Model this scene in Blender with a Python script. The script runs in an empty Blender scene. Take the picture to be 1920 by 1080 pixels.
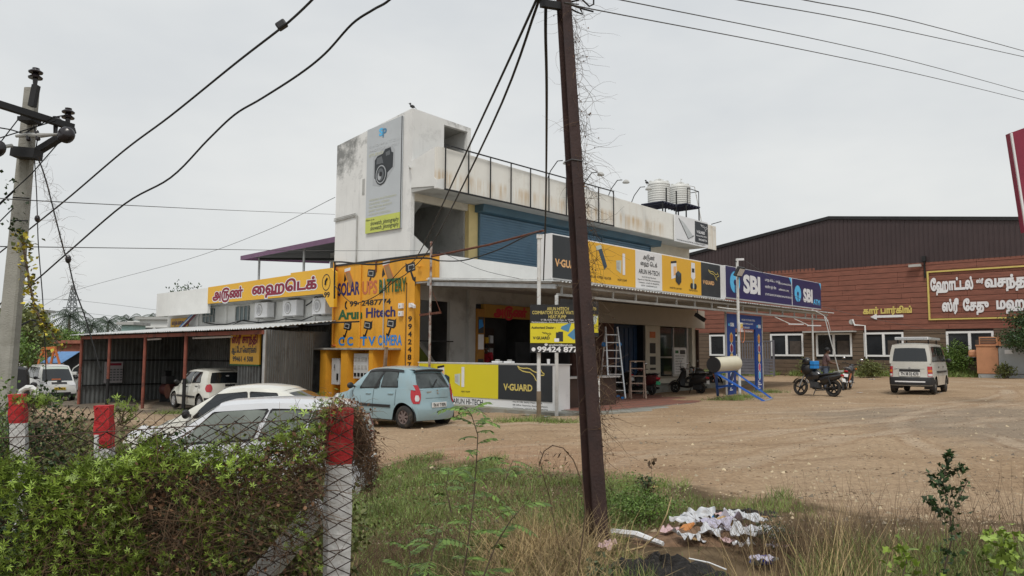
import bpy, bmesh, math, random
import numpy as np
from mathutils import Vector, Matrix
from mathutils.geometry import delaunay_2d_cdt
R = math.radians
scene = bpy.context.scene
COL = scene.collection
random.seed(7); rng = np.random.default_rng(7)

# ------------------------------------------------------------------ camera
FPX, PITCH, ROLL, EYE = 1418.0, R(4.96), R(0.3), 1.70
cam = bpy.data.cameras.new('camera'); cam.sensor_width = 36; cam.lens = FPX*36/1920
cam.clip_start = 0.05; cam.clip_end = 3000
cam_ob = bpy.data.objects.new('camera', cam); COL.objects.link(cam_ob)
cam_ob.matrix_world = Matrix.Translation((0, 0, EYE)) @ Matrix.Rotation(R(90)+PITCH, 4, 'X') @ Matrix.Rotation(ROLL, 4, 'Z')
scene.camera = cam_ob

# ------------------------------------------------------------------ light: overcast sky
SUN_EL, SUN_AZ = 58, 185
world = bpy.data.worlds.new('World'); scene.world = world; world.use_nodes = True
nt = world.node_tree; nt.nodes.clear()
wo = nt.nodes.new('ShaderNodeOutputWorld'); bg = nt.nodes.new('ShaderNodeBackground')
sky = nt.nodes.new('ShaderNodeTexSky'); sky.sky_type = 'NISHITA'; sky.sun_disc = False
sky.sun_elevation = R(SUN_EL); sky.sun_rotation = R(SUN_AZ); sky.dust_density = 4
tc = nt.nodes.new('ShaderNodeTexCoord'); mp = nt.nodes.new('ShaderNodeMapping'); mp.inputs['Scale'].default_value = (1, 1, 2.6)
nz = nt.nodes.new('ShaderNodeTexNoise'); nz.inputs['Scale'].default_value = 1.7; nz.inputs['Detail'].default_value = 5; nz.inputs['Roughness'].default_value = .55
cr = nt.nodes.new('ShaderNodeValToRGB'); cr.color_ramp.elements[0].position = .3; cr.color_ramp.elements[1].position = .72
cr.color_ramp.elements[0].color = (5.3, 5.55, 5.75, 1); cr.color_ramp.elements[1].color = (6.85, 6.95, 6.85, 1)
sx = nt.nodes.new('ShaderNodeSeparateXYZ'); gr = nt.nodes.new('ShaderNodeValToRGB')   # cloud deck a little brighter towards the horizon
gr.color_ramp.elements[0].position = .0; gr.color_ramp.elements[0].color = (1.02, 1.01, .99, 1)
gr.color_ramp.elements[1].position = .6; gr.color_ramp.elements[1].color = (.97, .98, 1.0, 1)
mu = nt.nodes.new('ShaderNodeMix'); mu.data_type = 'RGBA'; mu.blend_type = 'MULTIPLY'; mu.inputs[0].default_value = 1
mx = nt.nodes.new('ShaderNodeMix'); mx.data_type = 'RGBA'; mx.inputs[0].default_value = .93
L = nt.links.new
L(tc.outputs['Generated'], mp.inputs[0]); L(mp.outputs[0], nz.inputs[0]); L(nz.outputs[0], cr.inputs[0])
L(tc.outputs['Generated'], sx.inputs[0]); L(sx.outputs[2], gr.inputs[0])
L(cr.outputs[0], mu.inputs[6]); L(gr.outputs[0], mu.inputs[7])
L(sky.outputs[0], mx.inputs[6]); L(mu.outputs[2], mx.inputs[7]); L(mx.outputs[2], bg.inputs[0])
bg.inputs[1].default_value = .1; L(bg.outputs[0], wo.inputs[0])
sun = bpy.data.lights.new('sun', 'SUN'); sun.energy = 1.6; sun.angle = R(14); sun.color = (1, .965, .91)
so = bpy.data.objects.new('sun', sun); COL.objects.link(so)
az = R(SUN_AZ)
sd = Vector((math.sin(az)*math.cos(R(SUN_EL)), math.cos(az)*math.cos(R(SUN_EL)), math.sin(R(SUN_EL))))
so.rotation_euler = sd.to_track_quat('Z', 'Y').to_euler()
vs = scene.view_settings; vs.view_transform = 'Standard'; vs.look = 'None'; vs.exposure = .28; vs.gamma = 1; vs.use_curve_mapping = False

# ------------------------------------------------------------------ survey helpers (camera station at X=Y=0)
CAM = np.array([0, 0, EYE])
def ray(px, py):
    x = (px-960)/FPX; y = -(py-540)/FPX
    c, s = math.cos(ROLL), math.sin(ROLL)
    x, y = c*x-s*y, s*x+c*y
    return np.array([x, math.cos(PITCH)-y*math.sin(PITCH), math.sin(PITCH)+y*math.cos(PITCH)])
def at(px, py, Y):
    d = ray(px, py); return Vector(CAM+d*(Y/d[1]))
def sst(a, b, x):
    t = np.clip((x-a)/(b-a), 0, 1); return t*t*(3-2*t)
def gz(X, Y=20.):
    X = np.asarray(X, float); Y = np.asarray(Y, float)
    g = np.where(X > 0, .022*X, .035*X)
    g = np.where(X > 30, .66, g); g = np.where(X < -30, -1.05, g)
    return g - .36*sst(-1.2, -3.2, X)*sst(5.5, 8.5, Y)*(1-sst(13.5, 18, Y))
def G(X, Y): return float(gz(X, Y))
def gpt(px, py, off=0.):
    d = ray(px, py); Y = 20.
    for _ in range(60):
        p = CAM+d*(Y/d[1]); k = (G(p[0], p[1])+off-EYE)/d[2]; Y = .5*Y+.5*k*d[1]
    p = CAM+d*(Y/d[1]); return Vector(p)
# building frame: s along the long shop front, t along the yellow wall
BA = math.atan2(.7349, .6782)
U = np.array([math.cos(BA), math.sin(BA), 0]); V = np.array([-math.sin(BA), math.cos(BA), 0])
OB = np.array([1.3305, 21.367, 0])
def W(s, t, z=0.): p = OB+U*s+V*t; return Vector((p[0], p[1], z))
def ST(p): q = np.array([p[0], p[1], 0])-OB; return float(q@U), float(q@V)
def onB(px, py, s=0.):
    d = ray(px, py); k = ((OB-CAM)@U+s)/(d@U); p = CAM+d*k; return float((p-OB)@V), float(p[2])
def onL(px, py, t=0.):
    d = ray(px, py); k = ((OB-CAM)@V+t)/(d@V); p = CAM+d*k; return float((p-OB)@U), float(p[2])

# ------------------------------------------------------------------ objects
OFF = {}
def thing(name, label, cat, loc=(0, 0, 0), rotz=0., group=None, off=(0, 0, 0), kind=None):
    o = bpy.data.objects.new(name, None); COL.objects.link(o); o.empty_display_size = .3
    o.location = loc; o.rotation_euler = (0, 0, rotz)
    if label: o['label'] = label
    if cat: o['category'] = cat
    if group: o['group'] = group
    if kind: o['kind'] = kind
    OFF[o.name] = Vector(off); return o
def thingB(name, label, cat, s, t, z=0., group=None):       # geometry of its parts is given in the building frame
    return thing(name, label, cat, W(s, t, z), BA, group, (s, t, z))
def thingW(name, label, cat, x, y, z=None, group=None):     # geometry of its parts is given in the world frame
    if z is None: z = G(x, y)
    return thing(name, label, cat, (x, y, z), 0, group, (x, y, z))
def tag(o, label=None, cat=None, group=None, kind=None):
    for k, v in (('label', label), ('category', cat), ('group', group), ('kind', kind)):
        if v: o[k] = v
    return o
def copy_tree(o, parent=None):
    c = o.copy(); COL.objects.link(c)
    if parent: c.parent = parent
    OFF[c.name] = OFF.get(o.name, Vector((0, 0, 0)))
    for ch in list(o.children): copy_tree(ch, c)
    return c
def sharp_edges(me, ang):
    bm = bmesh.new(); bm.from_mesh(me)
    for f in bm.faces: f.smooth = True
    for e in bm.edges:
        if len(e.link_faces) == 2:
            if e.calc_face_angle(0) > ang: e.smooth = False
        else: e.smooth = False
    bm.to_mesh(me); bm.free()

class MB:
    def __init__(s): s.v = []; s.f = []
    def add(s, vs, fs):
        n = len(s.v); s.v += [tuple(v) for v in vs]; s.f += [tuple(i+n for i in f) for f in fs]; return s
    def box(s, x0, x1, y0, y1, z0, z1):
        vs = [(x, y, z) for z in (z0, z1) for y in (y0, y1) for x in (x0, x1)]
        return s.add(vs, [(0, 2, 3, 1), (4, 5, 7, 6), (0, 1, 5, 4), (2, 6, 7, 3), (0, 4, 6, 2), (1, 3, 7, 5)])
    def mbox(s, M, sx, sy, sz):
        vs = [M @ Vector((x*sx/2, y*sy/2, z*sz/2)) for z in (-1, 1) for y in (-1, 1) for x in (-1, 1)]
        return s.add(vs, [(0, 2, 3, 1), (4, 5, 7, 6), (0, 1, 5, 4), (2, 6, 7, 3), (0, 4, 6, 2), (1, 3, 7, 5)])
    def bar(s, a, b, w, h=None, up=(0, 0, 1)):
        a = Vector(a); b = Vector(b); d = (b-a).normalized(); h = h or w; up = Vector(up)
        if abs(d.dot(up)) > .98: up = Vector((1, 0, 0))
        x = d.cross(up).normalized(); y = x.cross(d)
        vs = [p+x*i*w/2+y*j*h/2 for p in (a, b) for j in (-1, 1) for i in (-1, 1)]
        return s.add(vs, [(0, 2, 3, 1), (4, 5, 7, 6), (0, 1, 5, 4), (2, 6, 7, 3), (0, 4, 6, 2), (1, 3, 7, 5)])
    def tube(s, pts, r, n=8, cap=True):
        pts = [Vector(p) for p in pts]; m = len(pts)
        rr = r if isinstance(r, (list, tuple)) else [r]*m
        vs = []; px = None
        for i, p in enumerate(pts):
            d = (pts[min(i+1, m-1)]-pts[max(i-1, 0)])
            d = d.normalized() if d.length > 1e-9 else Vector((0, 0, 1))
            if px is None:
                px = d.cross(Vector((0, 0, 1)) if abs(d.z) < .9 else Vector((1, 0, 0))).normalized()
            else:
                px = (px-d*px.dot(d)); px = px.normalized() if px.length > 1e-6 else d.orthogonal().normalized()
            py = d.cross(px)
            for k in range(n):
                a = 2*math.pi*k/n; vs.append(p+px*math.cos(a)*rr[i]+py*math.sin(a)*rr[i])
        fs = [(i*n+k, i*n+(k+1) % n, (i+1)*n+(k+1) % n, (i+1)*n+k) for i in range(m-1) for k in range(n)]
        if cap: fs += [tuple(range(n-1, -1, -1)), tuple((m-1)*n+k for k in range(n))]
        return s.add(vs, fs)
    def lathe(s, prof, c=(0, 0, 0), axis='Z', n=16, a0=0):
        c = Vector(c); vs = []
        for (r, h) in prof:
            for k in range(n):
                a = a0+2*math.pi*k/n; x, y = r*math.cos(a), r*math.sin(a)
                vs.append(c+(Vector((x, y, h)) if axis == 'Z' else Vector((x, h, y)) if axis == 'Y' else Vector((h, x, y))))
        m = len(prof); fs = [(i*n+k, i*n+(k+1) % n, (i+1)*n+(k+1) % n, (i+1)*n+k) for i in range(m-1) for k in range(n)]
        if prof[0][0] > 1e-6: fs.append(tuple(range(n)))
        if prof[-1][0] > 1e-6: fs.append(tuple((m-1)*n+k for k in range(n-1, -1, -1)))
        return s.add(vs, fs)
    def sphere(s, c, r, n=10, m=7, sc=(1, 1, 1)):
        c = Vector(c); vs = []; fs = []
        for i in range(m+1):
            th = math.pi*i/m
            for k in range(n):
                a = 2*math.pi*k/n
                vs.append(c+Vector((r*sc[0]*math.sin(th)*math.cos(a), r*sc[1]*math.sin(th)*math.sin(a), r*sc[2]*math.cos(th))))
        for i in range(m):
            for k in range(n): fs.append((i*n+k, (i+1)*n+k, (i+1)*n+(k+1) % n, i*n+(k+1) % n))
        return s.add(vs, fs)
    def prism(s, poly, fn, a, b):      # poly: 2D outline, fn(u, v, d) -> 3D point
        n = len(poly); vs = [fn(u, v, a) for u, v in poly]+[fn(u, v, b) for u, v in poly]
        return s.add(vs, [tuple(range(n-1, -1, -1)), tuple(range(n, 2*n))]+[(i, (i+1) % n, n+(i+1) % n, n+i) for i in range(n)])
    def grid(s, P, close=False):       # P: 2D list of points
        n = len(P); m = len(P[0]); vs = [p for row in P for p in row]
        return s.add(vs, [(i*m+j, i*m+j+1, (i+1)*m+j+1, (i+1)*m+j) for i in range(n-1) for j in range(m-1)])
    def poly(s, pts): return s.add(pts, [tuple(range(len(pts)))])
    def build(s, name, mat, parent=None, label=None, smooth=None, bevel=0, fixn=False, kind=None):
        me = bpy.data.meshes.new(name)
        off = OFF.get(parent.name, Vector((0, 0, 0))) if parent else Vector((0, 0, 0))
        me.from_pydata([(v[0]-off.x, v[1]-off.y, v[2]-off.z) for v in s.v], [], s.f)
        if fixn:
            bm = bmesh.new(); bm.from_mesh(me); bmesh.ops.remove_doubles(bm, verts=bm.verts, dist=1e-5)
            bmesh.ops.recalc_face_normals(bm, faces=bm.faces); bm.to_mesh(me); bm.free()
        if smooth: sharp_edges(me, R(smooth))
        me.materials.append(mat)
        o = bpy.data.objects.new(name, me); COL.objects.link(o)
        if parent: o.parent = parent
        OFF[o.name] = off
        if label: o['label'] = label
        if kind: o['kind'] = kind
        if bevel:
            b = o.modifiers.new('bevel', 'BEVEL'); b.width = bevel; b.segments = 2; b.limit_method = 'ANGLE'; b.angle_limit = R(40)
        return o
def piece(src, delta, parent=None, rot=None):      # another copy of a piece, same mesh
    c = src.copy(); COL.objects.link(c); c.parent = parent or src.parent
    c.location = Vector(src.location)+Vector(delta)
    if rot: c.rotation_euler = rot
    OFF[c.name] = OFF[src.name]; return c
def fast_mesh(name, verts, faces, mat, parent=None, kind=None, smooth=False):   # verts (N,3), faces (M,k) arrays
    me = bpy.data.meshes.new(name); verts = np.asarray(verts, np.float32); faces = np.asarray(faces, np.int32)
    if parent is not None: verts = verts-np.array(OFF.get(parent.name, Vector((0, 0, 0))), np.float32)
    M, k = faces.shape
    me.vertices.add(len(verts)); me.vertices.foreach_set('co', verts.ravel())
    me.loops.add(M*k); me.loops.foreach_set('vertex_index', faces.ravel())
    me.polygons.add(M); me.polygons.foreach_set('loop_start', np.arange(0, M*k, k, dtype=np.int32))
    if smooth: me.polygons.foreach_set('use_smooth', np.ones(M, bool))
    me.update(); me.validate(); me.materials.append(mat)
    o = bpy.data.objects.new(name, me); COL.objects.link(o)
    if parent is not None: o.parent = parent; OFF[o.name] = OFF.get(parent.name, Vector((0, 0, 0)))
    if kind: o['kind'] = kind
    return o
def rots(n, tilt=1.0, yaw=None):
    a = rng.uniform(0, 2*np.pi, n) if yaw is None else yaw
    b = rng.normal(0, tilt, n); c = rng.normal(0, tilt, n)
    ca, sa, cb, sb, cc, sc = np.cos(a), np.sin(a), np.cos(b), np.sin(b), np.cos(c), np.sin(c)
    Z = np.zeros(n); O1 = np.ones(n)
    Rz = np.stack([np.stack([ca, -sa, Z], 1), np.stack([sa, ca, Z], 1), np.stack([Z, Z, O1], 1)], 1)
    Ry = np.stack([np.stack([cb, Z, sb], 1), np.stack([Z, O1, Z], 1), np.stack([-sb, Z, cb], 1)], 1)
    Rx = np.stack([np.stack([O1, Z, Z], 1), np.stack([Z, cc, -sc], 1), np.stack([Z, sc, cc], 1)], 1)
    return Rz@Ry@Rx
def scatter(tv, tf, pos, rot, sc):
    tv = np.asarray(tv, float); tf = np.asarray(tf, int); pos = np.asarray(pos, float); n = len(pos)
    sc = np.asarray(sc, float).reshape(n, 1, -1)
    v = np.einsum('nij,nkj->nki', rot, tv[None]*sc)+pos[:, None]
    f = tf[None]+(np.arange(n)*len(tv))[:, None, None]
    return v.reshape(-1, 3), f.reshape(-1, tf.shape[1])

# ------------------------------------------------------------------ materials
def mat(name, c, rough=.7, metal=0., var=.12, scale=3., bump=0., bscale=40., streak=None, dirt=None, coat=0., spec=.5, alpha=None, isl=0., stretch=None, trans=0.):
    m = bpy.data.materials.new(name); m.use_nodes = True; t = m.node_tree; b = t.nodes['Principled BSDF']; lk = t.links.new
    c = tuple(c)+(1,) if len(c) == 3 else c
    b.inputs['Roughness'].default_value = rough; b.inputs['Metallic'].default_value = metal
    b.inputs['Coat Weight'].default_value = coat; b.inputs['Specular IOR Level'].default_value = spec
    if trans: b.inputs['Transmission Weight'].default_value = trans
    if alpha is not None: b.inputs['Alpha'].default_value = alpha
    co = t.nodes.new('ShaderNodeTexCoord'); src = co.outputs['Object']
    if stretch:
        mpn = t.nodes.new('ShaderNodeMapping'); mpn.inputs['Scale'].default_value = stretch; lk(src, mpn.inputs[0]); src = mpn.outputs[0]
    def noise(sc, det=4, s=src, rg=.55):
        n = t.nodes.new('ShaderNodeTexNoise'); n.inputs['Scale'].default_value = sc; n.inputs['Detail'].default_value = det
        n.inputs['Roughness'].default_value = rg; lk(s, n.inputs[0]); return n.outputs[0]
    def ramp(s, a, bb, ca=(0, 0, 0, 1), cb=(1, 1, 1, 1)):
        r = t.nodes.new('ShaderNodeValToRGB'); r.color_ramp.elements[0].position = a; r.color_ramp.elements[1].position = bb
        r.color_ramp.elements[0].color = ca; r.color_ramp.elements[1].color = cb; lk(s, r.inputs[0]); return r.outputs[0]
    def mix(f, a, bb, mode='MIX'):
        x = t.nodes.new('ShaderNodeMix'); x.data_type = 'RGBA'; x.blend_type = mode
        for v, i in ((f, 0), (a, 6), (bb, 7)):
            if isinstance(v, (int, float)): x.inputs[i].default_value = v
            elif isinstance(v, tuple): x.inputs[i].default_value = v
            else: lk(v, x.inputs[i])
        return x.outputs[2]
    cur = c
    if var:
        lo = tuple(max(0, k*(1-var)) for k in c[:3])+(1,); hi = tuple(min(1, k*(1+var)) for k in c[:3])+(1,)
        cur = ramp(noise(scale), .3, .7, lo, hi)
    if isl:
        g = t.nodes.new('ShaderNodeNewGeometry'); r = ramp(g.outputs['Random Per Island'], 0, 1, (1-isl, 1-isl, 1-isl, 1), (1+isl, 1+isl, 1+isl*.6, 1))
        cur = mix(1., cur, r, 'MULTIPLY')
    if streak:         # (colour, amount, threshold): runs of dirt down a wall
        mpn = t.nodes.new('ShaderNodeMapping'); mpn.inputs['Scale'].default_value = (6, 6, .5); lk(co.outputs['Object'], mpn.inputs[0])
        a = ramp(noise(1., 6, mpn.outputs[0], .65), streak[2], streak[2]+.25)
        d = ramp(noise(.45, 3, co.outputs['Object']), .42, .62)
        f = t.nodes.new('ShaderNodeMath'); f.operation = 'MULTIPLY'; lk(a, f.inputs[0]); lk(d, f.inputs[1])
        f2 = t.nodes.new('ShaderNodeMath'); f2.operation = 'MULTIPLY'; lk(f.outputs[0], f2.inputs[0]); f2.inputs[1].default_value = streak[1]
        cur = mix(f2.outputs[0], cur, tuple(streak[0])+(1,))
    if dirt:           # (colour, amount, scale, threshold): blotches
        a = ramp(noise(dirt[2], 8, co.outputs['Object'], .68), dirt[3], dirt[3]+.14)
        f2 = t.nodes.new('ShaderNodeMath'); f2.operation = 'MULTIPLY'; lk(a, f2.inputs[0]); f2.inputs[1].default_value = dirt[1]
        cur = mix(f2.outputs[0], cur, tuple(dirt[0])+(1,))
    if isinstance(cur, tuple): b.inputs['Base Color'].default_value = cur
    else: lk(cur, b.inputs['Base Color'])
    if bump:
        bn = t.nodes.new('ShaderNodeBump'); bn.inputs['Strength'].default_value = bump; bn.inputs['Distance'].default_value = .02
        lk(noise(bscale, 5), bn.inputs['Height']); lk(bn.outputs[0], b.inputs['Normal'])
    m['k'] = 1
    return m
WHITE = mat('white_limewash', (.74, .74, .715), .85, var=.05, scale=1.2, bump=.15, bscale=25, streak=((.3, .3, .28), .28, .55), dirt=((.5, .48, .43), .35, .8, .58))
TOWERW = mat('tower_limewash', (.74, .74, .72), .85, var=.06, scale=1.0, bump=.2, bscale=20, streak=((.2, .2, .2), .5, .56), dirt=((.3, .3, .29), .5, .7, .6))
OLDCON = mat('old_concrete', (.36, .35, .32), .9, var=.18, scale=2.5, bump=.3, bscale=30, dirt=((.1, .1, .095), .7, 1.5, .52))
GREYW = mat('grey_plaster', (.42, .42, .4), .9, var=.08, scale=1.5, bump=.15, dirt=((.22, .21, .19), .6, 1.2, .52))
CREAM = mat('cream_paint', (.62, .57, .47), .8, var=.06, dirt=((.4, .35, .27), .4, 1.2, .55))
YCREAM = mat('pale_yellow_paint', (.68, .54, .25), .8, var=.08, dirt=((.4, .33, .2), .4, 1.5, .55))
YEL = mat('ochre_yellow_paint', (.76, .36, .028), .65, var=.08, scale=1.3, bump=.1, bscale=15, streak=((.3, .15, .03), .5, .5), dirt=((.45, .2, .03), .4, 1.3, .55))
YSIGN = mat('yellow_vinyl', (.74, .41, .025), .45, var=.04, scale=.8, dirt=((.5, .3, .05), .25, .7, .58))
LEMON = mat('lemon_vinyl', (.68, .58, .02), .45, var=.04, scale=.8, dirt=((.45, .38, .05), .3, .9, .58))
CHAR = mat('charcoal_vinyl', (.022, .026, .03), .45, var=.15, scale=.8, dirt=((.06, .06, .06), .5, 1., .55))
BLACK = mat('black_paint', (.012, .012, .013), .5, var=.2)
SIGNW = mat('white_vinyl', (.74, .74, .74), .5, var=.04, scale=1., dirt=((.4, .4, .4), .3, 1.3, .57))
GREYSIGN = mat('faded_grey_vinyl', (.50, .53, .55), .5, var=.05, scale=.7, dirt=((.38, .4, .42), .4, .9, .55))
LIME = mat('lime_vinyl', (.55, .6, .12), .5, var=.05)
NAVY = mat('navy_vinyl', (.022, .02, .10), .35, var=.08, scale=.7)
BLUEV = mat('blue_vinyl', (.015, .055, .25), .4, var=.08, scale=.9, dirt=((.05, .09, .25), .4, 1.5, .55))
SKYB = mat('sky_blue_vinyl', (.10, .50, .85), .45, var=.04)
MAROON = mat('maroon_paint', (.22, .015, .04), .6, var=.15)
DGREEN = mat('dark_green_paint', (.01, .1, .03), .6, var=.15)
INDIGO = mat('indigo_paint', (.02, .02, .13), .6, var=.15)
SALMON = mat('salmon_paint', (.55, .16, .06), .6, var=.15)
SIGNBLUE = mat('bright_blue_paint', (.02, .23, .62), .6, var=.15)
GOLD = mat('gold_paint', (.62, .5, .14), .5, var=.08)
ORANGEL = mat('pale_orange_vinyl', (.78, .45, .2), .5, var=.05)
LETW = mat('white_letters', (.74, .74, .75), .5, var=.05)
STEEL = mat('galvanised_steel', (.42, .43, .43), .45, .5, var=.15, scale=6, dirt=((.22, .2, .18), .5, 3, .55))
WPIPE = mat('white_painted_steel', (.62, .62, .6), .5, var=.1, scale=4, dirt=((.3, .2, .12), .7, 5, .56))
RUSTP = mat('rusty_painted_post', (.45, .42, .38), .8, var=.15, scale=3, dirt=((.16, .05, .025), .95, 3, .45), bump=.3)
RUST = mat('rust_steel', (.13, .045, .025), .85, var=.35, scale=5, bump=.4, bscale=60, dirt=((.05, .02, .015), .8, 8, .5))
REDOX = mat('red_oxide_primer', (.24, .07, .045), .75, var=.18, scale=2, dirt=((.05, .03, .025), .6, 3, .5))
IRON = mat('black_iron', (.02, .02, .021), .6, .3, var=.3, scale=4)
DARKM = mat('soot_grey', (.045, .046, .048), .8, var=.25)
CABLE = mat('cable_rubber', (.012, .012, .012), .6, var=0)
WIRE = mat('aluminium_wire', (.12, .12, .12), .6, .4, var=0)
CORR = mat('weathered_zinc_sheet', (.17, .18, .18), .6, .35, var=.2, scale=1.2, streak=((.5, .5, .48), .5, .52), dirt=((.06, .055, .05), .6, 1.2, .5))
ROOFM = mat('white_roof_sheet', (.55, .56, .55), .5, .1, var=.1, scale=2, dirt=((.3, .28, .24), .5, 1.6, .54))
PURP = mat('purple_roof_sheet', (.16, .08, .15), .5, var=.1)
SHUT = mat('blue_shutter', (.17, .28, .38), .5, .1, var=.1, scale=.8, dirt=((.12, .2, .27), .4, 1.1, .55))
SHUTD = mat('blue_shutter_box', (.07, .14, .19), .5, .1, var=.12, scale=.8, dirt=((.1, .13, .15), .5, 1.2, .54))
SHUTG = mat('dark_shutter', (.03, .032, .035), .5, .2, var=.15)
GLASS = mat('dark_glass', (.014, .017, .019), .06, var=0, spec=.7)
GLASS2 = mat('shop_glass', (.03, .045, .045), .05, var=0, spec=.7)
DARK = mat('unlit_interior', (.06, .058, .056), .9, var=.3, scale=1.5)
RUBBER = mat('tyre_rubber', (.022, .021, .02), .85, var=.2, scale=6, dirt=((.12, .09, .06), .6, 8, .5))
PLASB = mat('black_plastic', (.018, .018, .019), .5, var=.15)
CHROME = mat('chrome', (.6, .6, .6), .2, 1., var=0)
ALU = mat('aluminium', (.55, .56, .57), .38, .8, var=.1, scale=6)
TAILR = mat('red_tail_lens', (.42, .012, .02), .15, var=.05, coat=.5)
LENS = mat('clear_lens', (.6, .6, .6), .1, var=.05, coat=.5)
AMBER = mat('amber_lens', (.6, .18, .02), .2, var=0)
PLATE = mat('number_plate_white', (.7, .7, .68), .5, var=.05)
PLATEY = mat('number_plate_yellow', (.7, .48, .03), .5, var=.05)
REDP = mat('red_post_paint', (.42, .018, .02), .75, var=.18, scale=5, bump=.8, bscale=22, dirt=((.2, .015, .015), .6, 6, .52))
WPOST = mat('whitewashed_concrete', (.6, .59, .57), .9, var=.08, scale=4, bump=1.0, bscale=18, dirt=((.3, .28, .25), .7, 5, .54))
BRICKR = mat('red_cladding_board', (.215, .08, .052), .65, var=.22, scale=1.4, stretch=(1, 1, 7), dirt=((.24, .085, .055), .5, .9, .52))
BRICKG = mat('grey_brown_cladding_board', (.125, .085, .055), .7, var=.2, scale=1.3, stretch=(1, 1, 9), dirt=((.16, .12, .085), .5, 1.1, .52))
HALLM = mat('brown_metal_cladding', (.055, .036, .036), .5, .15, var=.12, scale=.6)
UPVC = mat('white_window_frame', (.76, .76, .75), .4, var=.03)
WOODD = mat('dark_wood', (.045, .022, .014), .6, var=.3, scale=2)
WOOD = mat('worn_wood', (.28, .2, .14), .8, var=.25, scale=4, dirt=((.12, .09, .07), .6, 6, .5))
ORANGE = mat('orange_enamel', (.52, .25, .13), .5, var=.1, dirt=((.4, .18, .1), .5, 1.5, .53))
GENG = mat('pale_grey_enamel', (.36, .38, .38), .5, var=.07, dirt=((.25, .24, .22), .5, 1.2, .54))
BARK = mat('bark', (.12, .085, .06), .9, var=.3, scale=6, bump=.4)
LEAF = mat('leaf_green', (.11, .185, .035), .55, var=.35, scale=.9, isl=.45)
LEAFV = mat('creeper_leaf', (.20, .285, .045), .5, var=.4, scale=2.2, isl=.5)
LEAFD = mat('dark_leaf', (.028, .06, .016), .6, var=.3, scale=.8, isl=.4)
LEAFO = mat('olive_leaf', (.13, .15, .045), .6, var=.3, scale=.5, isl=.4)
LEAFY = mat('yellowing_leaf', (.48, .40, .05), .6, var=.3, scale=3, isl=.4)
GRASS = mat('grass_green', (.17, .225, .06), .6, var=.4, scale=1.3, isl=.4)
STRAW = mat('dry_grass', (.34, .25, .14), .8, var=.45, scale=2., isl=.5)
TWIG = mat('brown_twig', (.13, .082, .05), .9, var=.35, scale=5, isl=.35)
DEADL = mat('dead_leaf', (.17, .09, .05), .8, var=.35, scale=4, isl=.4)
SKIN = mat('brown_skin', (.12, .06, .035), .6, var=.05)
HAIR = mat('black_hair', (.01, .009, .009), .6, var=0)

# ------------------------------------------------------------------ lettering
def strip_weight(pts, w):      # push a closed outline outwards by w
    n = len(pts); out = []
    for i in range(n):
        a, b, c = pts[i-1], pts[i], pts[(i+1) % n]
        d1 = (b-a); d2 = (c-b)
        if d1.length < 1e-9 or d2.length < 1e-9: out.append(b); continue
        d1.normalize(); d2.normalize(); n1 = Vector((d1.y, -d1.x)); n2 = Vector((d2.y, -d2.x)); m = n1+n2
        if m.length < .3: out.append(b+n1*w); continue
        m.normalize(); out.append(b+m*(w/max(.55, m.dot(n1))))
    return out
def flat_text(body, bold=0.):
    cu = bpy.data.curves.new('tmp', 'FONT'); cu.body = body; cu.size = 1; cu.resolution_u = 2
    ob = bpy.data.objects.new('tmp', cu); COL.objects.link(ob)
    dg = bpy.context.evaluated_depsgraph_get(); dg.update()
    oe = ob.evaluated_get(dg); c2 = oe.to_curve(dg); cons = []
    for sp in c2.splines:
        pts = []; bp = sp.bezier_points; n = len(bp)
        for i in range(n):
            a, b = bp[i], bp[(i+1) % n]
            st = (a.handle_right-a.co).length+(b.handle_left-b.co).length
            straight = a.handle_right_type == 'VECTOR' and b.handle_left_type == 'VECTOR'
            k = 1 if straight or (b.co-a.co).length < .02 else 3
            for j in range(k):
                t = j/k; q = 1-t
                p = a.co*q**3+a.handle_right*3*q*q*t+b.handle_left*3*q*t*t+b.co*t**3; pts.append(Vector((p.x, p.y)))
        pp = [p for i, p in enumerate(pts) if (p-pts[i-1]).length > 1e-4]
        if len(pp) > 2: cons.append(pp)
    oe.to_curve_clear(); bpy.data.objects.remove(ob); bpy.data.curves.remove(cu)
    if not cons: return [], []
    if bold:          # outer outlines run clockwise in some faces, counter-clockwise in others
        ar = [sum(c[i-1].x*c[i].y-c[i].x*c[i-1].y for i in range(len(c))) for c in cons]
        sg = 1 if max(ar, key=abs) > 0 else -1
        cons = [strip_weight(c, sg*bold) for c in cons]
    allv = []; edges = []
    for c in cons:
        n0 = len(allv); allv += c; edges += [(n0+i, n0+(i+1) % len(c)) for i in range(len(c))]
    r = delaunay_2d_cdt(allv, edges, [], 0, 1e-5)
    V2 = np.array([(v.x, v.y) for v in r[0]]); F = r[2]
    if len(F) == 0: return [], []
    cen = np.array([V2[list(f)].mean(0) for f in F]); wn = np.zeros(len(F))
    for c in cons:
        P = np.array([(p.x, p.y) for p in c]); Q = np.roll(P, -1, 0)
        for (x0, y0), (x1, y1) in zip(P, Q):
            up = (y0 <= cen[:, 1]) & (y1 > cen[:, 1]); dn = (y0 > cen[:, 1]) & (y1 <= cen[:, 1])
            if not (up.any() or dn.any()): continue
            isl = (x1-x0)*(cen[:, 1]-y0)-(cen[:, 0]-x0)*(y1-y0)
            wn += (up & (isl > 0)); wn -= (dn & (isl < 0))
    keep = [tuple(f) for f, w in zip(F, wn) if abs(w) > .5]
    return [(float(a), float(b)) for a, b in V2], keep
TXT = {}
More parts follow.
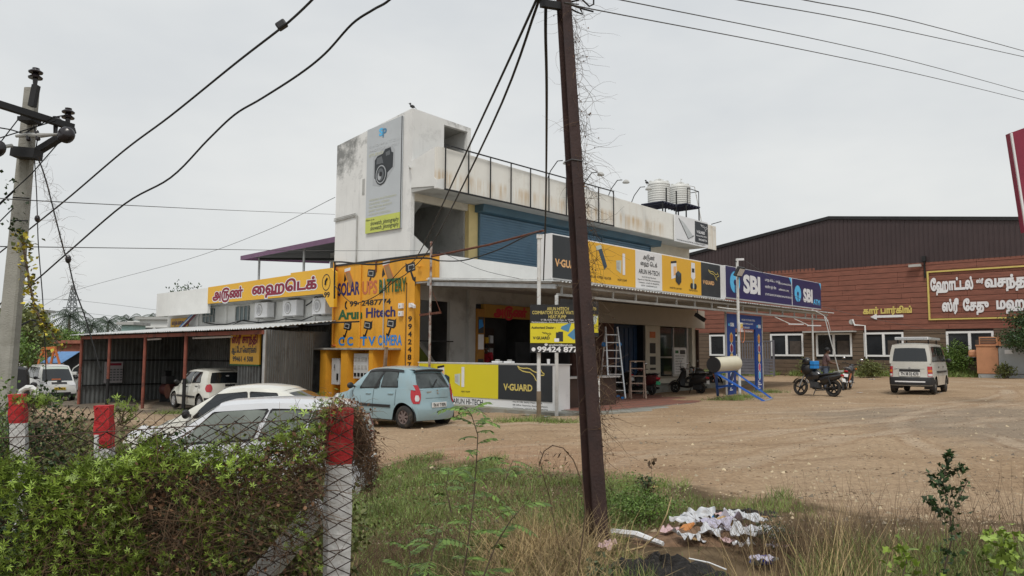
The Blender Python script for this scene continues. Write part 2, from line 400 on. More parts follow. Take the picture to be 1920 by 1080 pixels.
def text_mb(mb, body, p0, xd, yd, height=None, width=None, bold=.012, align='L', lift=.004):
    """lettering lying on a surface: p0 corner of baseline, xd/yd unit axes, height of a capital, width of the line"""
    key = (body, bold)
    if key not in TXT: TXT[key] = flat_text(body, bold)
    vs, fs = TXT[key]
    if not vs: return mb
    used = sorted({i for f in fs for i in f}); xs = [vs[i][0] for i in used]
    x0, x1 = min(xs), max(xs); cap = .70
    h = height/cap if height else 1.
    wx = width/(x1-x0) if width else h
    if not height: h = wx
    xd = Vector(xd); yd = Vector(yd); nd = xd.cross(yd).normalized(); p0 = Vector(p0)
    sh = {'L': 0, 'C': -.5, 'R': -1}[align]*(x1-x0)*wx
    mb.add([p0+xd*((x-x0)*wx+sh)+yd*(y*h)+nd*lift for x, y in vs], fs); return mb
def text(body, parent, m, p0, xd, yd, height=None, width=None, bold=.012, align='L', name='lettering', lift=.004):
    return text_mb(MB(), body, p0, xd, yd, height, width, bold, align, lift).build(name, m, parent)
# surfaces seen from the street: L-plane (faces -t, x runs along s) and B-plane (faces -s, x runs along -t)
LX, LY = Vector((1, 0, 0)), Vector((0, 0, 1)); BX, BY = Vector((0, -1, 0)), Vector((0, 0, 1))
# ================================================================== GROUND
def ground_material():
    m = bpy.data.materials.new('lot_ground'); m.use_nodes = True; t = m.node_tree; b = t.nodes['Principled BSDF']; lk = t.links.new
    b.inputs['Roughness'].default_value = .95; b.inputs['Specular IOR Level'].default_value = .2
    g = t.nodes.new('ShaderNodeNewGeometry'); P = g.outputs['Position']; sp = t.nodes.new('ShaderNodeSeparateXYZ'); lk(P, sp.inputs[0])
    def noise(sc, det=5, rg=.6, scale=None):
        s = P
        if scale:
            q = t.nodes.new('ShaderNodeMapping'); q.inputs['Scale'].default_value = scale; q.inputs['Rotation'].default_value = (0, 0, R(-12)); lk(P, q.inputs[0]); s = q.outputs[0]
        n = t.nodes.new('ShaderNodeTexNoise'); n.inputs['Scale'].default_value = sc; n.inputs['Detail'].default_value = det; n.inputs['Roughness'].default_value = rg
        lk(s, n.inputs[0]); return n.outputs[0]
    def ma(op, a, bb=None, c=None, clamp=False):
        n = t.nodes.new('ShaderNodeMath'); n.operation = op; n.use_clamp = clamp
        for v, i in ((a, 0), (bb, 1), (c, 2)):
            if v is None: continue
            if isinstance(v, (int, float)): n.inputs[i].default_value = v
            else: lk(v, n.inputs[i])
        return n.outputs[0]
    def ss(v, a, bb):
        n = t.nodes.new('ShaderNodeMapRange'); n.interpolation_type = 'SMOOTHSTEP'; lk(v, n.inputs[0]); n.inputs[1].default_value = a; n.inputs[2].default_value = bb; return n.outputs[0]
    def mix(f, a, bb, mode='MIX'):
        x = t.nodes.new('ShaderNodeMix'); x.data_type = 'RGBA'; x.blend_type = mode
        for v, i in ((f, 0), (a, 6), (bb, 7)):
            if isinstance(v, (int, float)): x.inputs[i].default_value = v
            elif isinstance(v, tuple): x.inputs[i].default_value = v+(1,) if len(v) == 3 else v
            else: lk(v, x.inputs[i])
        return x.outputs[2]
    X, Y = sp.outputs[0], sp.outputs[1]
    n1, n2, n3, n4 = noise(.35), noise(1.6), noise(14, 8, .75), noise(1.1, 6, .65, (.35, 2.2, 1))
    c = mix(ss(n1, .35, .65), (.36, .252, .155), (.43, .315, .205))
    c = mix(ma('MULTIPLY', ss(n4, .45, .7), .6), c, (.25, .165, .10))               # long dragged marks
    # reddish soil towards the verge, grey gravel far right
    Yn = ma('ADD', Y, ma('MULTIPLY', ma('SUBTRACT', n2, .5), 3.))
    c = mix(ma('MULTIPLY', ma('MULTIPLY', ss(Yn, 16, 12.5), ss(Yn, 8, 12)), ma('MULTIPLY', ss(X, 3.5, -1), .5)), c, (.37, .20, .115))
    gravel = ma('MULTIPLY', ss(ma('ADD', ma('ADD', X, ma('MULTIPLY', Y, .12)), ma('MULTIPLY', ma('SUBTRACT', n2, .5), 2.4)), 8.6, 11.2), ma('MULTIPLY', ss(Yn, 22.5, 20), ss(Yn, 10.5, 13)))
    c = mix(ma('MULTIPLY', gravel, .6), c, (.235, .205, .165))
    lane = ma('MULTIPLY', ss(X, -3, -7), ss(Y, 14, 20)); c = mix(ma('MULTIPLY', lane, .65), c, (.36, .27, .18))
    # concrete-coloured, darker yard under and before the shed
    dx = ma('SUBTRACT', X, float(OB[0])); dy = ma('SUBTRACT', Y, float(OB[1]))
    S = ma('ADD', ma('MULTIPLY', dx, float(U[0])), ma('MULTIPLY', dy, float(U[1])))
    T = ma('ADD', ma('MULTIPLY', dx, float(V[0])), ma('MULTIPLY', dy, float(V[1])))
    Sn = ma('ADD', S, ma('MULTIPLY', ma('SUBTRACT', n2, .5), 1.2))
    yard = ma('MULTIPLY', ss(Sn, -6.1, -5.2), ss(T, 8, 11)); c = mix(yard, c, mix(ss(n2, .4, .6), (.13, .11, .085), (.2, .165, .125)))
    # wheel tracks: arcs of packed pale soil
    for (cx, cy, r, w, amt) in ((2.5, 39, 19.2, .16, .75), (2.5, 39, 20.7, .16, .7), (22.5, 9.5, 14.3, .15, .7), (22.5, 9.5, 15.8, .15, .65), (15, 48, 25.2, .15, .6), (15, 48, 26.6, .15, .6), (-6, 41, 27.5, .17, .5), (-6, 41, 29, .17, .5), (20, -2, 21.4, .2, .5), (20, -2, 22.9, .2, .5), (28, 40, 22.6, .15, .55), (28, 40, 24, .15, .55)):
        d = ma('SQRT', ma('ADD', ma('POWER', ma('SUBTRACT', X, cx), 2), ma('POWER', ma('SUBTRACT', Y, cy), 2)))
        d = ma('ABSOLUTE', ma('SUBTRACT', ma('ADD', d, ma('MULTIPLY', ma('SUBTRACT', n2, .5), .5)), r))
        f = ma('MULTIPLY', ma('MULTIPLY', ss(d, w*1.6, w*.5), ss(n1, .36, .58)), amt)
        c = mix(f, c, (.45, .35, .25)); e = ma('MULTIPLY', ma('MULTIPLY', ss(ma('ABSOLUTE', ma('SUBTRACT', d, w*1.7)), .09, .0), ss(n1, .36, .58)), .4)
        c = mix(e, c, (.27, .17, .1))
    fine = t.nodes.new('ShaderNodeValToRGB'); fine.color_ramp.elements[0].position = .3; fine.color_ramp.elements[1].position = .72
    fine.color_ramp.elements[0].color = (.48, .46, .44, 1); fine.color_ramp.elements[1].color = (1.42, 1.42, 1.42, 1); lk(n3, fine.inputs[0])
    c = mix(.75, c, fine.outputs[0], 'MULTIPLY')
    vo = t.nodes.new('ShaderNodeTexVoronoi'); vo.inputs['Scale'].default_value = 9; lk(P, vo.inputs[0])
    c = mix(ma('MULTIPLY', ss(vo.outputs['Distance'], .14, .08), ss(n2, .42, .6)), c, (.55, .48, .4))
    vo2 = t.nodes.new('ShaderNodeTexVoronoi'); vo2.inputs['Scale'].default_value = 3.3; lk(P, vo2.inputs[0])
    c = mix(ma('MULTIPLY', ss(vo2.outputs['Distance'], .15, .07), ss(n1, .42, .55)), c, (.2, .125, .07))
    # verge soil
    edge = ma('ADD', ma('ADD', Y, ma('MULTIPLY', X, .95)), ma('MULTIPLY', ma('SUBTRACT', n2, .5), 3.5))
    verge = ma('MAXIMUM', ma('MULTIPLY', ss(edge, 12.3, 10.8), ss(X, 5, 4)), ss(Yn, 7.9, 6.8))
    c = mix(verge, c, mix(ss(n2, .4, .6), (.115, .08, .045), (.2, .14, .08)))
    far = ss(Y, 70, 110); c = mix(far, c, (.10, .12, .05))
    lk(c, b.inputs['Base Color'])
    bn = t.nodes.new('ShaderNodeBump'); bn.inputs['Strength'].default_value = .8; bn.inputs['Distance'].default_value = .05
    lk(ma('ADD', n3, ma('MULTIPLY', n4, .8)), bn.inputs['Height']); lk(bn.outputs[0], b.inputs['Normal'])
    return m
xs = np.concatenate([np.linspace(-900, -60, 22), np.linspace(-56, -14, 40), np.arange(-13.7, 18, .3), np.linspace(18.5, 60, 40), np.linspace(70, 900, 20)])
ys = np.concatenate([np.linspace(-60, -4, 10), np.arange(-3, 6, .25), np.arange(6, 36, .3), np.linspace(36.5, 80, 50), np.linspace(90, 1600, 24)])
GX, GY = np.meshgrid(xs, ys, indexing='ij')
def bumpz(X, Y):
    h = .018*np.sin(X*1.7+Y*.9)*np.sin(Y*1.3-X*.4)+.012*np.sin(X*3.9-Y*2.7)+.01*np.sin(X*.8+Y*4.1)
    near = 1-sst(10, 30, Y); return h*(.4+.9*near)
GZ = gz(GX, GY)+bumpz(GX, GY)
Sg = (GX-OB[0])*U[0]+(GY-OB[1])*U[1]; Tg = (GX-OB[0])*V[0]+(GY-OB[1])*V[1]
n0, n1_ = GX.shape; idx = np.arange(n0*n1_).reshape(n0, n1_)
gf = np.stack([idx[:-1, :-1], idx[1:, :-1], idx[1:, 1:], idx[:-1, 1:]], -1).reshape(-1, 4)
gnd = fast_mesh('ground', np.stack([GX, GY, GZ], -1).reshape(-1, 3), gf, ground_material(), smooth=True); gnd['kind'] = 'structure'
PEB = mat('pebbles', (.36, .29, .22), .9, var=.3, isl=.6)
n = 9500
py_ = 7+rng.random(n)**1.6*26; px_ = rng.uniform(-.35, .75, n)*py_
pz_ = gz(px_, py_)+bumpz(px_, py_)
tv = np.array([(1, 0, -.2), (-.3, .9, -.2), (-.6, -.8, -.2), (.1, .1, .7)]); tf = [(0, 1, 3), (1, 2, 3), (2, 0, 3)]
v, f = scatter(tv, tf, np.stack([px_, py_, pz_], 1), rots(n, .3), rng.uniform(.006, .02, n)*np.where(rng.random(n) < .06, 2.6, 1))
v2, f2 = scatter(tv*[1.6, .8, .5], tf, np.stack([px_, py_, pz_], 1)[:4200]+[.13, .11, 0], rots(4200, .2), rng.uniform(.008, .03, 4200)); tag(fast_mesh('dark_clods', v2, f2, mat('dark_clods', (.13, .085, .05), .95, var=.3, isl=.4)), 'dark crumbs of soil and twigs strewn over the bare earth lot', 'clods', kind='stuff')
tag(fast_mesh('loose_stones', v, f, PEB), 'small loose stones strewn over the bare earth lot', 'stones', kind='stuff')

# tile floor and cement apron in front of the shops
TILE = mat('worn_red_tile', (.24, .10, .07), .6, var=.2, scale=.7, dirt=((.12, .1, .085), .65, .8, .5))
CEM = mat('worn_cement', (.26, .26, .23), .9, var=.2, scale=1.5, bump=.4, dirt=((.2, .17, .12), .7, 2, .5))
mb = MB(); ap = [(-.6, -.7), (2.2, -1.75), (6.2, -2.1), (9.3, -1.1), (9.6, 6.6), (-.4, 6.6)]
mb.prism([(s, t) for s, t in ap], lambda u, v, d: W(u, v, d), -.6, .10)
apr = mb.build('cement_apron', CEM); apr['kind'] = 'structure'
pv = thingB('tiled_floor', None, None, 4, 2, .1); pv['kind'] = 'structure'
fl = MB().box(.1, 19.3, -1.0, 6.6, .0, .125).build('floor_slab', CEM, pv)
tmb = MB().box(.22, .80, -.95, -.37, .125, .133)
tile = tmb.build('tile', TILE, pv); ks = 0
for i in range(15):
    for j in range(12):
        if (i or j) and not (i > 13 and j < 1): piece(tile, (i*.605, j*.605, 0)); ks += 1
MB().box(9.4, 19.3, 3.2, 6.6, .125, .42).build('step', CEM, pv); MB().box(9.4, 19.3, 4.6, 6.6, .42, .62).build('step', CREAM, pv)

# ================================================================== MAIN BUILDING
B = thingB('shop_building', 'white two storey shop building with stair tower, blue shutters and ochre end wall', 'building', 0, 0, 0)
# tower walls
tw = MB()
def wallS(mb, s0, s1, poly): mb.prism(poly, lambda u, v, d: (d, u, v), s0, s1); return mb      # outline in (t, z)
def wallT(mb, t0, t1, poly): mb.prism(poly, lambda u, v, d: (u, d, v), t0, t1); return mb      # outline in (s, z)
wallS(tw, .0, .16, [(6.6, 5.0), (11.12, 5.0), (11.12, 9.74), (6.6, 10.25)])
wallT(tw, 6.6, 6.76, [(.16, 7.42), (2.86, 7.42), (2.86, 9.02), (.16, 9.02)])
wallT(tw, 6.6, 6.76, [(.16, 9.02), (1.5, 9.02), (1.5, 10.0), (.16, 10.0)]); wallT(tw, 6.6, 6.76, [(2.68, 9.02), (2.86, 9.02), (2.86, 10.0), (2.68, 10.0)])
wallT(tw, 6.6, 6.76, [(.16, 10.0), (2.86, 10.0), (2.86, 10.17), (.16, 10.25)])
wallS(tw, 2.72, 2.86, [(6.76, 7.42), (11.12, 7.42), (11.12, 9.7), (6.76, 10.15)])
wallT(tw, 10.98, 11.12, [(.16, 5.0), (2.72, 5.0), (2.72, 9.7), (.16, 9.72)])
o = tw.build('tower', TOWERW, B)
MB().add([(.1, 6.7, 10.14), (2.8, 6.7, 10.1), (2.8, 11.05, 9.64), (.1, 11.05, 9.68)], [(0, 1, 2, 3)]).build('tower_roof', GREYW, B)
MB().box(1.55, 2.66, 8.6, 8.7, 8.9, 10.0).build('doorway', GREYW, B)
MB().box(.02, .155, 8.95, 9.2, 7.6, 8.3).build('vent', DARK, B) if 0 else None
MB().box(-.012, .02, 9.28, 9.42, 7.55, 8.15).build('slot_window', GREYW, B)
# stair recess behind the balcony
rc = MB(); rc.box(.16, 2.75, 6.62, 10.9, 5.0, 5.1); rc.box(.16, 2.75, 9.6, 9.7, 5.1, 7.42); rc.box(2.68, 2.74, 6.75, 9.6, 5.1, 7.42)
rc.build('stair_recess', GREYW, B)
MB().prism([(7.2, 7.4), (9.6, 5.6), (9.6, 6.1), (7.9, 7.4)], lambda u, v, d: (d, u, v), .18, 1.3).build('stair_flight', GREYW, B)
wallT(MB(), 6.7, 6.8, [(.16, 5.1), (1.35, 5.1), (.16, 5.85)]).build('stair_balustrade', WHITE, B)
mbx = MB().box(1.55, 1.86, 9.55, 9.6, 5.55, 5.85).build('meter_box', GREYW, B)
piece(mbx, (.36, 0, 0)); piece(mbx, (.72, 0, .02))
MB().box(2.2, 2.34, 9.56, 9.6, 6.25, 6.37).build('wall_hole', DARK, B)
# first floor slab, low front wall, upper wall
MB().box(.02, 19.3, 5.4, 6.6, 4.1, 4.26).build('floor_slab', WHITE, B)
MB().box(-.0, 19.3, 5.40, 5.52, 4.26, 5.02).build('balcony_wall', WHITE, B)
MB().box(.16, 19.05, 6.60, 6.75, 7.0, 7.42).add([], []).build('lintel_wall', CREAM, B)
MB().box(2.75, 3.22, 6.55, 6.8, 5.0, 7.42).build('pillar', YCREAM, B)
MB().box(15.1, 19.05, 6.6, 6.8, 4.3, 7.0).build('upper_wall', CREAM, B)
MB().box(18.9, 19.05, 6.8, 11.0, -.2, 7.4).build('end_wall', CREAM, B)
MB().box(.02, 19.05, 5.42, 6.58, 7.25, 7.42).box(2.88, 18.88, 6.58, 11.0, 7.25, 7.42).build('roof_slab', GREYW, B)
MB().box(.18, 18.9, 11.0, 11.1, -.2, 8.3).build('rear_wall', GREYW, B)
# parapet with rust runs
PAR = mat('stained_parapet', (.76, .74, .68), .85, var=.05, scale=1, bump=.15, streak=((.5, .4, .28), .3, .52), dirt=((.4, .37, .3), .4, 1.0, .55))
pr = MB(); wallT(pr, 5.28, 5.40, [(.02, 7.25), (19.25, 7.22), (19.25, 8.40), (15.1, 8.46), (.3, 8.66), (.02, 8.64)])
par = pr.build('parapet', PAR, B)
def mildew(m, zr, tr, col):
    t = m.node_tree; b = t.nodes['Principled BSDF']; lk = t.links.new; src = b.inputs['Base Color'].links[0].from_socket
    co = t.nodes.new('ShaderNodeTexCoord'); sp = t.nodes.new('ShaderNodeSeparateXYZ'); lk(co.outputs['Object'], sp.inputs[0]); n_ = t.nodes.new('ShaderNodeTexNoise'); n_.inputs['Scale'].default_value = 1.6; n_.inputs['Detail'].default_value = 9; n_.inputs['Roughness'].default_value = .75; lk(co.outputs['Object'], n_.inputs[0])
    def mr(v, a, bb):
        q = t.nodes.new('ShaderNodeMapRange'); lk(v, q.inputs[0]); q.inputs[1].default_value = a; q.inputs[2].default_value = bb; return q.outputs[0]
    def op(k, a, bb):
        q = t.nodes.new('ShaderNodeMath'); q.operation = k; lk(a, q.inputs[0])
        if isinstance(bb, float): q.inputs[1].default_value = bb
        else: lk(bb, q.inputs[1])
        return q.outputs[0]
    band = op('MAXIMUM', op('MULTIPLY', mr(sp.outputs[2], *zr), mr(sp.outputs[1], *tr)), op('MULTIPLY', mr(sp.outputs[2], 9.7, 10.2), .5)); f = mr(op('ADD', op('MULTIPLY', band, .33), n_.outputs[0]), .66, .86)
    x = t.nodes.new('ShaderNodeMix'); x.data_type = 'RGBA'; lk(op('MULTIPLY', f, .8), x.inputs[0]); lk(src, x.inputs[6]); x.inputs[7].default_value = col; lk(x.outputs[2], b.inputs['Base Color'])
mildew(TOWERW, (7.4, 9.2), (8.6, 10.2), (.12, .125, .12, 1))
# rust band as a real stain on the material: masked by height
def rust_band(m):
    t = m.node_tree; b = t.nodes['Principled BSDF']; lk = t.links.new; src = b.inputs['Base Color'].links[0].from_socket
    co = t.nodes.new('ShaderNodeTexCoord'); sp = t.nodes.new('ShaderNodeSeparateXYZ'); lk(co.outputs['Object'], sp.inputs[0])
    mp_ = t.nodes.new('ShaderNodeMapping'); mp_.inputs['Scale'].default_value = (5, 5, .35); lk(co.outputs['Object'], mp_.inputs[0])
    n_ = t.nodes.new('ShaderNodeTexNoise'); n_.inputs['Scale'].default_value = 1; n_.inputs['Detail'].default_value = 7; n_.inputs['Roughness'].default_value = .7; lk(mp_.outputs[0], n_.inputs[0])
    def mr(v, a, bb, c=0, d=1):
        q = t.nodes.new('ShaderNodeMapRange'); lk(v, q.inputs[0]); q.inputs[1].default_value = a; q.inputs[2].default_value = bb; q.inputs[3].default_value = c; q.inputs[4].default_value = d; return q.outputs[0]
    def mm(a, bb):
        q = t.nodes.new('ShaderNodeMath'); q.operation = 'MULTIPLY'; lk(a, q.inputs[0]); lk(bb, q.inputs[1]); return q.outputs[0]
    band = mm(mr(sp.outputs[2], 7.95, 7.75), mr(sp.outputs[2], 7.3, 7.6, .45, 1)); f = mm(mm(band, mr(n_.outputs[0], .4, .7)), mr(sp.outputs[0], 14.6, 14.0))
    x = t.nodes.new('ShaderNodeMix'); x.data_type = 'RGBA'; lk(f, x.inputs[0]); lk(src, x.inputs[6]); x.inputs[7].default_value = (.50, .32, .13, 1)
    lk(x.outputs[2], b.inputs['Base Color'])
rust_band(PAR)
pe = MB(); wallS(pe, .0, .16, [(5.40, 7.30), (6.6, 7.42), (6.6, 8.35), (5.40, 8.64)])
pe.add([(.0, 5.26, 7.22), (.32, 5.26, 7.22), (.32, 5.40, 7.22), (0, 5.40, 7.22), (0, 5.26, 7.5), (.32, 5.26, 7.6), (.32, 5.4, 7.6), (0, 5.4, 7.6)], [(0, 1, 5, 4), (0, 4, 7, 3), (0, 3, 2, 1), (4, 5, 6, 7)])
pe.build('parapet_return', WHITE, B)
MB().box(.3, 19.3, 5.24, 5.44, 8.655, 8.70).build('coping', GREYW, B) if 0 else None
# shutters
sh = [(3.26, 7.05), (7.13, 11.0), (11.08, 15.04)]
for a, b_ in sh:
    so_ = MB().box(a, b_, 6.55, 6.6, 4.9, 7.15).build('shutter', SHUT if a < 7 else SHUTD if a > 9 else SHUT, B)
    sl = MB()
    for k in range(21):
        z = 4.98+k*.105; sl.add([(a, 6.55, z), (b_, 6.55, z), (b_, 6.48, z+.07), (a, 6.48, z+.07), (a, 6.55, z+.085), (b_, 6.55, z+.085)], [(0, 1, 2, 3), (3, 2, 5, 4)])
    sl.build('slats', SHUT, so_, kind='stuff')
    for x in (a-.04, b_): MB().box(x, x+.05, 6.46, 6.56, 4.9, 7.15).build('guide_rail', SHUTD, so_)
hb = MB(); hb.prism([(6.6, 7.42), (6.12, 7.42), (6.05, 7.3), (6.12, 6.98), (6.6, 6.98)], lambda u, v, d: (d, u, v), 3.05, 15.45)
hb.build('shutter_box', SHUTD, B)
# ochre end wall
yw = MB(); yw.box(-.02, .16, 6.78, 11.10, -.5, 4.98); yw.box(-.02, .16, 5.25, 6.78, 4.12, 4.98)
yw.build('ochre_wall', YEL, B)
MB().box(-.03, .22, 6.28, 6.68, -.3, 4.12).build('ochre_pillar', YEL, B)
MB().box(-.05, .16, 5.23, 11.12, 4.98, 5.05).build('coping', BLACK, B)
MB().box(.02, .15, 6.68, 6.78, -.3, 4.12).build('door_gap', DARK, B)
pp = MB(); pp.tube([(-.06, 9.33, 4.95), (-.06, 9.33, 1.9)], .035, 6); pp.build('pipe', YEL, B)
pp = MB(); pp.tube([(-.06, 7.93, 4.35), (-.06, 7.93, 1.9)], .022, 6); pp.build('pipe', GREYW, B)
pp = MB(); pp.tube([(-.08, 11.0, 5.15), (-.08, 11.0, 1.9)], .04, 6); pp.build('pipe', YEL, B)
MB().tube([(-.05, 8.43, 5.0), (-.05, 8.43, 4.6)], .03, 6).build('pipe_end', RUST, B)
MB().tube([(.0, 6.05, 4.62), (-.12, 6.05, 4.62), (-.14, 5.85, 4.6)], .03, 6).build('pipe_stub', YEL, B)
for zz in (4.85, 3.4, 1.95): MB().box(-.13, -.0, 10.86, 11.0, zz, zz+.05).build('pipe_clamp', SALMON, B)
for zz in (6.75, 6.8, 6.85): MB().tube([(-.04, 11.15, zz), (-.04, 9.75, zz+.05), (-.04, 9.68, zz-.05)], .018, 5).build('conduit', GREYW, B)
MB().tube([(-.04, 9.66, 6.8), (-.04, 9.66, 5.05)], .03, 5).build('conduit', GREYW, B)
MB().tube([(0, 6.68, 8.1), (-.1, 6.6, 8.15), (-.2, 6.45, 8.05)], .03, 6).build('drain_spout', GREYW, B)
# painted writing on the ochre wall, x = -.024
def bt(body, t, z, h, w, m, bold=.02, par=B, s=-.024): return text(body, par, m, (s, t, z), BX, BY, h, w, bold)
def bpx(body, x0, x1, z, h, m, bold, s=-.024):
    t0 = onB(x0, 560)[0]; t1 = onB(x1, 560)[0]; bt(body, t0, z, h, t0-t1, m, bold, s=s)
bpx('SOLAR', 634, 675, 3.86, .46, INDIGO, .035); bpx('UPS', 680, 708, 3.84, .46, SALMON, .03); bpx('BATTERY', 713, 764, 3.84, .46, DGREEN, .028, -.06)
bpx('9942487774', 657, 734, 3.42, .19, BLACK, .025)
MB().tube([(-.03, 10.2, 3.62), (-.03, 10.27, 3.55), (-.03, 10.27, 3.4), (-.03, 10.18, 3.34)], .03, 5).build('handset_mark', BLACK, B)
bpx('Arun', 636, 681, 2.96, .34, DGREEN, .045); bpx('Hitech', 688, 743, 2.98, .34, INDIGO, .03)
for ch, x0, x1 in (('C', 638, 649), ('C', 654, 665), ('T', 678.5, 691), ('V', 693, 707)): bpx(ch, x0, x1, 1.98, .30, SIGNBLUE, .035)
bpx('CAMERA', 711.5, 756, 1.98, .34, SIGNBLUE, .03)
for i, ch in enumerate('99424877'):
    bt(ch, 6.59, 2.78-i*.26, .17, .2, BLACK, .03, s=-.034)
def ribbon(mb, pts, w, fn):
    pts = [Vector((p[0], p[1])) for p in pts]; L_, R_ = [], []
    for i, p in enumerate(pts):
        d = (pts[min(i+1, len(pts)-1)]-pts[max(i-1, 0)]).normalized(); n_ = Vector((-d.y, d.x))*w/2
        L_.append(p+n_); R_.append(p-n_)
    k = len(pts); return mb.add([fn(*p) for p in L_]+[fn(*p) for p in R_], [(i, i+1, k+i+1, k+i) for i in range(k-1)])
def flat(polys, m, fn, parent, name, lift=0): 
    mb = MB()
    for p in polys: mb.poly([fn(u, v, lift) for u, v in p])
    return mb.build(name, m, parent)
def cctv(t, z, k, flip=1):         # painted camera: dark box on a bracket
    fn = lambda u, v, l=0: (-.024-l, t-u*k*flip, z+v*k)
    flat([[(-.28, -.04), (.22, -.12), (.26, .24), (-.22, .3)], [(.22, -.12), (.34, -.02), (.36, .3), (.26, .24)]], BLACK, fn, B, 'painted_camera')
    flat([[(-.22, .02), (.16, -.04), (.18, .18), (-.18, .22)]], GREYW, fn, B, 'painted_camera', .003)
    flat([[(-.17, .05), (.12, 0), (.14, .15), (-.14, .18)]], BLACK, fn, B, 'painted_camera', .006)
    flat([[(-.05, -.08), (.05, -.1), (-.1, -.42), (-.24, -.5), (-.22, -.38)], [(-.3, -.3), (-.2, -.32), (-.22, -.68), (-.3, -.66)]], BLACK, fn, B, 'painted_bracket')
for (t, z, k) in ((8.75, 4.5, .8), (10.15, 2.62, .8), (8.9, 2.62, .82), (7.55, 2.65, .84)): cctv(t, z, k)
cctv(6.5, 4.55, .85, -1)
def panelp(t, z, k):
    fn = lambda u, v, l=0: (-.024-l, t-u*k, z+v*k)
    flat([[(-.33, .34), (.02, .42), (.42, -.26), (.08, -.46)]], SALMON, fn, B, 'painted_solar_panel'); flat([[(-.27, .3), (0, .36), (.36, -.24), (.08, -.4)]], mat('panel_brown', (.33, .19, .08), .7), fn, B, 'painted_solar_panel', .003)
    flat([[(-.38, .36), (-.38, .52), (.1, .56), (.1, .42)]], LETW, fn, B, 'painted_tank', .002); flat([[(-.36, .3), (-.42, 0), (-.4, -.14), (-.2, -.02)]], BLACK, fn, B, 'painted_stand')
panelp(10.1, 4.45, .78); panelp(7.75, 4.5, .85)
# ground floor inside
gi = MB(); gi.box(1.9, 2.72, 6.6, 6.75, -.1, 4.1); gi.box(2.72, 3.05, 6.45, 6.75, -.1, 4.1)
gi.build('ground_wall', GREYW, B)
MB().box(.16, 8.9, 6.6, 6.74, 3.55, 4.1).build('beam', GREYW, B)
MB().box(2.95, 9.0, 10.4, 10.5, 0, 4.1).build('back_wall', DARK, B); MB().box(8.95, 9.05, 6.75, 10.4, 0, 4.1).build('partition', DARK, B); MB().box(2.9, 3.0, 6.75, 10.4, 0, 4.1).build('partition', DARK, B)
MB().box(.18, 18.9, 6.8, 10.95, .1, .3).build('inner_floor', CEM, B)
MB().box(.2, 2.9, 8.75, 8.85, 0, 4.1).build('back_wall', GREYW, B)
GREENP = mat('olive_green_paint', (.13, .16, .02), .8, var=.1)
MB().prism([(.2, .1), (2.6, .1), (2.6, .55), (.2, 2.9)], lambda u, v, d: (u, d, v), 7.4, 7.5).build('stair_side', GREENP, B)
MB().prism([(.2, 3.0), (2.3, .9), (2.5, .9), (.2, 3.3)], lambda u, v, d: (u, d, v), 7.5, 8.6).build('stair_flight', GREYW, B)
MB().box(.15, 1.9, 6.4, 6.62, 2.1, 2.14).build('metal_shelf', IRON, B)
dj = MB().box(3.05, 3.42, 6.35, 6.55, .2, 3.35).build('door_jamb', mat('ochre_jamb', (.33, .15, .02), .6, dirt=((.2, .1, .03), .5, 2, .5)), B)
flat([[(3.09, 2.45), (3.38, 2.45), (3.38, 3.05), (3.09, 3.05)]], CHAR, lambda u, v, l=0: (u, 6.345, v), dj, 'sticker'); flat([[(3.09, 1.85), (3.38, 1.85), (3.38, 2.4), (3.09, 2.4)]], LETW, lambda u, v, l=0: (u, 6.345, v), dj, 'sticker')
flat([[(3.12, 2.6), (3.36, 2.7), (3.3, 2.95), (3.12, 2.95)]], SIGNBLUE, lambda u, v, l=0: (u, 6.342, v), dj, 'sticker'); flat([[(3.09, .9), (3.38, .9), (3.38, 1.5), (3.09, 1.5)]], CHAR, lambda u, v, l=0: (u, 6.345, v), dj, 'sticker')
hd = MB().box(3.42, 8.95, 6.4, 6.55, 3.05, 3.55).build('shop_header', mat('dim_ochre', (.35, .19, .03), .7), B)
text('அ௫ண்', hd, mat('red_gloss', (.45, .01, .02), .5), (3.95, 6.396, 3.14), LX, LY, .30, 1.9, .06)
MB().box(4.3, 5.5, 7.6, 8.3, .3, 1.3).build('inner_counter', WOOD, B); MB().box(5.6, 7.4, 9.7, 10.3, .3, 2.8).build('rack', WOODD, B); [MB().box(5.65+.28*k, 5.85+.28*k, 9.6, 9.7, .5+.55*j, .75+.55*j+.08*(k % 2)).build('boxed_goods', (WOOD, GREYW, YSIGN, MAROON, SIGNW)[(k*2+j*3) % 5], B) for k in range(6) for j in range(4)]; MB().box(7.6, 8.6, 8.6, 9.0, .3, 2.2).build('rack', DARKM, B)
# bank part of the ground floor
MB().box(9.05, 12.1, 6.6, 6.75, .1, 3.6).build('brick_wall', mat('dark_brick', (.10, .045, .035), .8, var=.3, scale=5, dirt=((.2, .12, .1), .5, 3, .5)), B)
MB().box(9.05, 20.05, 6.3, 6.42, 3.09, 4.02).build('fascia_panel', mat('beige_panel', (.47, .42, .35), .7, var=.04, dirt=((.38, .34, .28), .4, 1, .55)), B)
bd = MB().box(12.1, 14.45, 6.9, 7.0, .6, 3.1).build('door_shutter', mat('dark_blue_door', (.012, .035, .08), .5, var=.2), B)
for k in range(6): MB().box(12.2+k*.38, 12.5+k*.38, 6.86, 6.9, .7, 2.95).build('door_panel', mat('blue_door_panel', (.014, .045, .11), .5, var=.2) if k == 0 else bpy.data.materials['blue_door_panel'], bd)
MB().box(14.45, 14.6, 6.55, 6.95, .6, 3.1).build('door_frame', BLACK, B)
cc = MB().box(14.6, 15.9, 6.5, 6.7, .6, 3.1).build('column', CREAM, B)
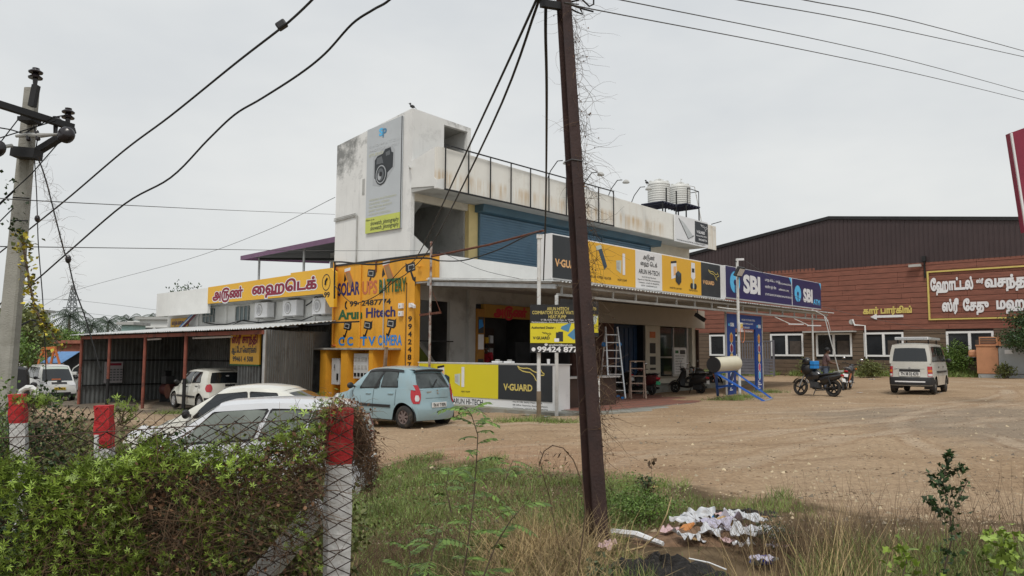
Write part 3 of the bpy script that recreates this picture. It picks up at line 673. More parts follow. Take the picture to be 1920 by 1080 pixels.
for z0, z1, m_ in ((1.75, 2.25, CHAR), (1.2, 1.6, CHAR), (.95, 1.05, BLACK), (2.5, 2.8, SALMON)):
    MB().box(14.95, 15.45, 6.485, 6.5, z0, z1).build('sticker', m_, cc)
gw = MB().box(15.95, 18.6, 6.62, 6.64, .65, 3.05).build('glass_front', GLASS2, B)
for s0, s1, z0, z1 in ((15.9, 18.7, 1.52, 1.6), (18.6, 18.75, .6, 3.09), (15.9, 15.96, .6, 3.09), (17.25, 17.31, .6, 3.05)): MB().box(s0, s1, 6.56, 6.62, z0, z1).build('frame_bar', ALU, gw)
MB().box(18.95, 19.3, 6.45, 6.8, .3, 3.1).build('column', CREAM, B); MB().box(19.3, 19.4, 6.3, 6.8, .3, 3.0).build('corner_post', WOODD, B)
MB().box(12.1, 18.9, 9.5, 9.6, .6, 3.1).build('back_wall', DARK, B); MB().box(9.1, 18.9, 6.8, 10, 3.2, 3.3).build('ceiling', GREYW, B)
MB().box(-.0, 19.2, 5.5, 6.6, 4.06, 4.1).build('soffit', GREYW, B)

# iron sign frame bolted to the parapet
fr = thingB('empty_sign_frame', 'empty black iron sign frame of nine bays bolted on the roof parapet', 'frame', .32, 5.2, 7.2)
for i in range(10):
    s_ = .32+i*(9.82/9); MB().bar((s_, 5.2, 7.22), (s_, 5.2, 8.74), .035).build('upright', IRON, fr)
MB().bar((.3, 5.2, 8.74), (10.16, 5.2, 8.74), .04).build('top_rail', IRON, fr); MB().bar((.3, 5.2, 7.22), (10.16, 5.2, 7.22), .05).build('bottom_rail', IRON, fr)
for i, s_ in enumerate((5.9, 9.3, 10.0, 11.8)):
    z0 = 8.5 if i else 8.56
    if i == 1: s_ = 8.15
    l = thingB('flood_lamp', ['gooseneck lamp on the parapet left of the iron pole', 'gooseneck lamp mostly hidden by the iron pole', 'gooseneck lamp on the parapet just right of the iron pole', 'gooseneck lamp with a bird on it, nearest the water tanks'][i], 'lamp', s_, 5.45, z0, 'gooseneck lamps on the parapet')
    MB().tube([(s_, 5.45, z0-.1), (s_+.1, 5.3, z0+.35), (s_+.22, 5.05, z0+.72), (s_+.3, 4.85, z0+.72)], .02, 6).build('arm', IRON, l)
    MB().lathe([(.03, .1), (.1, .06), (.16, -.02), (.15, -.05), (0, -.05)], (s_+.36, 4.7, z0+.62), n=10).build('lamp_head', GREYW, l, smooth=50)
def bird(x, y, z, label, inB=True):
    b = (thingB if inB else thingW)('crow', label, 'bird', x, y, z)
    m = MB(); m.sphere((x, y, z+.1), .07, 8, 6, (1.6, .8, .8)); m.sphere((x-.1, y, z+.17), .04, 6, 5); m.add([(x+.08, y-.02, z+.1), (x+.08, y+.02, z+.1), (x+.24, y, z+.03)], [(0, 1, 2)]); m.build('body', DARKM, b, smooth=60)
    m = MB(); m.tube([(x, y-.02, z+.06), (x, y-.02, z)], .006, 4); m.tube([(x, y+.02, z+.06), (x, y+.02, z)], .006, 4); m.build('legs', DARKM, b)
    m = MB(); m.add([(x-.13, y, z+.18), (x-.13, y+.01, z+.16), (x-.2, y, z+.165)], [(0, 1, 2)]); m.build('beak', BLACK, b)
bird(.08, 6.7, 10.25, 'small grey bird perched on the tower corner'); bird(12.1, 4.75, 9.3, 'small bird perched on the gooseneck lamp nearest the tanks')

# water tanks on their stand
def deck(s0, s1, t0, t1, z, label):
    d = thingB('tank_stand', label, 'stand', s0, t0, 7.42, 'steel stands under the water tanks')
    MB().box(s0, s1, t0, t1, z-.05, z).build('deck', mat('navy_steel', (.02, .022, .05), .5) if 'navy_steel' not in bpy.data.materials else bpy.data.materials['navy_steel'], d)
    for k in range(5):
        a = s0+(s1-s0)*(k+.5)/5; MB().bar((a, t0, z-.09), (a, t1, z-.09), .06).build('joist', bpy.data.materials['navy_steel'], d)
    for (a, b_) in ((s0+.05, t0+.05), (s1-.05, t0+.05), (s0+.05, t1-.05), (s1-.05, t1-.05)): MB().bar((a, b_, 7.42), (a, b_, z-.05), .05).build('leg', IRON, d)
    return d
d1 = deck(15.0, 16.35, 5.7, 6.95, 9.15, 'navy steel stand under the left larger water tank')
for a in (15.35, 16.3): MB().bar((a, 5.72, 9.15), (a, 5.72, 9.85), .05).build('stay', IRON, d1)
d2 = deck(16.9, 18.3, 5.5, 6.8, 9.3, 'navy steel stand with guard rail under the right water tank')
for a, b_ in ((17.1, 5.55), (18.25, 5.55), (18.25, 6.75)): MB().bar((a, b_, 9.3), (a, b_, 10.1), .03).build('stay', IRON, d2)
MB().bar((17.1, 5.55, 10.1), (18.25, 5.55, 10.1), .03).build('rail', IRON, d2); MB().bar((18.25, 5.55, 10.1), (18.25, 6.75, 10.1), .03).build('rail', IRON, d2)
TANK = mat('white_tank_plastic', (.6, .6, .57), .5, var=.06, dirt=((.4, .4, .36), .4, 1.2, .54))
def tank(s, t, z, r, h, label):
    w = thingB('water_tank', label, 'tank', s, t, z, 'ribbed water tanks on the roof'); pf = [(r*.97, 0)]
    nb = 9
    for k in range(nb): zz = h*.84*k/nb; pf += [(r*.97, zz+.01), (r, zz+.03), (r, zz+h*.84/nb-.03), (r*.97, zz+h*.84/nb-.01)]
    pf += [(r*.93, h*.88), (r*.6, h*.95), (r*.5, h*.96)]
    MB().lathe(pf, (s, t, z), n=28).build('barrel', TANK, w, smooth=40)
    MB().lathe([(r*.42, h*.95), (r*.42, h*1.0), (r*.3, h*1.03), (0, h*1.03)], (s, t, z), n=16).build('lid', TANK, w, smooth=40)
    for a in (.6, 2.2, 3.8, 5.4): MB().box(s+r*.72*math.cos(a)-.07, s+r*.72*math.cos(a)+.07, t+r*.72*math.sin(a)-.05, t+r*.72*math.sin(a)+.05, z+h*.86, z+h*.98).build('lug', TANK, w)
    return w
tank(15.7, 6.35, 9.15, .56, 1.22, 'larger ribbed white water tank on the left stand'); w2 = tank(17.5, 6.2, 9.3, .53, 1.2, 'smaller ribbed white water tank on the right stand')
MB().tube([(17.8, 5.9, 10.4), (18.1, 5.7, 10.35), (18.4, 5.45, 8.3)], .025, 5).build('pipe', WPIPE, w2); MB().tube([(17.6, 6.2, 10.4), (17.6, 6.2, 10.75), (17.7, 6.2, 10.75)], .02, 5).build('vent_pipe', WPIPE, w2)

# kangaroo line emblem and wordmark used on several boards
KANG = [[(0, 1.0), (.08, .8), (.25, .66), (.45, .6), (.62, .58), (.74, .46), (.84, .3), (.90, .1), (.98, 0)],
        [(0, 1.0), (.12, .88), (.3, .84), (.48, .86), (.62, .82), (.74, .7), (.86, .62), (1.0, .58)],
        [(1.0, .58), (1.1, .66), (1.12, .86), (1.17, .72), (1.22, .6), (1.32, .5), (1.3, .42), (1.12, .4), (1.02, .28), (.98, .1), (1.06, -.1)]]
def kangaroo(parent, fn, k, m, w=.04, name='emblem'):
    mb = MB()
    for i, pl in enumerate(KANG): ribbon(mb, [(u*k, v*k*.55) for u, v in pl], w*k, lambda u, v, i=i: fn(u, v, i*.0015))
    return mb.build(name, m, parent)
def vg(parent, p, xd, yd, w, m, km, kx=.55, ky=1.15, kk=.62):
    text('V·GUARD', parent, m, p, xd, yd, None, w, .035); h = w*.21
    kangaroo(parent, lambda u, v, l=0: Vector(p)+xd*(w*kx+u)+yd*(h*ky+v)+xd.cross(yd)*(.006+l), w*kk*.8, km)
# product pictures (flat print)
def pic(parent, fn, k, items):
    for i, (m, polys) in enumerate(items): flat([[(u*k, v*k) for u, v in p] for p in polys], m, lambda u, v, l=0, i=i: fn(u, v, .004+i*.003), parent, 'product_picture')
def circ(cx, cy, r, n=18, ry=None): return [(cx+r*math.cos(2*math.pi*i/n), cy+(ry or r)*math.sin(2*math.pi*i/n)) for i in range(n)]
PALEG = mat('print_pale_green', (.5, .56, .5), .5, var=0); PANELB = mat('print_panel_blue', (.03, .06, .09), .4, var=0); PANB2 = mat('print_sky_panel', (.07, .22, .38), .4, var=0)
HEATER = [(PANELB, [[(-.1, .32), (.14, .4), (.5, -.3), (.32, -.45)]]), (PALEG, [[(-.25, .42), (.1, .52), (.14, .36), (-.2, .26)]]), (BLACK, [[(-.2, .28), (-.17, .28), (-.17, -.12), (-.2, -.12)]])]
PUMP = [(PALEG, [[(-.42, .12), (-.05, .16), (-.08, -.38), (-.4, -.25)]]), (LETW, [[(.02, .45), (.2, .45), (.2, -.42), (.02, -.42)]]), (GREYW, [[(-.38, .05), (-.2, .08), (-.2, -.22), (-.38, -.18)]])]
BATT = [(LETW, [[(-.4, .3), (0, .36), (.02, -.2), (-.38, -.3)]]), (ORANGEL, [[(-.22, .2), (-.02, .22), (-.02, -.1), (-.22, -.16)]]), (BLACK, [[(-.42, .3), (0, .36), (0, .44), (-.42, .38)]]), (CHAR, [[(-.08, -.06), (.1, .06), (.34, -.04), (.34, -.36), (.16, -.5), (-.08, -.36)]]), (PANELB, [[(-.08, -.06), (.1, .06), (.34, -.04), (.14, -.18)]])]
HOISTP = [(LETW, [[(-.14, .5), (.14, .5), (.16, -.08), (.05, -.16), (-.05, -.16), (-.16, -.08)]]), (CHAR, [[(-.1, .28), (.1, .28), (.1, .12), (-.1, .12)]]), (BLACK, [circ(-.12, -.42, .12), circ(.14, -.42, .12)]), (PALEG, [[(-.05, -.15), (.05, -.15), (.05, -.5), (-.05, -.5)]])]

# long dealer signboard
S1 = thingB('dealer_signboard', 'long yellow and charcoal solar dealer signboard above the canopy', 'signboard', 0, 0, 3.8)
MB().box(-.31, 10.06, .02, .42, 3.80, 5.10).build('box', SIGNW, S1, bevel=.01)
def pan(par, s0, s1, z0, z1, m, name='panel', t=-.0): return MB().box(s0, s1, t, t+.03, z0, z1).build(name, m, par)
a = pan(S1, -.26, 1.26, 3.84, 5.06, CHAR); vg(a, (-.18, 0, 4.18), LX, LY, 1.28, ORANGEL, GOLD)
a = pan(S1, 1.26, 3.9, 3.84, 5.06, YSIGN)
pic(a, lambda u, v, l: (1.95+u, -l, 4.62+v), .78, HEATER); pic(a, lambda u, v, l: (3.15+u, -l, 4.52+v), .78, PUMP)
text('SOLAR WATER HEATER', a, BLACK, (1.45, 0, 3.98), LX, LY, .075, 1.1, .01); text('HEAT PUMP', a, BLACK, (2.9, 0, 3.98), LX, LY, .075, .5, .01)
a = pan(S1, 3.9, 5.51, 3.84, 5.06, SIGNW)
text('அ௫ண்', a, BLACK, (4.7, 0, 4.82), LX, LY, .13, None, .02, 'C'); text('ைஹ-ெடக்', a, BLACK, (4.7, 0, 4.60), LX, LY, .13, None, .02, 'C')
text('ARUN HI-TECH', a, CHAR, (4.08, 0, 4.32), LX, LY, .15, 1.26, .02)
for i, ln in enumerate(('No.5/138, Sathy Main Road,', 'Opposite to TNEB Office, Kariyampalayam,', 'Coimbatore - 641653. Ph: 9942487774,', 'GSTIN : 33ABGFA9071J1Z4')):
    text(ln, a, CHAR, (4.7, 0, 4.20-i*.095), LX, LY, .045, [.85, 1.35, 1.25, .95][i], .008, 'C')
a = pan(S1, 5.51, 8.18, 3.84, 5.06, YSIGN)
pic(a, lambda u, v, l: (6.45+u, -l, 4.55+v), .9, BATT); pic(a, lambda u, v, l: (7.6+u, -l, 4.52+v), .92, HOISTP)
text('INVERTER & BATTERY', a, BLACK, (6.0, 0, 3.95), LX, LY, .06, .8, .008); text('PUMP & MOTOR', a, BLACK, (7.3, 0, 3.95), LX, LY, .06, .6, .008)
a = pan(S1, 8.18, 9.65, 3.84, 5.06, CHAR); vg(a, (8.3, 0, 4.28), LX, LY, .85, ORANGEL, GOLD, .5, 1.2, .9)
S2 = thingB('bank_signboard', 'long dark blue bank signboard on the canopy with white initials', 'signboard', 10.1, 0, 3.87)
MB().box(10.1, 19.72, .02, .22, 3.87, 5.12).build('box', SIGNW, S2, bevel=.01)
def sbi(par, s, z, r, t=-.0, fn=None):
    fn = fn or (lambda u, v, l=0: (s+u, t-l, z+v))
    flat([circ(0, 0, r, 28)], SKYB, fn, par, 'bank_logo', .004); flat([circ(0, -.02*r, .27*r, 16), [(-.1*r, -.15*r), (.1*r, -.15*r), (.1*r, -1.02*r), (-.1*r, -1.02*r)]], NAVY, fn, par, 'bank_logo', .008)
a = pan(S2, 10.12, 16.28, 3.9, 5.10, NAVY); sbi(a, 10.85, 4.52, .42)
text('SBI', a, LETW, (11.55, 0, 4.20), LX, LY, .66, 1.55, .05)
for i, (ln, w_) in enumerate((('பாரத ஸ்ேடட் பாங்க்', 1.5), ('भारतीय स्टेट बैंक', 1.1), ('STATE BANK OF INDIA', 1.5))): text(ln, a, LETW, (13.55, 0, 4.78-i*.30), LX, LY, .10 if i < 2 else .085, w_, .012)
for i, (ln, w_) in enumerate((('கரியாம்பாைளயம் கிைள', 1.35), ('करियमपालयम शाखा', 1.05), ('KARIYAMPALAYAM BRANCH', 1.35))): text(ln, a, LETW, (14.9+.0, 0, 4.74-i*.28), LX, LY, .075, w_, .014)
flat([[(16.0, 5.1), (16.28, 5.1), (16.28, 4.72), (16.2, 4.9)]], SKYB, lambda u, v, l=0: (u, -.004, v), a, 'corner_flash')
pan(S2, 16.28, 16.33, 3.9, 5.1, SIGNW, 'divider', -.004)
a = pan(S2, 16.33, 19.7, 3.9, 5.10, NAVY); sbi(a, 16.95, 4.45, .37); text('SBI', a, LETW, (17.55, 0, 4.15), LX, LY, .56, 1.1, .05); text('ATM', a, SKYB, (18.72, 0, 4.06), LX, LY, .24, .82, .03)
flat([[(19.45, 5.1), (19.7, 5.1), (19.7, 4.78), (19.62, 4.95)]], SKYB, lambda u, v, l=0: (u, -.004, v), a, 'corner_flash')

# canopy
CN = thingB('shop_canopy', 'white corrugated metal canopy on a welded truss along the shop front', 'canopy', 0, 0, 3.4)
def wavesheet(s0, s1, ta, za, tb, zb, pitch=.16, amp=.022, n_=8):
    cols = int((s1-s0)/pitch*n_); P0 = []; P1 = []
    for i in range(cols+1):
        s_ = s0+(s1-s0)*i/cols; w_ = amp*math.sin(2*math.pi*(s_-s0)/pitch)
        P0.append((s_, ta, za+w_)); P1.append((s_, tb, zb+w_))
    return [P0, P1]
k = 0; s_ = -.35
while s_ < 20.3:
    e = min(s_+1.08, 20.45); MB().grid(wavesheet(s_, e, -.32, 3.71+.003*(k % 2), 5.35, 4.12+.003*(k % 2), n_=6)).build('roof_sheet', ROOFM, CN, smooth=60); s_ += 1.05; k += 1
for i in range(7): MB().bar((-.2, .1+i*.85, 3.66+i*.066), (20.2, .1+i*.85, 3.66+i*.066), .05).build('purlin', GREYW, CN)
MB().bar((-.2, -.1, 3.62), (20.2, -.1, 3.62), .06).build('truss_chord', GREYW, CN); MB().bar((-.2, -.1, 3.36), (20.2, -.1, 3.36), .07).build('truss_chord', GREYW, CN)  # off-white truss coloured greyer: the shade on it is in the colour
vb = MB().bar((0, -.1, 3.38), (0, -.1, 3.60), .05).build('truss_web', GREYW, CN)
for i in range(1, 17): piece(vb, (i*1.25, 0, 0))
MB().bar((-.25, -.1, 3.58), (-.25, 5.35, 3.98), .07, .12).build('end_beam', STEEL, CN); MB().bar((-.28, 0, 3.74), (-.28, 5.3, 4.13), .05, .1).build('end_flashing', ROOFM, CN)
for s_, t_ in ((-.24, -.97), (18.4, -.05), (10.05, .1), (19.9, -.05)):
    if t_ == .1 or s_ > 19: continue
    MB().tube([(s_, t_, -.1), (s_, t_, 3.6)], .045, 8).build('post', WPIPE, CN)
for s_ in (14.2, 16.2):     # fluorescent battens hung under the edge
    l = thingB('tube_light', 'unlit tube light on a slanted bracket under the canopy edge, '+('nearer the blue arch' if s_ < 15 else 'at the far end'), 'lamp', s_, -.4, 3.0, 'tube lights under the canopy edge')
    MB().bar((s_, -.1, 3.3), (s_+.55, -.5, 3.02), .03).build('bracket', WPIPE, l); MB().bar((s_+.5, -.5, 3.0), (s_+2.0, -.5, 3.04), .05).build('tube', LETW, l)
l = thingB('security_camera', 'dark security camera hung under the canopy before the beige panel', 'camera', 11.5, 2, 3.2)
MB().tube([(11.5, 2, 3.6), (11.5, 2, 3.35)], .02, 6).build('stem', IRON, l); MB().bar((11.5, 2.1, 3.36), (11.55, 1.7, 3.1), .13, .16).build('housing', DARKM, l)

# counter board at the end of the shop
CT = thingB('counter_board', 'long lemon and charcoal display counter facing the parked blue hatchback', 'counter', 0, 3, 0)
MB().box(0, .5, -.0, 6.05, .02, 1.38).build('carcass', SIGNW, CT, bevel=.01); MB().box(-.02, .55, -.02, 6.07, 1.38, 1.41).build('top', WPIPE, CT)
tc_ = onB(935, 700)[0]; tr_ = onB(1036, 700)[0]
a = MB().box(-.02, 0, tc_, 6.0, .34, 1.36).build('panel', LEMON, CT); 
pic(a, lambda u, v, l: (-.02-l, 4.75-u, .98+v), .78, BATT); pic(a, lambda u, v, l: (-.02-l, 3.95-u, .95+v), .72, PUMP)
bt('INVERTER & BATTERY', 5.1, .50, .05, .75, BLACK, .01, a, -.02); bt('HEAT PUMP', 3.95, .48, .05, .4, BLACK, .01, a, -.02)
a = MB().box(-.02, 0, tr_, tc_, .34, 1.36).build('panel', CHAR, CT); vg(a, (-.02, tc_-.22, .62), BX, BY, 1.15, GOLD, GOLD, .5, 1.2, .85)
a = CT; bt('ARUN HI-TECH', 4.35, .12, .16, 1.35, CHAR, .02, a, 0.0)
for i, ln in enumerate(('No.5/138, Sathy Main Road,', 'EB Office Opposite, Kariyampalayam,', 'Coimbatore - 641653. Ph: 9942487774')): bt(ln, 1.75, .27-i*.09, .04, 1.35-.2*(i == 0), CHAR, .008, a, 0.0)
for (t_, k) in ((2.6, 0), (2.1, 1), (.55, 2)):
    c = thingB('counter_item', ['white plastic tray of fittings on the counter', 'small white box on the counter beside the tray', 'white cup near the right end of the counter'][k], ['tray', 'box', 'cup'][k], .2, t_, 1.41)
    if k == 2: MB().lathe([(.04, 0), (.05, .14), (.045, .14), (.035, .01), (0, .01)], (.2, t_, 1.41), n=10).build('cup', LETW, c)
    else: MB().box(.1, .3, t_-.15, t_+.15, 1.41, 1.47).build('base', LETW, c, bevel=.02); MB().box(.14, .26, t_-.08, t_+.04, 1.47, 1.52).build('fitting', GREYW, c, bevel=.02)

# red-shirted worker is added with the people; meter cabinet beside the ochre wall
MC = thingB('meter_cabinet', 'open ochre masonry bay with electric meters under a rough ledge', 'cabinet', -.4, 9, -.2)
tl, tr2 = 11.5, 6.97
MB().box(-.85, -.02, tr2, tl, 1.80, 1.87).build('ledge', OLDCON, MC, bevel=.015)
for px0, px1 in ((601, 612), (640, 652), (692, 700)):
    t0 = onB(px0, 700, -.75)[0]; t1 = onB(px1, 700, -.75)[0]; MB().box(-.78, -.02, t1, t0, -.4, 1.80).build('partition', YEL, MC)
def mbox2(t0, t1, z0, z1, nm): return MB().box(-.65, -.03, t0, t1, z0, z1).build(nm, mat('pale_grey_box', (.55, .56, .56), .5, var=.05) if 'pale_grey_box' not in bpy.data.materials else bpy.data.materials['pale_grey_box'], MC, bevel=.01)
ta, tb, td, te = [onB(x, 690, -.6)[0] for x in (624, 638, 665, 692)]
m1 = mbox2(tb, ta, .55, 1.5, 'switch_box'); MB().tube([(-.66, ta-.2, 1.28), (-.7, ta-.24, 1.15)], .02, 5).build('handle', BLACK, m1); MB().box(-.68, -.65, tb+.03, tb+.12, .72, .95).build('lock', BLACK, m1)
m2 = mbox2(te, td, .8, 1.68, 'meter_board')
for i in range(4):
    for j in range(3): MB().box(-.67, -.65, te+.06+i*(td-te)*.24, te+.06+i*(td-te)*.24+.12, .88+j*.27, 1.0+j*.27).build('meter_window', BLACK if j == 0 else GREYW, m2)
MB().bar((-.7, 6.9, 1.9), (-.62, 7.15, .4), .09).build('plank', WOOD, MC)
MB().tube([(-.1, 9.2, -.1), (-.2, 9.1, .35), (-.2, 8.95, .2)], .02, 5).build('cable', CABLE, MC)
for (t_, z_) in ((6.95, 3.32), (6.95, 3.05)):
    l = thingB('junction_box', 'small white junction box on the ochre wall, '+('upper' if z_ > 3.2 else 'lower')+' of two', 'box', -.08, t_, z_, 'white junction boxes'); MB().box(-.12, -.02, t_-.1, t_+.1, z_-.09, z_+.09).build('box', LETW, l, bevel=.01); MB().lathe([(.03, 0), (.02, -.02), (0, -.02)], (-.12, t_, z_), 'X', 8).build('knob', GREYW, l)
l = thingB('security_camera', 'white security camera on the ochre pillar pointing right', 'camera', -.1, 6.4, 3.3); MB().box(-.1, -.03, 6.33, 6.5, 3.25, 3.4).build('mount', LETW, l); MB().bar((-.12, 6.3, 3.33), (-.3, 5.95, 3.24), .09, .1).build('housing', LETW, l, bevel=.01)

# tower banner
PB = thingB('photography_banner', 'tall faded grey photography banner with a camera picture on the tower', 'banner', -.05, 8.1, 6)
MB().prism([(9.09, 6.05), (7.05, 6.05), (7.05, 10.06), (9.09, 9.94)], lambda u, v, d: (d, u, v), -.07, -.02).build('panel', GREYSIGN, PB)
flat([[(9.09, 6.05), (7.05, 6.05), (7.05, 6.62), (9.09, 6.62)]], LIME, lambda u, v, l=0: (-.074, u, v), PB, 'lime_band')
flat([[(7.09, 6.05), (7.05, 6.05), (7.05, 10.06), (7.09, 10.06)]], IRON, lambda u, v, l=0: (-.076, u, v), PB, 'edge_strip')
bt('showatch_photography', 8.77, 6.32, .15, 1.62, CHAR, .012, PB, -.075); bt('showatch_photography', 8.77, 6.14, .15, 1.62, CHAR, .012, PB, -.075); bt('Follow us on', 9.05, 6.50, .07, .5, CHAR, .01, PB, -.075)
bt('S', 8.38, 9.58, .26, .24, SKYB, .05, PB, -.075); bt('P', 8.17, 9.5, .3, .24, PANB2, .03, PB, -.075)
FADEW = mat('faded_white_print', (.58, .6, .62), .5, var=0); FADEY = mat('faded_yellow_print', (.56, .57, .42), .5, var=0)
for i, ln in enumerate(('S H O W A T C H', 'PHOTOGRAPHY', 'STUDIO')): bt(ln, 8.95, 9.22-i*.17, .10, 1.75-(i == 2)*.9, FADEW if i < 2 else FADEY, .01, PB, -.075)
for i in range(5): bt(('WEDDING PHOTOGRAPHY', 'CANDID VIDEO', 'OUTDOOR SHOOT', 'BABY SHOOT', 'ALBUM DESIGN')[i], 8.9, 7.22-i*.13, .07, (1.6, 1.2, 1.35, 1.0, 1.25)[i], FADEY, .008, PB, -.075)
cf = lambda u, v, l=0: (-.075-l, 8.08-u, 8.42+v)
LGREY = mat('print_light_grey', (.42, .44, .46), .5, var=0); MGREY = mat('print_mid_grey', (.12, .13, .14), .5, var=0)
for i, (m_, ps) in enumerate(((LGREY, [[(-.62, -.62), (-.2, -.72), (.2, -.5), (.64, -.1), (.64, .5), (.45, .68), (.05, .68), (-.62, .4)]]), (CHAR, [[(-.52, -.4), (-.52, .28), (-.36, .42), (-.05, .46), (.08, .6), (.4, .62), (.46, .44), (.56, .4), (.54, -.12), (.2, -.3)]]), (MGREY, [[(-.42, .12), (-.38, .34), (-.1, .38), (.0, .1)], [(.12, .48), (.36, .52), (.38, .36), (.14, .34)]]), (CHAR, [circ(-.12, -.28, .36, 24, .40)]), (LGREY, [circ(-.13, -.29, .30, 24, .34)]), (CHAR, [circ(-.13, -.29, .26, 24, .30)]), (MGREY, [circ(-.15, -.3, .2, 24, .23)]), (LGREY, [circ(-.2, -.36, .1, 12, .14)]), (BLACK, [circ(-.13, -.28, .09, 12)]))):
    flat(ps, m_, cf, PB, 'camera_picture', .003*i)
# small board on the parapet
PS = thingB('parapet_signboard', 'peeling white and charcoal solar board hung at the far end of the parapet', 'signboard', 15.2, 5.2, 7.25)
MB().box(15.18, 18.4, 5.15, 5.22, 7.14, 8.44).build('panel', SIGNW, PS); MB().box(17.08, 18.38, 5.13, 5.15, 7.32, 8.36).build('panel', CHAR, PS)
vg(PS, (17.2, 5.13, 7.78), LX, LY, .85, LETW, LETW, .5, 1.1, .75); text('Authorised ARUN HITECH', PS, LETW, (17.15, 5.13, 7.62), LX, LY, .08, 1.1, .012); text('9942487774', PS, LETW, (17.4, 5.13, 7.42), LX, LY, .1, .85, .02)
flat([[(15.5, 8.3), (16.0, 8.15), (16.95, 7.55), (16.4, 7.38)]], mat('peeled_grey', (.5, .52, .52), .6), lambda u, v, l=0: (u, 5.146, v), PS, 'panel_picture'); MB().tube([(15.5, 5.14, 8.3), (16.4, 5.14, 7.38), (16.95, 5.14, 7.6)], .015, 4).build('outline', DARKM, PS)
text('No.5/138, Sathy Main Road, Opp TNEB Office, Kariyampalayam. Ph 9942487774', PS, CHAR, (15.3, 5.15, 7.2), LX, LY, .07, 2.8, .01)
a = MB().box(18.42, 19.3, 5.16, 5.2, 7.12, 8.36).build('torn_sheet', PAR, PS)
MB().tube([(18.7, 5.1, 8.4), (19.4, 4.9, 8.62)], .02, 4).build('bracket', IRON, PS)

# ================================================================== LONG WHITE BUILDING AND ITS SIGN
LB = thingB('workshop_building', 'long low white building with a yellow painted parapet behind the car shed', 'building', .4, 18, 0)
MB().box(.4, 9, 11.2, 26.9, -1, 4.0).build('wall', WHITE, LB); MB().box(-.4, 9, 11.0, 26.4, 3.93, 3.99).build('roof_slab', GREYW, LB)
pw = MB().box(-.42, -.28, 20.65, 26.35, 3.5, 4.68).build('parapet', WHITE, LB)
ypar = MB().prism([(20.65, 3.93), (20.65, 4.70), (13.52, 4.80), (13.52, 4.88), (10.7, 4.88), (10.45, 4.7), (10.45, 3.4), (10.7, 3.4), (11.2, 3.93)], lambda u, v, d: (d, u, v), -.43, -.29).build('painted_parapet', YSIGN, LB)
MB().box(.2, .39, 11.2, 26.8, 3.86, 3.93).build('awning_edge', GREYW, LB)
tam = 'அ௫ண் ைஹெடக்'
bt('அ௫ண்', 20.2, 4.11, .38, 2.9, LETW, .11, ypar, -.432); bt('அ௫ண்', 20.15, 4.12, .37, 2.8, MAROON, .05, ypar, -.437)
bt('ைஹெடக்', 16.6, 4.16, .40, 5.05, LETW, .10, ypar, -.432); bt('ைஹெடக்', 16.55, 4.17, .39, 4.95, MAROON, .045, ypar, -.437)
rg = MB(); ribbon(rg, [(10.98+.26*math.cos(a), 4.35+.3*math.sin(a)) for a in np.linspace(0, 2*math.pi, 25)], .035, lambda u, v: (-.436, u, v)); rg.build('ring', BLACK, ypar)
MB().tube([(-.44, 10.9, 4.5), (-.44, 11.0, 4.4), (-.44, 11.02, 4.25)], .04, 5).build('handset_mark', BLACK, ypar); bt('99', 11.1, 3.78, .2, .38, BLACK, .03, ypar, -.432)
WB = mat('blue_grey_window', (.10, .14, .15), .3, var=.1)
for t0, t1 in ((21.6, 22.7), (18.25, 19.4)):
    w = MB().box(.34, .42, t0, t1, 3.14, 3.78).build('window', WB, LB)
    for k in range(4): MB().box(.31, .34, t0+k*(t1-t0)/3-.03 if k else t0, t0+k*(t1-t0)/3+.03, 3.14, 3.78).build('frame', GREYW, w)
MB().box(.31, .34, 21.6, 22.7, 3.42, 3.47).build('frame', GREYW, LB)
for (t0, t1) in ((23.2, 23.4), (20.3, 20.5), (17.4, 17.6), (15.1, 15.3), (12.9, 13.1)): MB().box(.33, .4, t0, t1, 2.6, 3.86).build('pilaster', WHITE, LB)
ws = thingB('wall_plate', 'small yellow painted name plate on the white wall beside leaning blue pipes', 'sign', .3, 25.3, 3)
MB().box(.34, .38, 24.35, 26.35, 2.98, 3.42).build('plate', YSIGN, ws); bt('வாழ்க வளமுடன்', 26.2, 3.1, .2, 1.7, INDIGO, .03, ws, .34)
lp = thingB('pipe_bundle', 'blue and white pipes leaning on the wall of the white building', 'pipes', 0, 24, 2.7)
for k in range(4): MB().tube([(-.1+k*.02, 24.7-k*.14, 2.75), (.28, 23.5-k*.12, 3.66)], .03, 6).build('pipe', (SIGNBLUE, LETW, PANELB, MAROON)[k], lp)
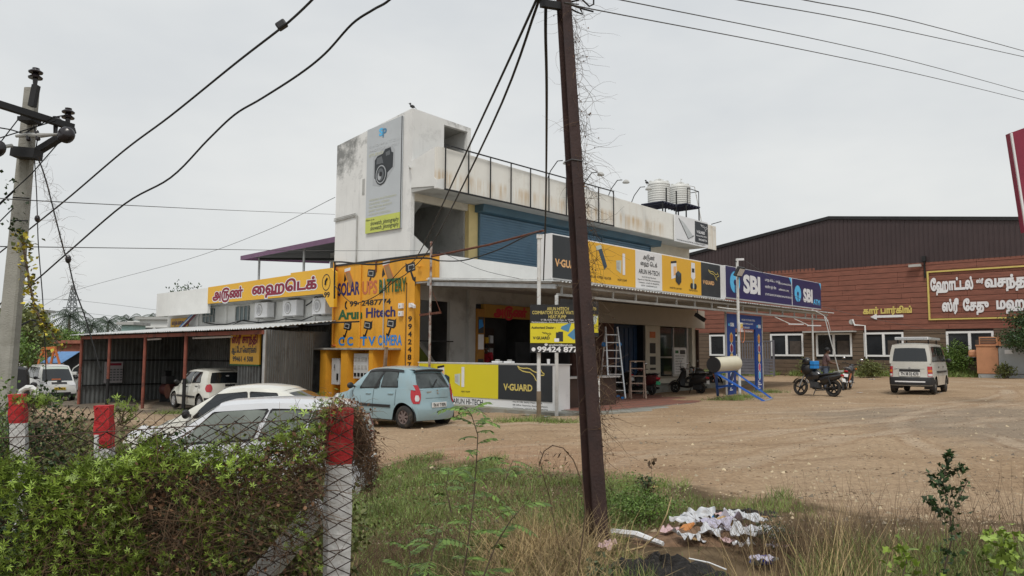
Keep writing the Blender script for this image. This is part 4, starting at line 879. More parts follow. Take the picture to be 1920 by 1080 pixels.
for k, (t0, t1) in enumerate(((15.95, 17.0), (13.65, 14.7), (11.6, 12.5))):
    ac = thingB('air_conditioner', ['leftmost white air conditioner unit on the long white building', 'middle white air conditioner unit on the long white building', 'air conditioner unit tucked beside the ochre wall'][k], 'air conditioner', .1, t0, 3.1, 'outdoor air conditioner units')
    bb = MB().box(-.05, .3, t0, t1, 3.20, 3.84).build('casing', LETW, ac, bevel=.02); c_ = ((t0*.4+t1*.6), 3.52)
    f_ = MB(); f_.lathe([(.25, -.0), (.25, -.015), (.23, -.02)], (-.05, c_[0], c_[1]), 'X', 20); f_.build('grille_ring', GREYW, ac)
    MB().lathe([(.22, -.004), (0, -.004)], (-.05, c_[0], c_[1]), 'X', 20).build('fan_opening', DARKM, ac)
    f_ = MB()
    for r_ in (.06, .11, .16, .2): f_.lathe([(r_, -.02), (r_+.012, -.022)], (-.05, c_[0], c_[1]), 'X', 18)
    for a_ in range(3): f_.bar((-.07, c_[0]+.22*math.cos(a_*1.05), c_[1]+.22*math.sin(a_*1.05)), (-.07, c_[0]-.22*math.cos(a_*1.05), c_[1]-.22*math.sin(a_*1.05)), .012)
    f_.build('fan_guard', LETW, ac, kind='stuff')
    for q in (t0+.12, t1-.12): MB().bar((.38, q, 3.16), (-.1, q, 3.16), .05).build('bracket', GREYW, ac)
cb = thingB('wall_cables', 'black cables drooping along the long white wall', 'cable', .2, 15, 3)
MB().tube([(.25, 22.3, 3.12), (.2, 21, 3.0), (.2, 20, 2.98), (.22, 18.6, 3.12), (.2, 17, 3.0), (.2, 15.4, 3.04), (.2, 14.9, 3.1), (.2, 13.6, 3.0), (.2, 12.6, 3.2), (.25, 11.9, 3.15)], .025, 5).build('cable', CABLE, cb)
MB().tube([(.22, 20.9, 2.75), (.2, 19.6, 2.9), (.2, 18.4, 3.15), (.2, 16.9, 2.95), (.1, 15, 2.8), (.1, 13, 2.75), (.1, 11.6, 2.85)], .02, 5).build('cable', CABLE, cb)
MB().tube([(.25, 13.4, 3.6), (.2, 13.0, 3.7), (.2, 12.6, 3.95), (.2, 12.3, 3.7), (.2, 11.2, 3.8)], .03, 5).build('cable', CABLE, cb)
# purple roof shelter above
PR = thingB('terrace_shelter', 'purple edged roof shelter on thin posts on the terrace left of the tower', 'shelter', 3, 19, 4)
MB().add([(2.6, 23.4, 6.62), (2.6, 11.3, 6.82), (8, 11.3, 7.1), (8, 23.4, 6.9), (2.6, 23.4, 6.66), (2.6, 11.3, 6.86), (8, 11.3, 7.14), (8, 23.4, 6.94)], [(0, 1, 2, 3), (7, 6, 5, 4), (0, 4, 5, 1), (0, 3, 7, 4), (1, 5, 6, 2)]).build('roof', DARKM, PR)
MB().add([(2.56, 23.45, 6.48), (2.56, 11.3, 6.66), (2.56, 11.3, 6.92), (2.56, 23.45, 6.70), (8, 23.45, 6.8), (8, 23.45, 7.0)], [(0, 1, 2, 3), (0, 3, 5, 4)]).build('fascia', PURP, PR)
for t_, s_ in ((22.3, 3.0), (18.1, 3.0), (22.3, 7.5)): MB().tube([(s_, t_, 3.99), (s_, t_, 6.7)], .06, 8).build('post', STEEL, PR)
MB().bar((3, 22.3, 6.5), (7.5, 17.5, 6.5), .1).build('beam', IRON, PR)
MB().box(5.6, 9, 11.3, 19.8, 3.99, 6.9).build('terrace_room', GREYW, PR); MB().box(5.55, 5.62, 15.6, 16.8, 5.3, 5.7).build('window', DARKM, PR)

# ================================================================== CAR SHED
SH = thingB('car_shed', 'open corrugated iron car shed with red oxide posts and a white edged roof', 'shed', -4.5, 15, -.5)
k = 0; t_ = 8.12
def sheetroof(t0, t1):
    c = int((t1-t0)/.16*5); A, Bq = [], []
    for i in range(c+1):
        t = t0+(t1-t0)*i/c; w_ = .02*math.sin(2*math.pi*(t-t0)/.16); e_ = min(.35, -4.75+(t-8.1)*1.7); A.append((-4.75, t, 2.44+w_)); Bq.append((e_, t, 2.44+(e_+4.75)*.1+w_))
    return [A, Bq]
while t_ < 25: e = min(t_+1.05, 25.1); MB().grid(sheetroof(t_, e)).build('roof_sheet', ROOFM, SH, smooth=60); t_ += 1.05
def corr_wall(p0, p1, z0, z1, nrm, pitch=.2, d=.04):      # boxy ribs along p0->p1 (s,t)
    p0 = Vector(p0).to_3d(); p1 = Vector(p1).to_3d(); nrm = Vector(nrm).to_3d()*d; ln = (p1-p0).length; n_ = max(1, round(ln/pitch)); A = []
    for i in range(n_):
        for f_, h in ((0, 0), (.45, 0), (.55, 1), (.9, 1)): A.append(p0+(p1-p0)*((i+f_)/n_)+nrm*h)
    A.append(p1)
    return [[(a.x, a.y, z0) for a in A], [(a.x, a.y, z1) for a in A]]
def panels(p0, p1, z0, z1, nrm, m, parent, w=1.0, name='wall_sheet', pitch=.2):
    p0 = Vector(p0); p1 = Vector(p1); ln = (p1-p0).length; n_ = max(1, round(ln/w))
    for i in range(n_):
        a = p0+(p1-p0)*i/n_; b = p0+(p1-p0)*(i+1.04)/n_ if i < n_-1 else p1; dz = random.uniform(-.02, .02)
        MB().grid(corr_wall(a, b, z0+dz, z1, nrm, pitch)).build(name, m, parent)
CORRD = mat('dark_zinc_sheet', (.16, .165, .165), .6, .3, var=.25, scale=1., streak=((.35, .35, .33), .5, .5), dirt=((.03, .03, .03), .6, 1.2, .48))  # slightly darker zinc with darker blotches, for the inner walls
tW = onB(433, 650, -1.0)[0]; tW = onB(447, 650, -3.6)[0]; tV = onB(490, 650, -3.6)[0]; panels((-3.6, tW), (-3.6, tV), -.7, 2.5, (-1, 0), CORR, SH, .9); panels((-4.42, 8.25), (-.95, 10.95), -.7, 2.42, (.6, -.8), CORR, SH, .9); MB().box(-3.58, .1, tW-.02, tW+.02, -.7, 2.5).build('wall_end', CORRD, SH)
MB().tube([(-4.42, 8.25, -.7), (-4.42, 8.25, 2.4)], .05, 6).build('corner_post', STEEL, SH)
panels((.2, 24.4), (.2, 11.15), -.8, 2.9, (-1, 0), CORRD, SH, 1.); panels((-4.4, 24.4), (.2, 24.4), -.8, 2.55, (0, -1), CORR, SH, .9)
for t_ in (24.3, 20.9, 17.2, 13.6):
    p_ = MB().tube([(-4.5, t_, -.75), (-4.5, t_, 2.40)], .065, 8).build('post', REDOX, SH)
    if t_ in (20.9, 13.6): MB().tube([(-4.5, t_, -.7), (-4.5, t_, .55 if t_ > 20 else .75)], .068, 8).build('black_paint_band', IRON, p_)
MB().bar((-4.5, 8.2, 2.33), (-4.5, 24.4, 2.31), .07, .13).build('eave_beam', REDOX, SH)
for t_ in (12, 16, 20, 24): MB().bar((-4.5, t_, 2.3), (.2, t_, 2.8), .06, .1).build('rafter', IRON, SH)
for s_ in (-3.3, -2.1, -.9): MB().bar((s_, 8.2, 2.42+(s_+4.5)*.1), (s_, 24.4, 2.42+(s_+4.5)*.1), .05).build('purlin', IRON, SH)
for z_ in (.15, 1.3): MB().bar((-4.4, 24.32, z_), (.2, 24.32, z_), .06).build('side_rail', IRON, SH); MB().bar((.12, 8.3, z_), (.12, 24.3, z_), .06).build('rear_rail', IRON, SH)
yb = thingB('workshop_board', 'yellow workshop board with maroon lettering hung on the corrugated front', 'signboard', -3.7, 10, 1.3)
ya_, yb_ = onB(434, 650, -3.68)[0], onB(489, 650, -3.68)[0]; zt_, zb_ = onB(460, 622, -3.68)[1], onB(460, 683, -3.68)[1]; yw_, yh_ = ya_-yb_, zt_-zb_
MB().box(-3.72, -3.67, yb_, ya_, zb_, zt_).build('panel', YSIGN, yb); MB().box(-3.73, -3.66, yb_, ya_, zb_-.05, zb_).build('bottom_edge', DGREEN, yb)
bt('ஸ்ரீ சாந்தி', ya_-.1, zb_+yh_*.66, yh_*.22, yw_-.25, MAROON, .05, yb, -3.72); bt('ஆட்ேடா ெவார்க்ஸ்', ya_-.1, zb_+yh_*.36, yh_*.17, yw_-.3, CHAR, .04, yb, -3.72); bt('99461 4 508', ya_-.2, zb_+yh_*.09, yh_*.15, yw_*.7, CHAR, .035, yb, -3.72)
for t_, z_, L_ in ((12.0, 2.22, 3.4), (17.0, 2.2, 2.0)):
    l = thingB('tube_light', 'unlit tube light under the shed eave '+('beside the yellow board' if t_ < 15 else 'between the middle posts'), 'lamp', -4.2, t_, z_, 'tube lights in the car shed'); MB().bar((-4.2, t_-L_/2+.5, z_), (-4.2, t_+L_/2, z_-.02), .06).build('tube', LETW, l); MB().bar((-4.2, t_, z_+.2), (-4.2, t_, z_), .02).build('hanger', IRON, l)
cal = thingB('wall_calendar', 'pale printed wall calendar on the shed side wall', 'calendar', -3.1, 24.3, .3)
MB().box(-3.5, -2.7, 24.22, 24.26, .25, 1.22).build('sheet', mat('grubby_paper', (.4, .38, .4), .7, var=.1), cal)
for i in range(5):
    for j in range(5): MB().box(-3.42+i*.15, -3.32+i*.15, 24.2, 24.22, .35+j*.12, .41+j*.12).build('day', MGREY, cal)
MB().box(-3.42, -2.78, 24.2, 24.22, 1.05, 1.16).build('heading', MAROON, cal)
def wheelish(name, label, s, t, z, r, cat): 
    w = thingB(name, label, cat, s, t, z); MB().lathe([(r*.62, -.07), (r*.9, -.08), (r, -.04), (r, .04), (r*.9, .08), (r*.62, .07), (r*.62, -.07)], (s, t, z), 'X', 20).build('tyre', RUBBER, w, smooth=50); return w
wheelish('hanging_tyre', 'old black tyre hung on the dark rear wall of the shed', .0, 15.6, .95, .33, 'tyre')
cp = thingB('air_compressor', 'greasy belt driven air compressor standing in the shed', 'compressor', -1.8, 21.3, -.6)
MB().lathe([(.0, -.62), (.2, -.58), (.26, -.45), (.26, .45), (.2, .58), (0, .62)], (-1.8, 21.2, .0), 'Y', 14).build('tank', mat('maroon_enamel', (.08, .02, .018), .5, var=.2), cp, smooth=50)
MB().box(-2.0, -1.6, 21.1, 21.6, .26, .62).build('motor', DARKM, cp, bevel=.03); MB().lathe([(.3, -.02), (.33, 0), (.3, .02)], (-2.05, 20.75, -.05), 'X', 18).build('flywheel', RUST, cp)
for a in (20.75, 21.65): MB().box(-2.0, -1.6, a-.04, a+.04, -.65, -.2).build('leg', DARKM, cp)
MB().box(-2, -1.7, 21.2, 21.5, .62, .85).build('pump_head', IRON, cp, bevel=.03)
wb2 = thingB('work_bench', 'dark clutter covered bench along the shed rear wall', 'bench', -.4, 13, -.6); MB().box(-.9, .1, 12, 17, .0, .12).build('top', DARKM, wb2)
for a in (12.1, 16.9): MB().box(-.8, 0, a-.05, a+.05, -.7, 0).build('leg', DARKM, wb2)
MB().box(-.85, .1, 12.1, 16.9, -.55, -.5).build('shelf', DARKM, wb2)
for k in range(3): c = thingB('paint_can', ('dark tin at the right end of the shed bench', 'rusty tin near the middle of the shed bench', 'grey tin at the left end of the shed bench')[k], 'can', -.4, 12.5+k*1.7, .12); MB().lathe([(.09, 0), (.09, .2), (0, .2)], (-.4, 12.5+k*1.7, .12), n=8).build('tin', (DARKM, RUST, GREYW)[k], c)
# ================================================================== BRICK-COLOURED HALL
HS = 31.7                      # its front lies on s = 31.7, t grows to the left
def ht(r): return 1.95+r
HB = thingB('hotel_hall', 'large hall clad in red boards under brown ribbed metal with Tamil lettering', 'building', HS, 4, .4)
rows = []
z = -.1; k = 0
wins = [(8.05, 10.3), (3.71, 5.9), (.72, 2.9), (-2.21, 0.02), (-6.75, -4.43), (-11.5, -9.2)]
def free_runs(z0, z1, lo, hi):
    if z1 <= 1.63 or z0 >= 3.08: return [(lo, hi)]
    cuts = sorted(wins); out = []; c = lo
    for a, b in cuts: out.append((c, a)); c = b
    out.append((c, hi)); return out
MB().box(HS+.1, HS+.14, ht(-30), ht(30), -.4, 7.2).build('wall', DARKM, HB)
while z < 7.2:
    h = .31 if z > 3.1 else .255
    m = BRICKR if z > 3.1 else BRICKG; z1 = min(z+h, 7.24)
    for (a, b) in free_runs(z, z1, -14, 14.5):
        x = a
        while x < b-.01:
            e = min(b, x+random.uniform(2.4, 3.6)); d = random.uniform(0, .012)
            MB().box(HS-.02-d, HS+.1, ht(x)+.006, ht(e)-.006, z+.012, z1-.012).build('cladding_board', m, HB); x = e
    z = z1
MB().box(HS-.03, HS-.0, ht(-14), ht(14.5), 3.10, 3.13).build('joint_strip', WOODD, HB)
# metal upper part with gable outline
gab = [(14.5, 7.1), (14.5, 8.35), (1.85, 10.25), (-14, 8.3), (-14, 7.1)]
mg = MB(); mg.prism([(ht(r), z) for r, z in gab], lambda u, v, d: (d, u, v), HS-.03, HS+.0); mg.build('metal_cladding', HALLM, HB)
def gtop(r): return 10.25-abs(r-1.85)*(.150 if r > 1.85 else .123)
rb = MB(); r = -14
while r < 14.4: rb.box(HS-.065, HS-.03, ht(r), ht(r+.035), 7.1, gtop(r)-.02); r += .25
rb.build('ribs', HALLM, HB, kind='stuff')
MB().prism([(ht(14.6), 8.33), (ht(1.85), 10.25), (ht(-14.2), 8.27), (ht(-14.2), 8.47), (ht(1.85), 10.45), (ht(14.6), 8.53)], lambda u, v, d: (d, u, v), HS-.14, HS+.1).build('verge_trim', IRON, HB)
MB().add([(HS, ht(14.6), 8.5), (HS, ht(1.85), 10.42), (HS, ht(-14.2), 8.44), (HS+28, ht(14.6), 8.5), (HS+28, ht(1.85), 10.42), (HS+28, ht(-14.2), 8.44)], [(0, 1, 4, 3), (1, 2, 5, 4)]).build('roof', HALLM, HB)
MB().box(HS+.2, HS+28, ht(14.45), ht(14.5), -.3, 8.3).box(HS+.2, HS+28, ht(-14.1), ht(-14.0), -.3, 8.3).build('side_walls', HALLM, HB, kind='stuff')
HG = mat('hall_window_glass', (.02, .022, .025), .12, var=.6, scale=.7)
for i, (a, b) in enumerate(wins):
    w = MB().box(HS+.03, HS+.05, ht(a), ht(b), 1.63, 3.08).build('window', HG, HB)
    for (y0, y1, z0, z1) in ((a, b, 1.63, 1.74), (a, b, 2.97, 3.08), (a, a+.11, 1.74, 2.97), (b-.11, b, 1.74, 2.97), ((a+b)/2-.07, (a+b)/2+.07, 1.74, 2.97)):
        MB().box(HS-.05, HS+.03, ht(y0), ht(y1), z0, z1).build('frame', UPVC, w)
    MB().box(HS+.02, HS+.028, ht(a+.2), ht(a+.9), 1.76, 2.6).build('curtain', mat('dim_curtain', (.07, .055, .045), .9, var=.3, scale=4) if i == 0 else bpy.data.materials['dim_curtain'], w)
MB().box(HS-.6, HS-.02, ht(.43), ht(3.54), 3.12, 3.2).build('sunshade', GREYW, HB); 
MB().tube([(HS-.08, ht(.62), 3.9), (HS-.1, ht(.5), 3.55), (HS-.1, ht(-.1), 3.5), (HS-.1, ht(-.12), 1.5)], .05, 6).build('downpipe', UPVC, HB)
for r_ in (12.2, .7, 7.9): MB().lathe([(.14, 0), (.16, 0), (.16, .03), (.14, .03)], (HS-.04, ht(r_), 3.75), 'X', 14).build('wall_ring', GREYW, HB)
# lettering
def hl(body, r, z, h, w, m, bold, lift=.05): return text(body, HB, m, (HS-.02, ht(r), z), BX, BY, h, w, bold, lift=lift)
hl('கார் பார்கிங்', .0, 4.22, .33, 2.72, GOLD, .05)
MB().prism([(ht(-.42), 4.02), (ht(-.78), 4.2), (ht(-.78), 4.1), (ht(-2.25), 4.1), (ht(-2.25), 3.96), (ht(-.78), 3.96), (ht(-.78), 3.84)], lambda u, v, d: (d, u, v), HS-.09, HS-.03).build('arrow', LETW, HB)
hl('ேஹாட்டல்', -3.75, 5.45, .56, 2.15, LETW, .055); hl('ஸ்ரீ', -6.05, 5.75, .2, .35, LETW, .05); hl('வசந்த', -6.45, 5.5, .52, 1.9, LETW, .055)
hl('ஸ்ரீ', -4.3, 4.25, .55, .85, LETW, .055); hl('ேசது', -5.35, 4.25, .52, 1.25, LETW, .055); hl('மஹால்', -6.95, 4.28, .52, 2.2, LETW, .055)
for (a, b, c, d) in ((-3.59, -9.2, 6.48, 6.56), (-3.59, -9.2, 3.74, 3.82), (-3.59, -3.68, 3.82, 6.48), (-9.12, -9.2, 3.82, 6.48)): MB().box(HS-.1, HS-.03, ht(b), ht(a), c, d).build('sign_border', GOLD, HB)
fl_ = thingB('wall_floodlight', 'floodlight bracket on the hall at the corner of the hotel lettering', 'lamp', HS-.1, ht(-3.4), 6.6); MB().tube([(HS-.1, ht(-3.5), 6.2), (HS-.1, ht(-3.5), 7.3)], .05, 6).build('pole', IRON, fl_); MB().box(HS-.35, HS-.15, ht(-3.35), ht(-2.7), 6.85, 7.0).build('lamp', GREYW, fl_); MB().box(HS-.25, HS-.08, ht(-3.6), ht(-3.4), 7.15, 7.45).build('camera', IRON, fl_)

# generator
tg = onB(1832, 700, 30.0)[0]; gz0 = .45
GN = thingB('diesel_generator', 'orange and grey canopied diesel generator beside the hall wall', 'generator', 30, tg-2, gz0)
zt_ = onB(1835, 649, 30.0)[1]
MB().box(30.05, 31.3, tg-6, tg-.05, gz0-.1, gz0+.32).build('base', GENG, GN); MB().box(30.02, 31.35, tg-1.0, tg, gz0+.32, zt_).build('end_panel', ORANGE, GN, bevel=.02)
for a, b in ((1.02, 2.45), (2.47, 2.9), (2.92, 4.3), (4.32, 6)):
    d = MB().box(30.0, 31.3, tg-b, tg-a, gz0+.34, zt_-.03).build('door', GENG, GN, bevel=.01); MB().box(29.96, 30.0, tg-b+.08, tg-b+.28, gz0+1.1, gz0+1.25).build('handle', IRON, d)
    for zz in (.6, 1.7): MB().box(29.97, 30.0, tg-a-.05, tg-a+.1, gz0+zz, gz0+zz+.1).build('hinge', IRON, d)
MB().box(29.98, 30.0, tg-1.65, tg-1.3, zt_-.4, zt_-.2).build('name_plate', LETW, GN)
MB().box(29.98, 31.4, tg-6.05, tg+.02, zt_, zt_+.07).build('roof_lid', ORANGE, GN)
lv = MB().box(30.3, 31.1, tg-.95, tg-.1, zt_+.07, zt_+.5).build('louvre_box', ORANGE, GN)
for i in range(3): MB().box(30.27, 30.3, tg-.88, tg-.15, zt_+.14+i*.12, zt_+.19+i*.12).build('slot', DARK, lv)
MB().box(30.3, 31.1, tg, tg+.45, gz0+1.2, zt_-.2).build('air_scoop', ORANGE, GN, bevel=.1); MB().lathe([(.0, 0), (.2, 0), (.2, -2.2), (0, -2.2)], (30.7, tg-2.5, zt_+.45), 'Y', 12).build('silencer', TANK, GN, smooth=40)
MB().box(30.4, 30.9, tg-2.6, tg-2.3, zt_+.07, zt_+.25).build('exhaust_box', ORANGE, GN)

# grey gate leaning before the hall
g0 = onB(1380, 690, 29)[0]; g1 = onB(1451, 690, 29)[0]; zg1 = onB(1410, 641, 29)[1]; zg0 = .4
GT = thingB('metal_gate', 'grey barred metal gate seen through the blue arch', 'gate', 29, (g0+g1)/2, zg0)
gm = mat('grey_gate_paint', (.13, .13, .15), .6, var=.15)
n_ = 15
b0 = MB().box(29, 29.04, g1, g1+.07, zg0+1.0, zg1).build('bar', gm, GT)
for i in range(1, n_): piece(b0, (0, (g0-g1)*i/n_, 0))
for i in range(5): MB().box(28.98, 29.05, g1, g0, zg0+.08+i*.19, zg0+.2+i*.19).build('slat', gm, GT)
for zz in (zg0+1.0, zg1): MB().box(28.97, 29.06, g1, g0, zz, zz+.07).build('rail', gm, GT)
for tt in (g1-.05, g0): MB().box(28.95, 29.07, tt, tt+.09, zg0, zg1+.1).build('stile', gm, GT)
MB().box(29.0, 29.1, g1+.3, g0-.3, zg0+.1, zg0+1.0).build('skirt', gm, GT)

# blue arch, floodlight pole, solar water heater
AR = thingB('bank_arch', 'blue printed bank entrance arch on two legs below the canopy', 'arch', 11.7, 0, .2)
zh = onL(1400, 617, .12)[1]
for (a, b) in ((10.26, 10.95), (12.75, 13.3)):
    l = MB().box(a, b, .08, .16, .1, 3.28).build('leg', BLUEV, AR); c = (a+b)/2; sc_ = (b-a)/.7
    fn = lambda u, v, l_=0, c=c: (c+u, .08-l_, v)
    flat([circ(-.17*sc_, 2.86, .06)], SKYB, fn, l, 'bank_logo', .004); text('SBI', l, LETW, (c-.08*sc_, .08, 2.80), LX, LY, .13, .32*sc_, .05)
    for q, (zz, m_, m2_) in enumerate(((2.35, GOLD, SALMON), (1.95, LETW, MAROON), (1.58, GOLD, ORANGEL), (1.2, LETW, mat('print_pink', (.6, .12, .2), .5, var=0) if 'print_pink' not in bpy.data.materials else bpy.data.materials['print_pink']), (.88, LETW, SKYB))):
        hexa = lambda r: [(r*.75*math.cos(i*math.pi/3+math.pi/6)*sc_, zz+r*1.1*math.sin(i*math.pi/3+math.pi/6)) for i in range(6)]
        flat([hexa(.2)], m_, fn, l, 'badge', .004); flat([hexa(.155)], m2_, fn, l, 'badge', .008)
    for q in range(5): flat([[(-.2*sc_, .62-q*.07), (.05+.12*((q*7) % 3-1), .62-q*.07), (.05+.12*((q*7) % 3-1), .66-q*.07), (-.2*sc_, .66-q*.07)]], LETW, fn, l, 'caption', .004)
l = MB().box(10.95, 12.75, .08, .16, zh, 3.28).build('header', BLUEV, AR)
for i, (ln, w_) in enumerate((('WELCOME TO STATE BANK OF INDIA', 1.2), ('KARIYAMPALAYAM', 1.0), ('ATM & BRANCH', .7), ('OPEN FOR BANKING', .95))): text(ln, l, LETW, (11.5, .08, 3.05-i*.15), LX, LY, .07, w_, .015)
for a, z1 in ((10.2, 3.4), (13.36, 3.3)): MB().box(a, a+.05, .08, .14, .1, z1).build('frame_post', GREYW, AR)
FP = thingB('floodlight_pole', 'tall white pole with a floodlight and meter clutter in front of the bank sign', 'pole', 9.96, -.54, .2)
MB().tube([(9.96, -.54, .0), (9.96, -.54, 5.3)], .055, 8).build('pole', WPIPE, FP)
fz = onL(1387, 512, -.54)[1]
MB().mbox(Matrix.Translation((9.7, -.75, fz)) @ Matrix.Rotation(R(30), 4, 'X'), .5, .1, .38).build('floodlight', DARKM, FP, bevel=.01); MB().bar((9.96, -.54, fz-.3), (9.75, -.7, fz-.05), .03).build('bracket', IRON, FP)
MB().mbox(Matrix.Translation((9.7, -.81, fz-.03)) @ Matrix.Rotation(R(30), 4, 'X'), .4, .01, .28).build('lamp_glass', LENS, FP)
MB().bar((9.96, -.54, 5.28), (10.35, -.6, 5.32), .08).build('camera', LETW, FP); MB().bar((9.75, -.54, 5.2), (9.96, -.54, 5.2), .03).build('bracket', IRON, FP)
MB().box(9.85, 10.07, -.66, -.58, 2.55, 2.9).build('meter_box', LETW, FP); MB().box(9.87, 10.05, -.67, -.66, 2.7, 2.86).build('meter_dial', GOLD, FP)
rg = MB(); rg.tube([(9.95+.17*math.cos(a), -.7, 2.45+.3*math.sin(a)) for a in np.linspace(0, 2*math.pi, 16)], .012, 4); rg.build('cable_coil', SALMON, FP)
MB().tube([(9.96, -.5, 3.4), (9.6, -.3, 3.42), (9.0, -.2, 3.45)], .025, 5).build('conduit', WPIPE, FP)
tp_, bp_ = W(*ST(at(1338, 675, 26.2)), 0), None
h0 = at(1348, 671, 26.0); 
SHT = thingW('solar_water_heater', 'blue framed solar water heater with a cream drum beside the bank arch', 'solar heater', h0.x, h0.y, .15)
HBL = mat('heater_blue_paint', (.02, .12, .5), .45, var=.08, dirt=((.05, .06, .12), .5, 2, .55))
d0 = at(1339, 684, 25.6); d1 = at(1378, 681, 26.5)
ax = (d1-d0).normalized(); HCR = mat('cream_drum', (.62, .58, .44), .35, var=.05)
def cyl(mb, a, b, r, n=18, cap=True): return mb.tube([a, b], r, n, cap)
cyl(MB(), d0, d1+ax*.0, .255, 22).build('drum', HCR, SHT, smooth=50); cyl(MB(), d0-ax*.06, d0, .26, 22).build('drum_cap', PLASB, SHT, smooth=50); cyl(MB(), d1, d1+ax*.04, .26, 22).build('drum_cap', HCR, SHT, smooth=50)
text('V·GUARD', SHT, GREYW, d0+ax*.12+Vector((.0, -.27, .02)), ax, Vector((0, 0, 1)), .09, .5, .03)
gl = lambda px, py, off=.0: gpt(px, py, off)
f1, f2 = gl(1346, 744), gl(1364, 738); e1, e2 = gl(1434, 753), gl(1448, 748)
u1 = d0+Vector((.05, 0, -.27)); u2 = d1+Vector((-.05, 0, -.27))
for a, b, nm in ((u1, f1+Vector((0, 0, .05)), 'front_leg'), (u2, f2, 'rear_leg'), (u1, e1, 'side_rail'), (u2, e2, 'side_rail'), (e1, e2, 'foot_bar'), (f1.lerp(u1, .45), e1.lerp(u1, .55), 'brace'), (u1, u2, 'cradle'), (f1.lerp(u1, .4), f2.lerp(u2, .4), 'brace')):
    MB().bar(a, b, .09, .06).build(nm, HBL if nm != 'foot_bar' else STEEL, SHT)

# poles and posts at the counter corner
def W3(s, t, z): return W(s, t, z)
wp = thingW('sign_post', 'tall white post in front of the display counter', 'post', .696, 19.45, 0)
MB().tube([(.696, 19.45, -.1), (.696, 19.45, 4.72)], .05, 8).build('pole', WPIPE, wp); MB().tube([(.698, 19.44, -.05), (.698, 19.44, .75)], .058, 8).build('mud_band', mat('mud_splash', (.2, .15, .1), .9, var=.3), wp)
MB().box(.63, .78, 19.38, 19.52, 4.68, 4.78).build('cap', WPIPE, wp)
wp2 = thingW('sign_post', 'second white post beside the sign board, behind the counter corner', 'post', 1.22, 20.6, 0)
MB().tube([(1.22, 20.6, -.0), (1.22, 20.6, 3.3)], .05, 8).build('pole', WPIPE, wp2)
ib = thingW('dealer_board', 'black and yellow dealer information board hung on the white posts', 'signboard', 1.2, 19.35, 1.7)
q0 = at(994, 571, 19.32); q1 = at(1094, 571, 19.32); q2 = at(994, 661, 19.32)
x0, x1, zT, zB = q0.x, q1.x, q0.z, q2.z
MB().box(x0, x1, 19.32, 19.37, zB, zT).build('panel', BLACK, ib); zy1 = at(1000, 606, 19.32).z; zy0 = at(1000, 643, 19.32).z
MB().box(x0+.005, x1-.005, 19.30, 19.32, zy0, zy1).build('panel', LEMON, ib)
def wt(body, px, py, h, w, m, bold, al='L', y=19.318, par=ib): 
    p = at(px, py, y); return text(body, par, m, p, Vector((1, 0, 0)), Vector((0, 0, 1)), h, w, bold, al)
wt('ARUN HITECH', 1046, 582, .085, .56, GOLD, .012, 'C'); wt('COIMBATORE SOLAR WATER H', 998, 589, .085, 1.22, GOLD, .012); wt('HEAT PUMP', 1045, 597, .085, .45, GOLD, .012, 'C')
wt('5/138, Sathy Road, Opp. to TNEB Office', 1014, 601, .04, 1.0, LETW, .006); wt('Kariyampalayam, Annur, Coimbatore, Tamilnadu', 997, 605.3, .04, 1.2, LETW, .006)
wt('Authorised Dealer :', 996, 616, .055, .62, BLACK, .03, y=19.298)
pv_ = at(999, 636, 19.298); text('V·GUARD', ib, BLACK, pv_, Vector((1, 0, 0)), Vector((0, 0, 1)), None, .43, .03); kangaroo(ib, lambda u, v, l=0: (pv_.x+.24+u, 19.294-l, pv_.z+.09+v), .17, BLACK, .05)
fnb = lambda u, v, l=0: (x0+u, 19.296-l, zy0+v)
flat([[(.8, .42), (.98, .5), (1.05, .5), (.98, .28), (.78, .36)], [(.95, .2), (1.18, .42), (1.3, .34), (1.12, .08)]], PANB2, fnb, ib, 'product_picture'); flat([[(.66, .05), (.66, .27), (.72, .27), (.72, .29), (.84, .29), (.84, .04)]], CHAR, fnb, ib, 'product_picture', .002); flat([[(.62, .03), (.62, .12), (.74, .12), (.74, .03)]], LETW, fnb, ib, 'product_picture', .004)
flat([circ(.41, .05, .04)], LETW, lambda u, v, l=0: (x0+u, 19.317-l, zB+.16+v), ib, 'round_mark'); wt('sarunhitech@gmail.com', 1029, 648.3, .045, .6, LETW, .02)
flat([circ(.09, .0, .05)], LETW, lambda u, v, l=0: (x0+u, 19.317-l, zB+.08+v), ib, 'round_mark'); wt('99424 87774', 1007, 659.5, .13, 1.28, LETW, .035)
ib2 = thingW('dealer_board', 'second dark dealer board angled away behind the leaning iron pole', 'signboard', 1.9, 20.9, 2)
a0, a1 = at(1052, 560, 20.3), at(1122, 560, 21.4); dz = 1.0
dr = (a1-a0); dr.z = 0; dl = dr.normalized()
def onb2(u, v, l=0): n_ = Vector((dl.y, -dl.x, 0)); return a0+dl*u+Vector((0, 0, v))+n_*(l+.003)
ln2 = dr.length
MB().add([onb2(0, 0), onb2(ln2, 0), onb2(ln2, -1.0), onb2(0, -1.0), onb2(0, 0, -.04), onb2(ln2, 0, -.04), onb2(ln2, -1.0, -.04), onb2(0, -1.0, -.04)], [(0, 1, 2, 3), (7, 6, 5, 4), (0, 4, 5, 1), (3, 2, 6, 7), (1, 5, 6, 2), (0, 3, 7, 4)]).build('panel', BLACK, ib2)
flat([[(.02, -.38), (ln2-.02, -.38), (ln2-.02, -.88), (.02, -.88)]], LEMON, onb2, ib2, 'panel', .003); flat([[(ln2-.28, -.4), (ln2-.03, -.4), (ln2-.12, -.62), (ln2-.3, -.7)]], PALEG, onb2, ib2, 'product_picture', .006)
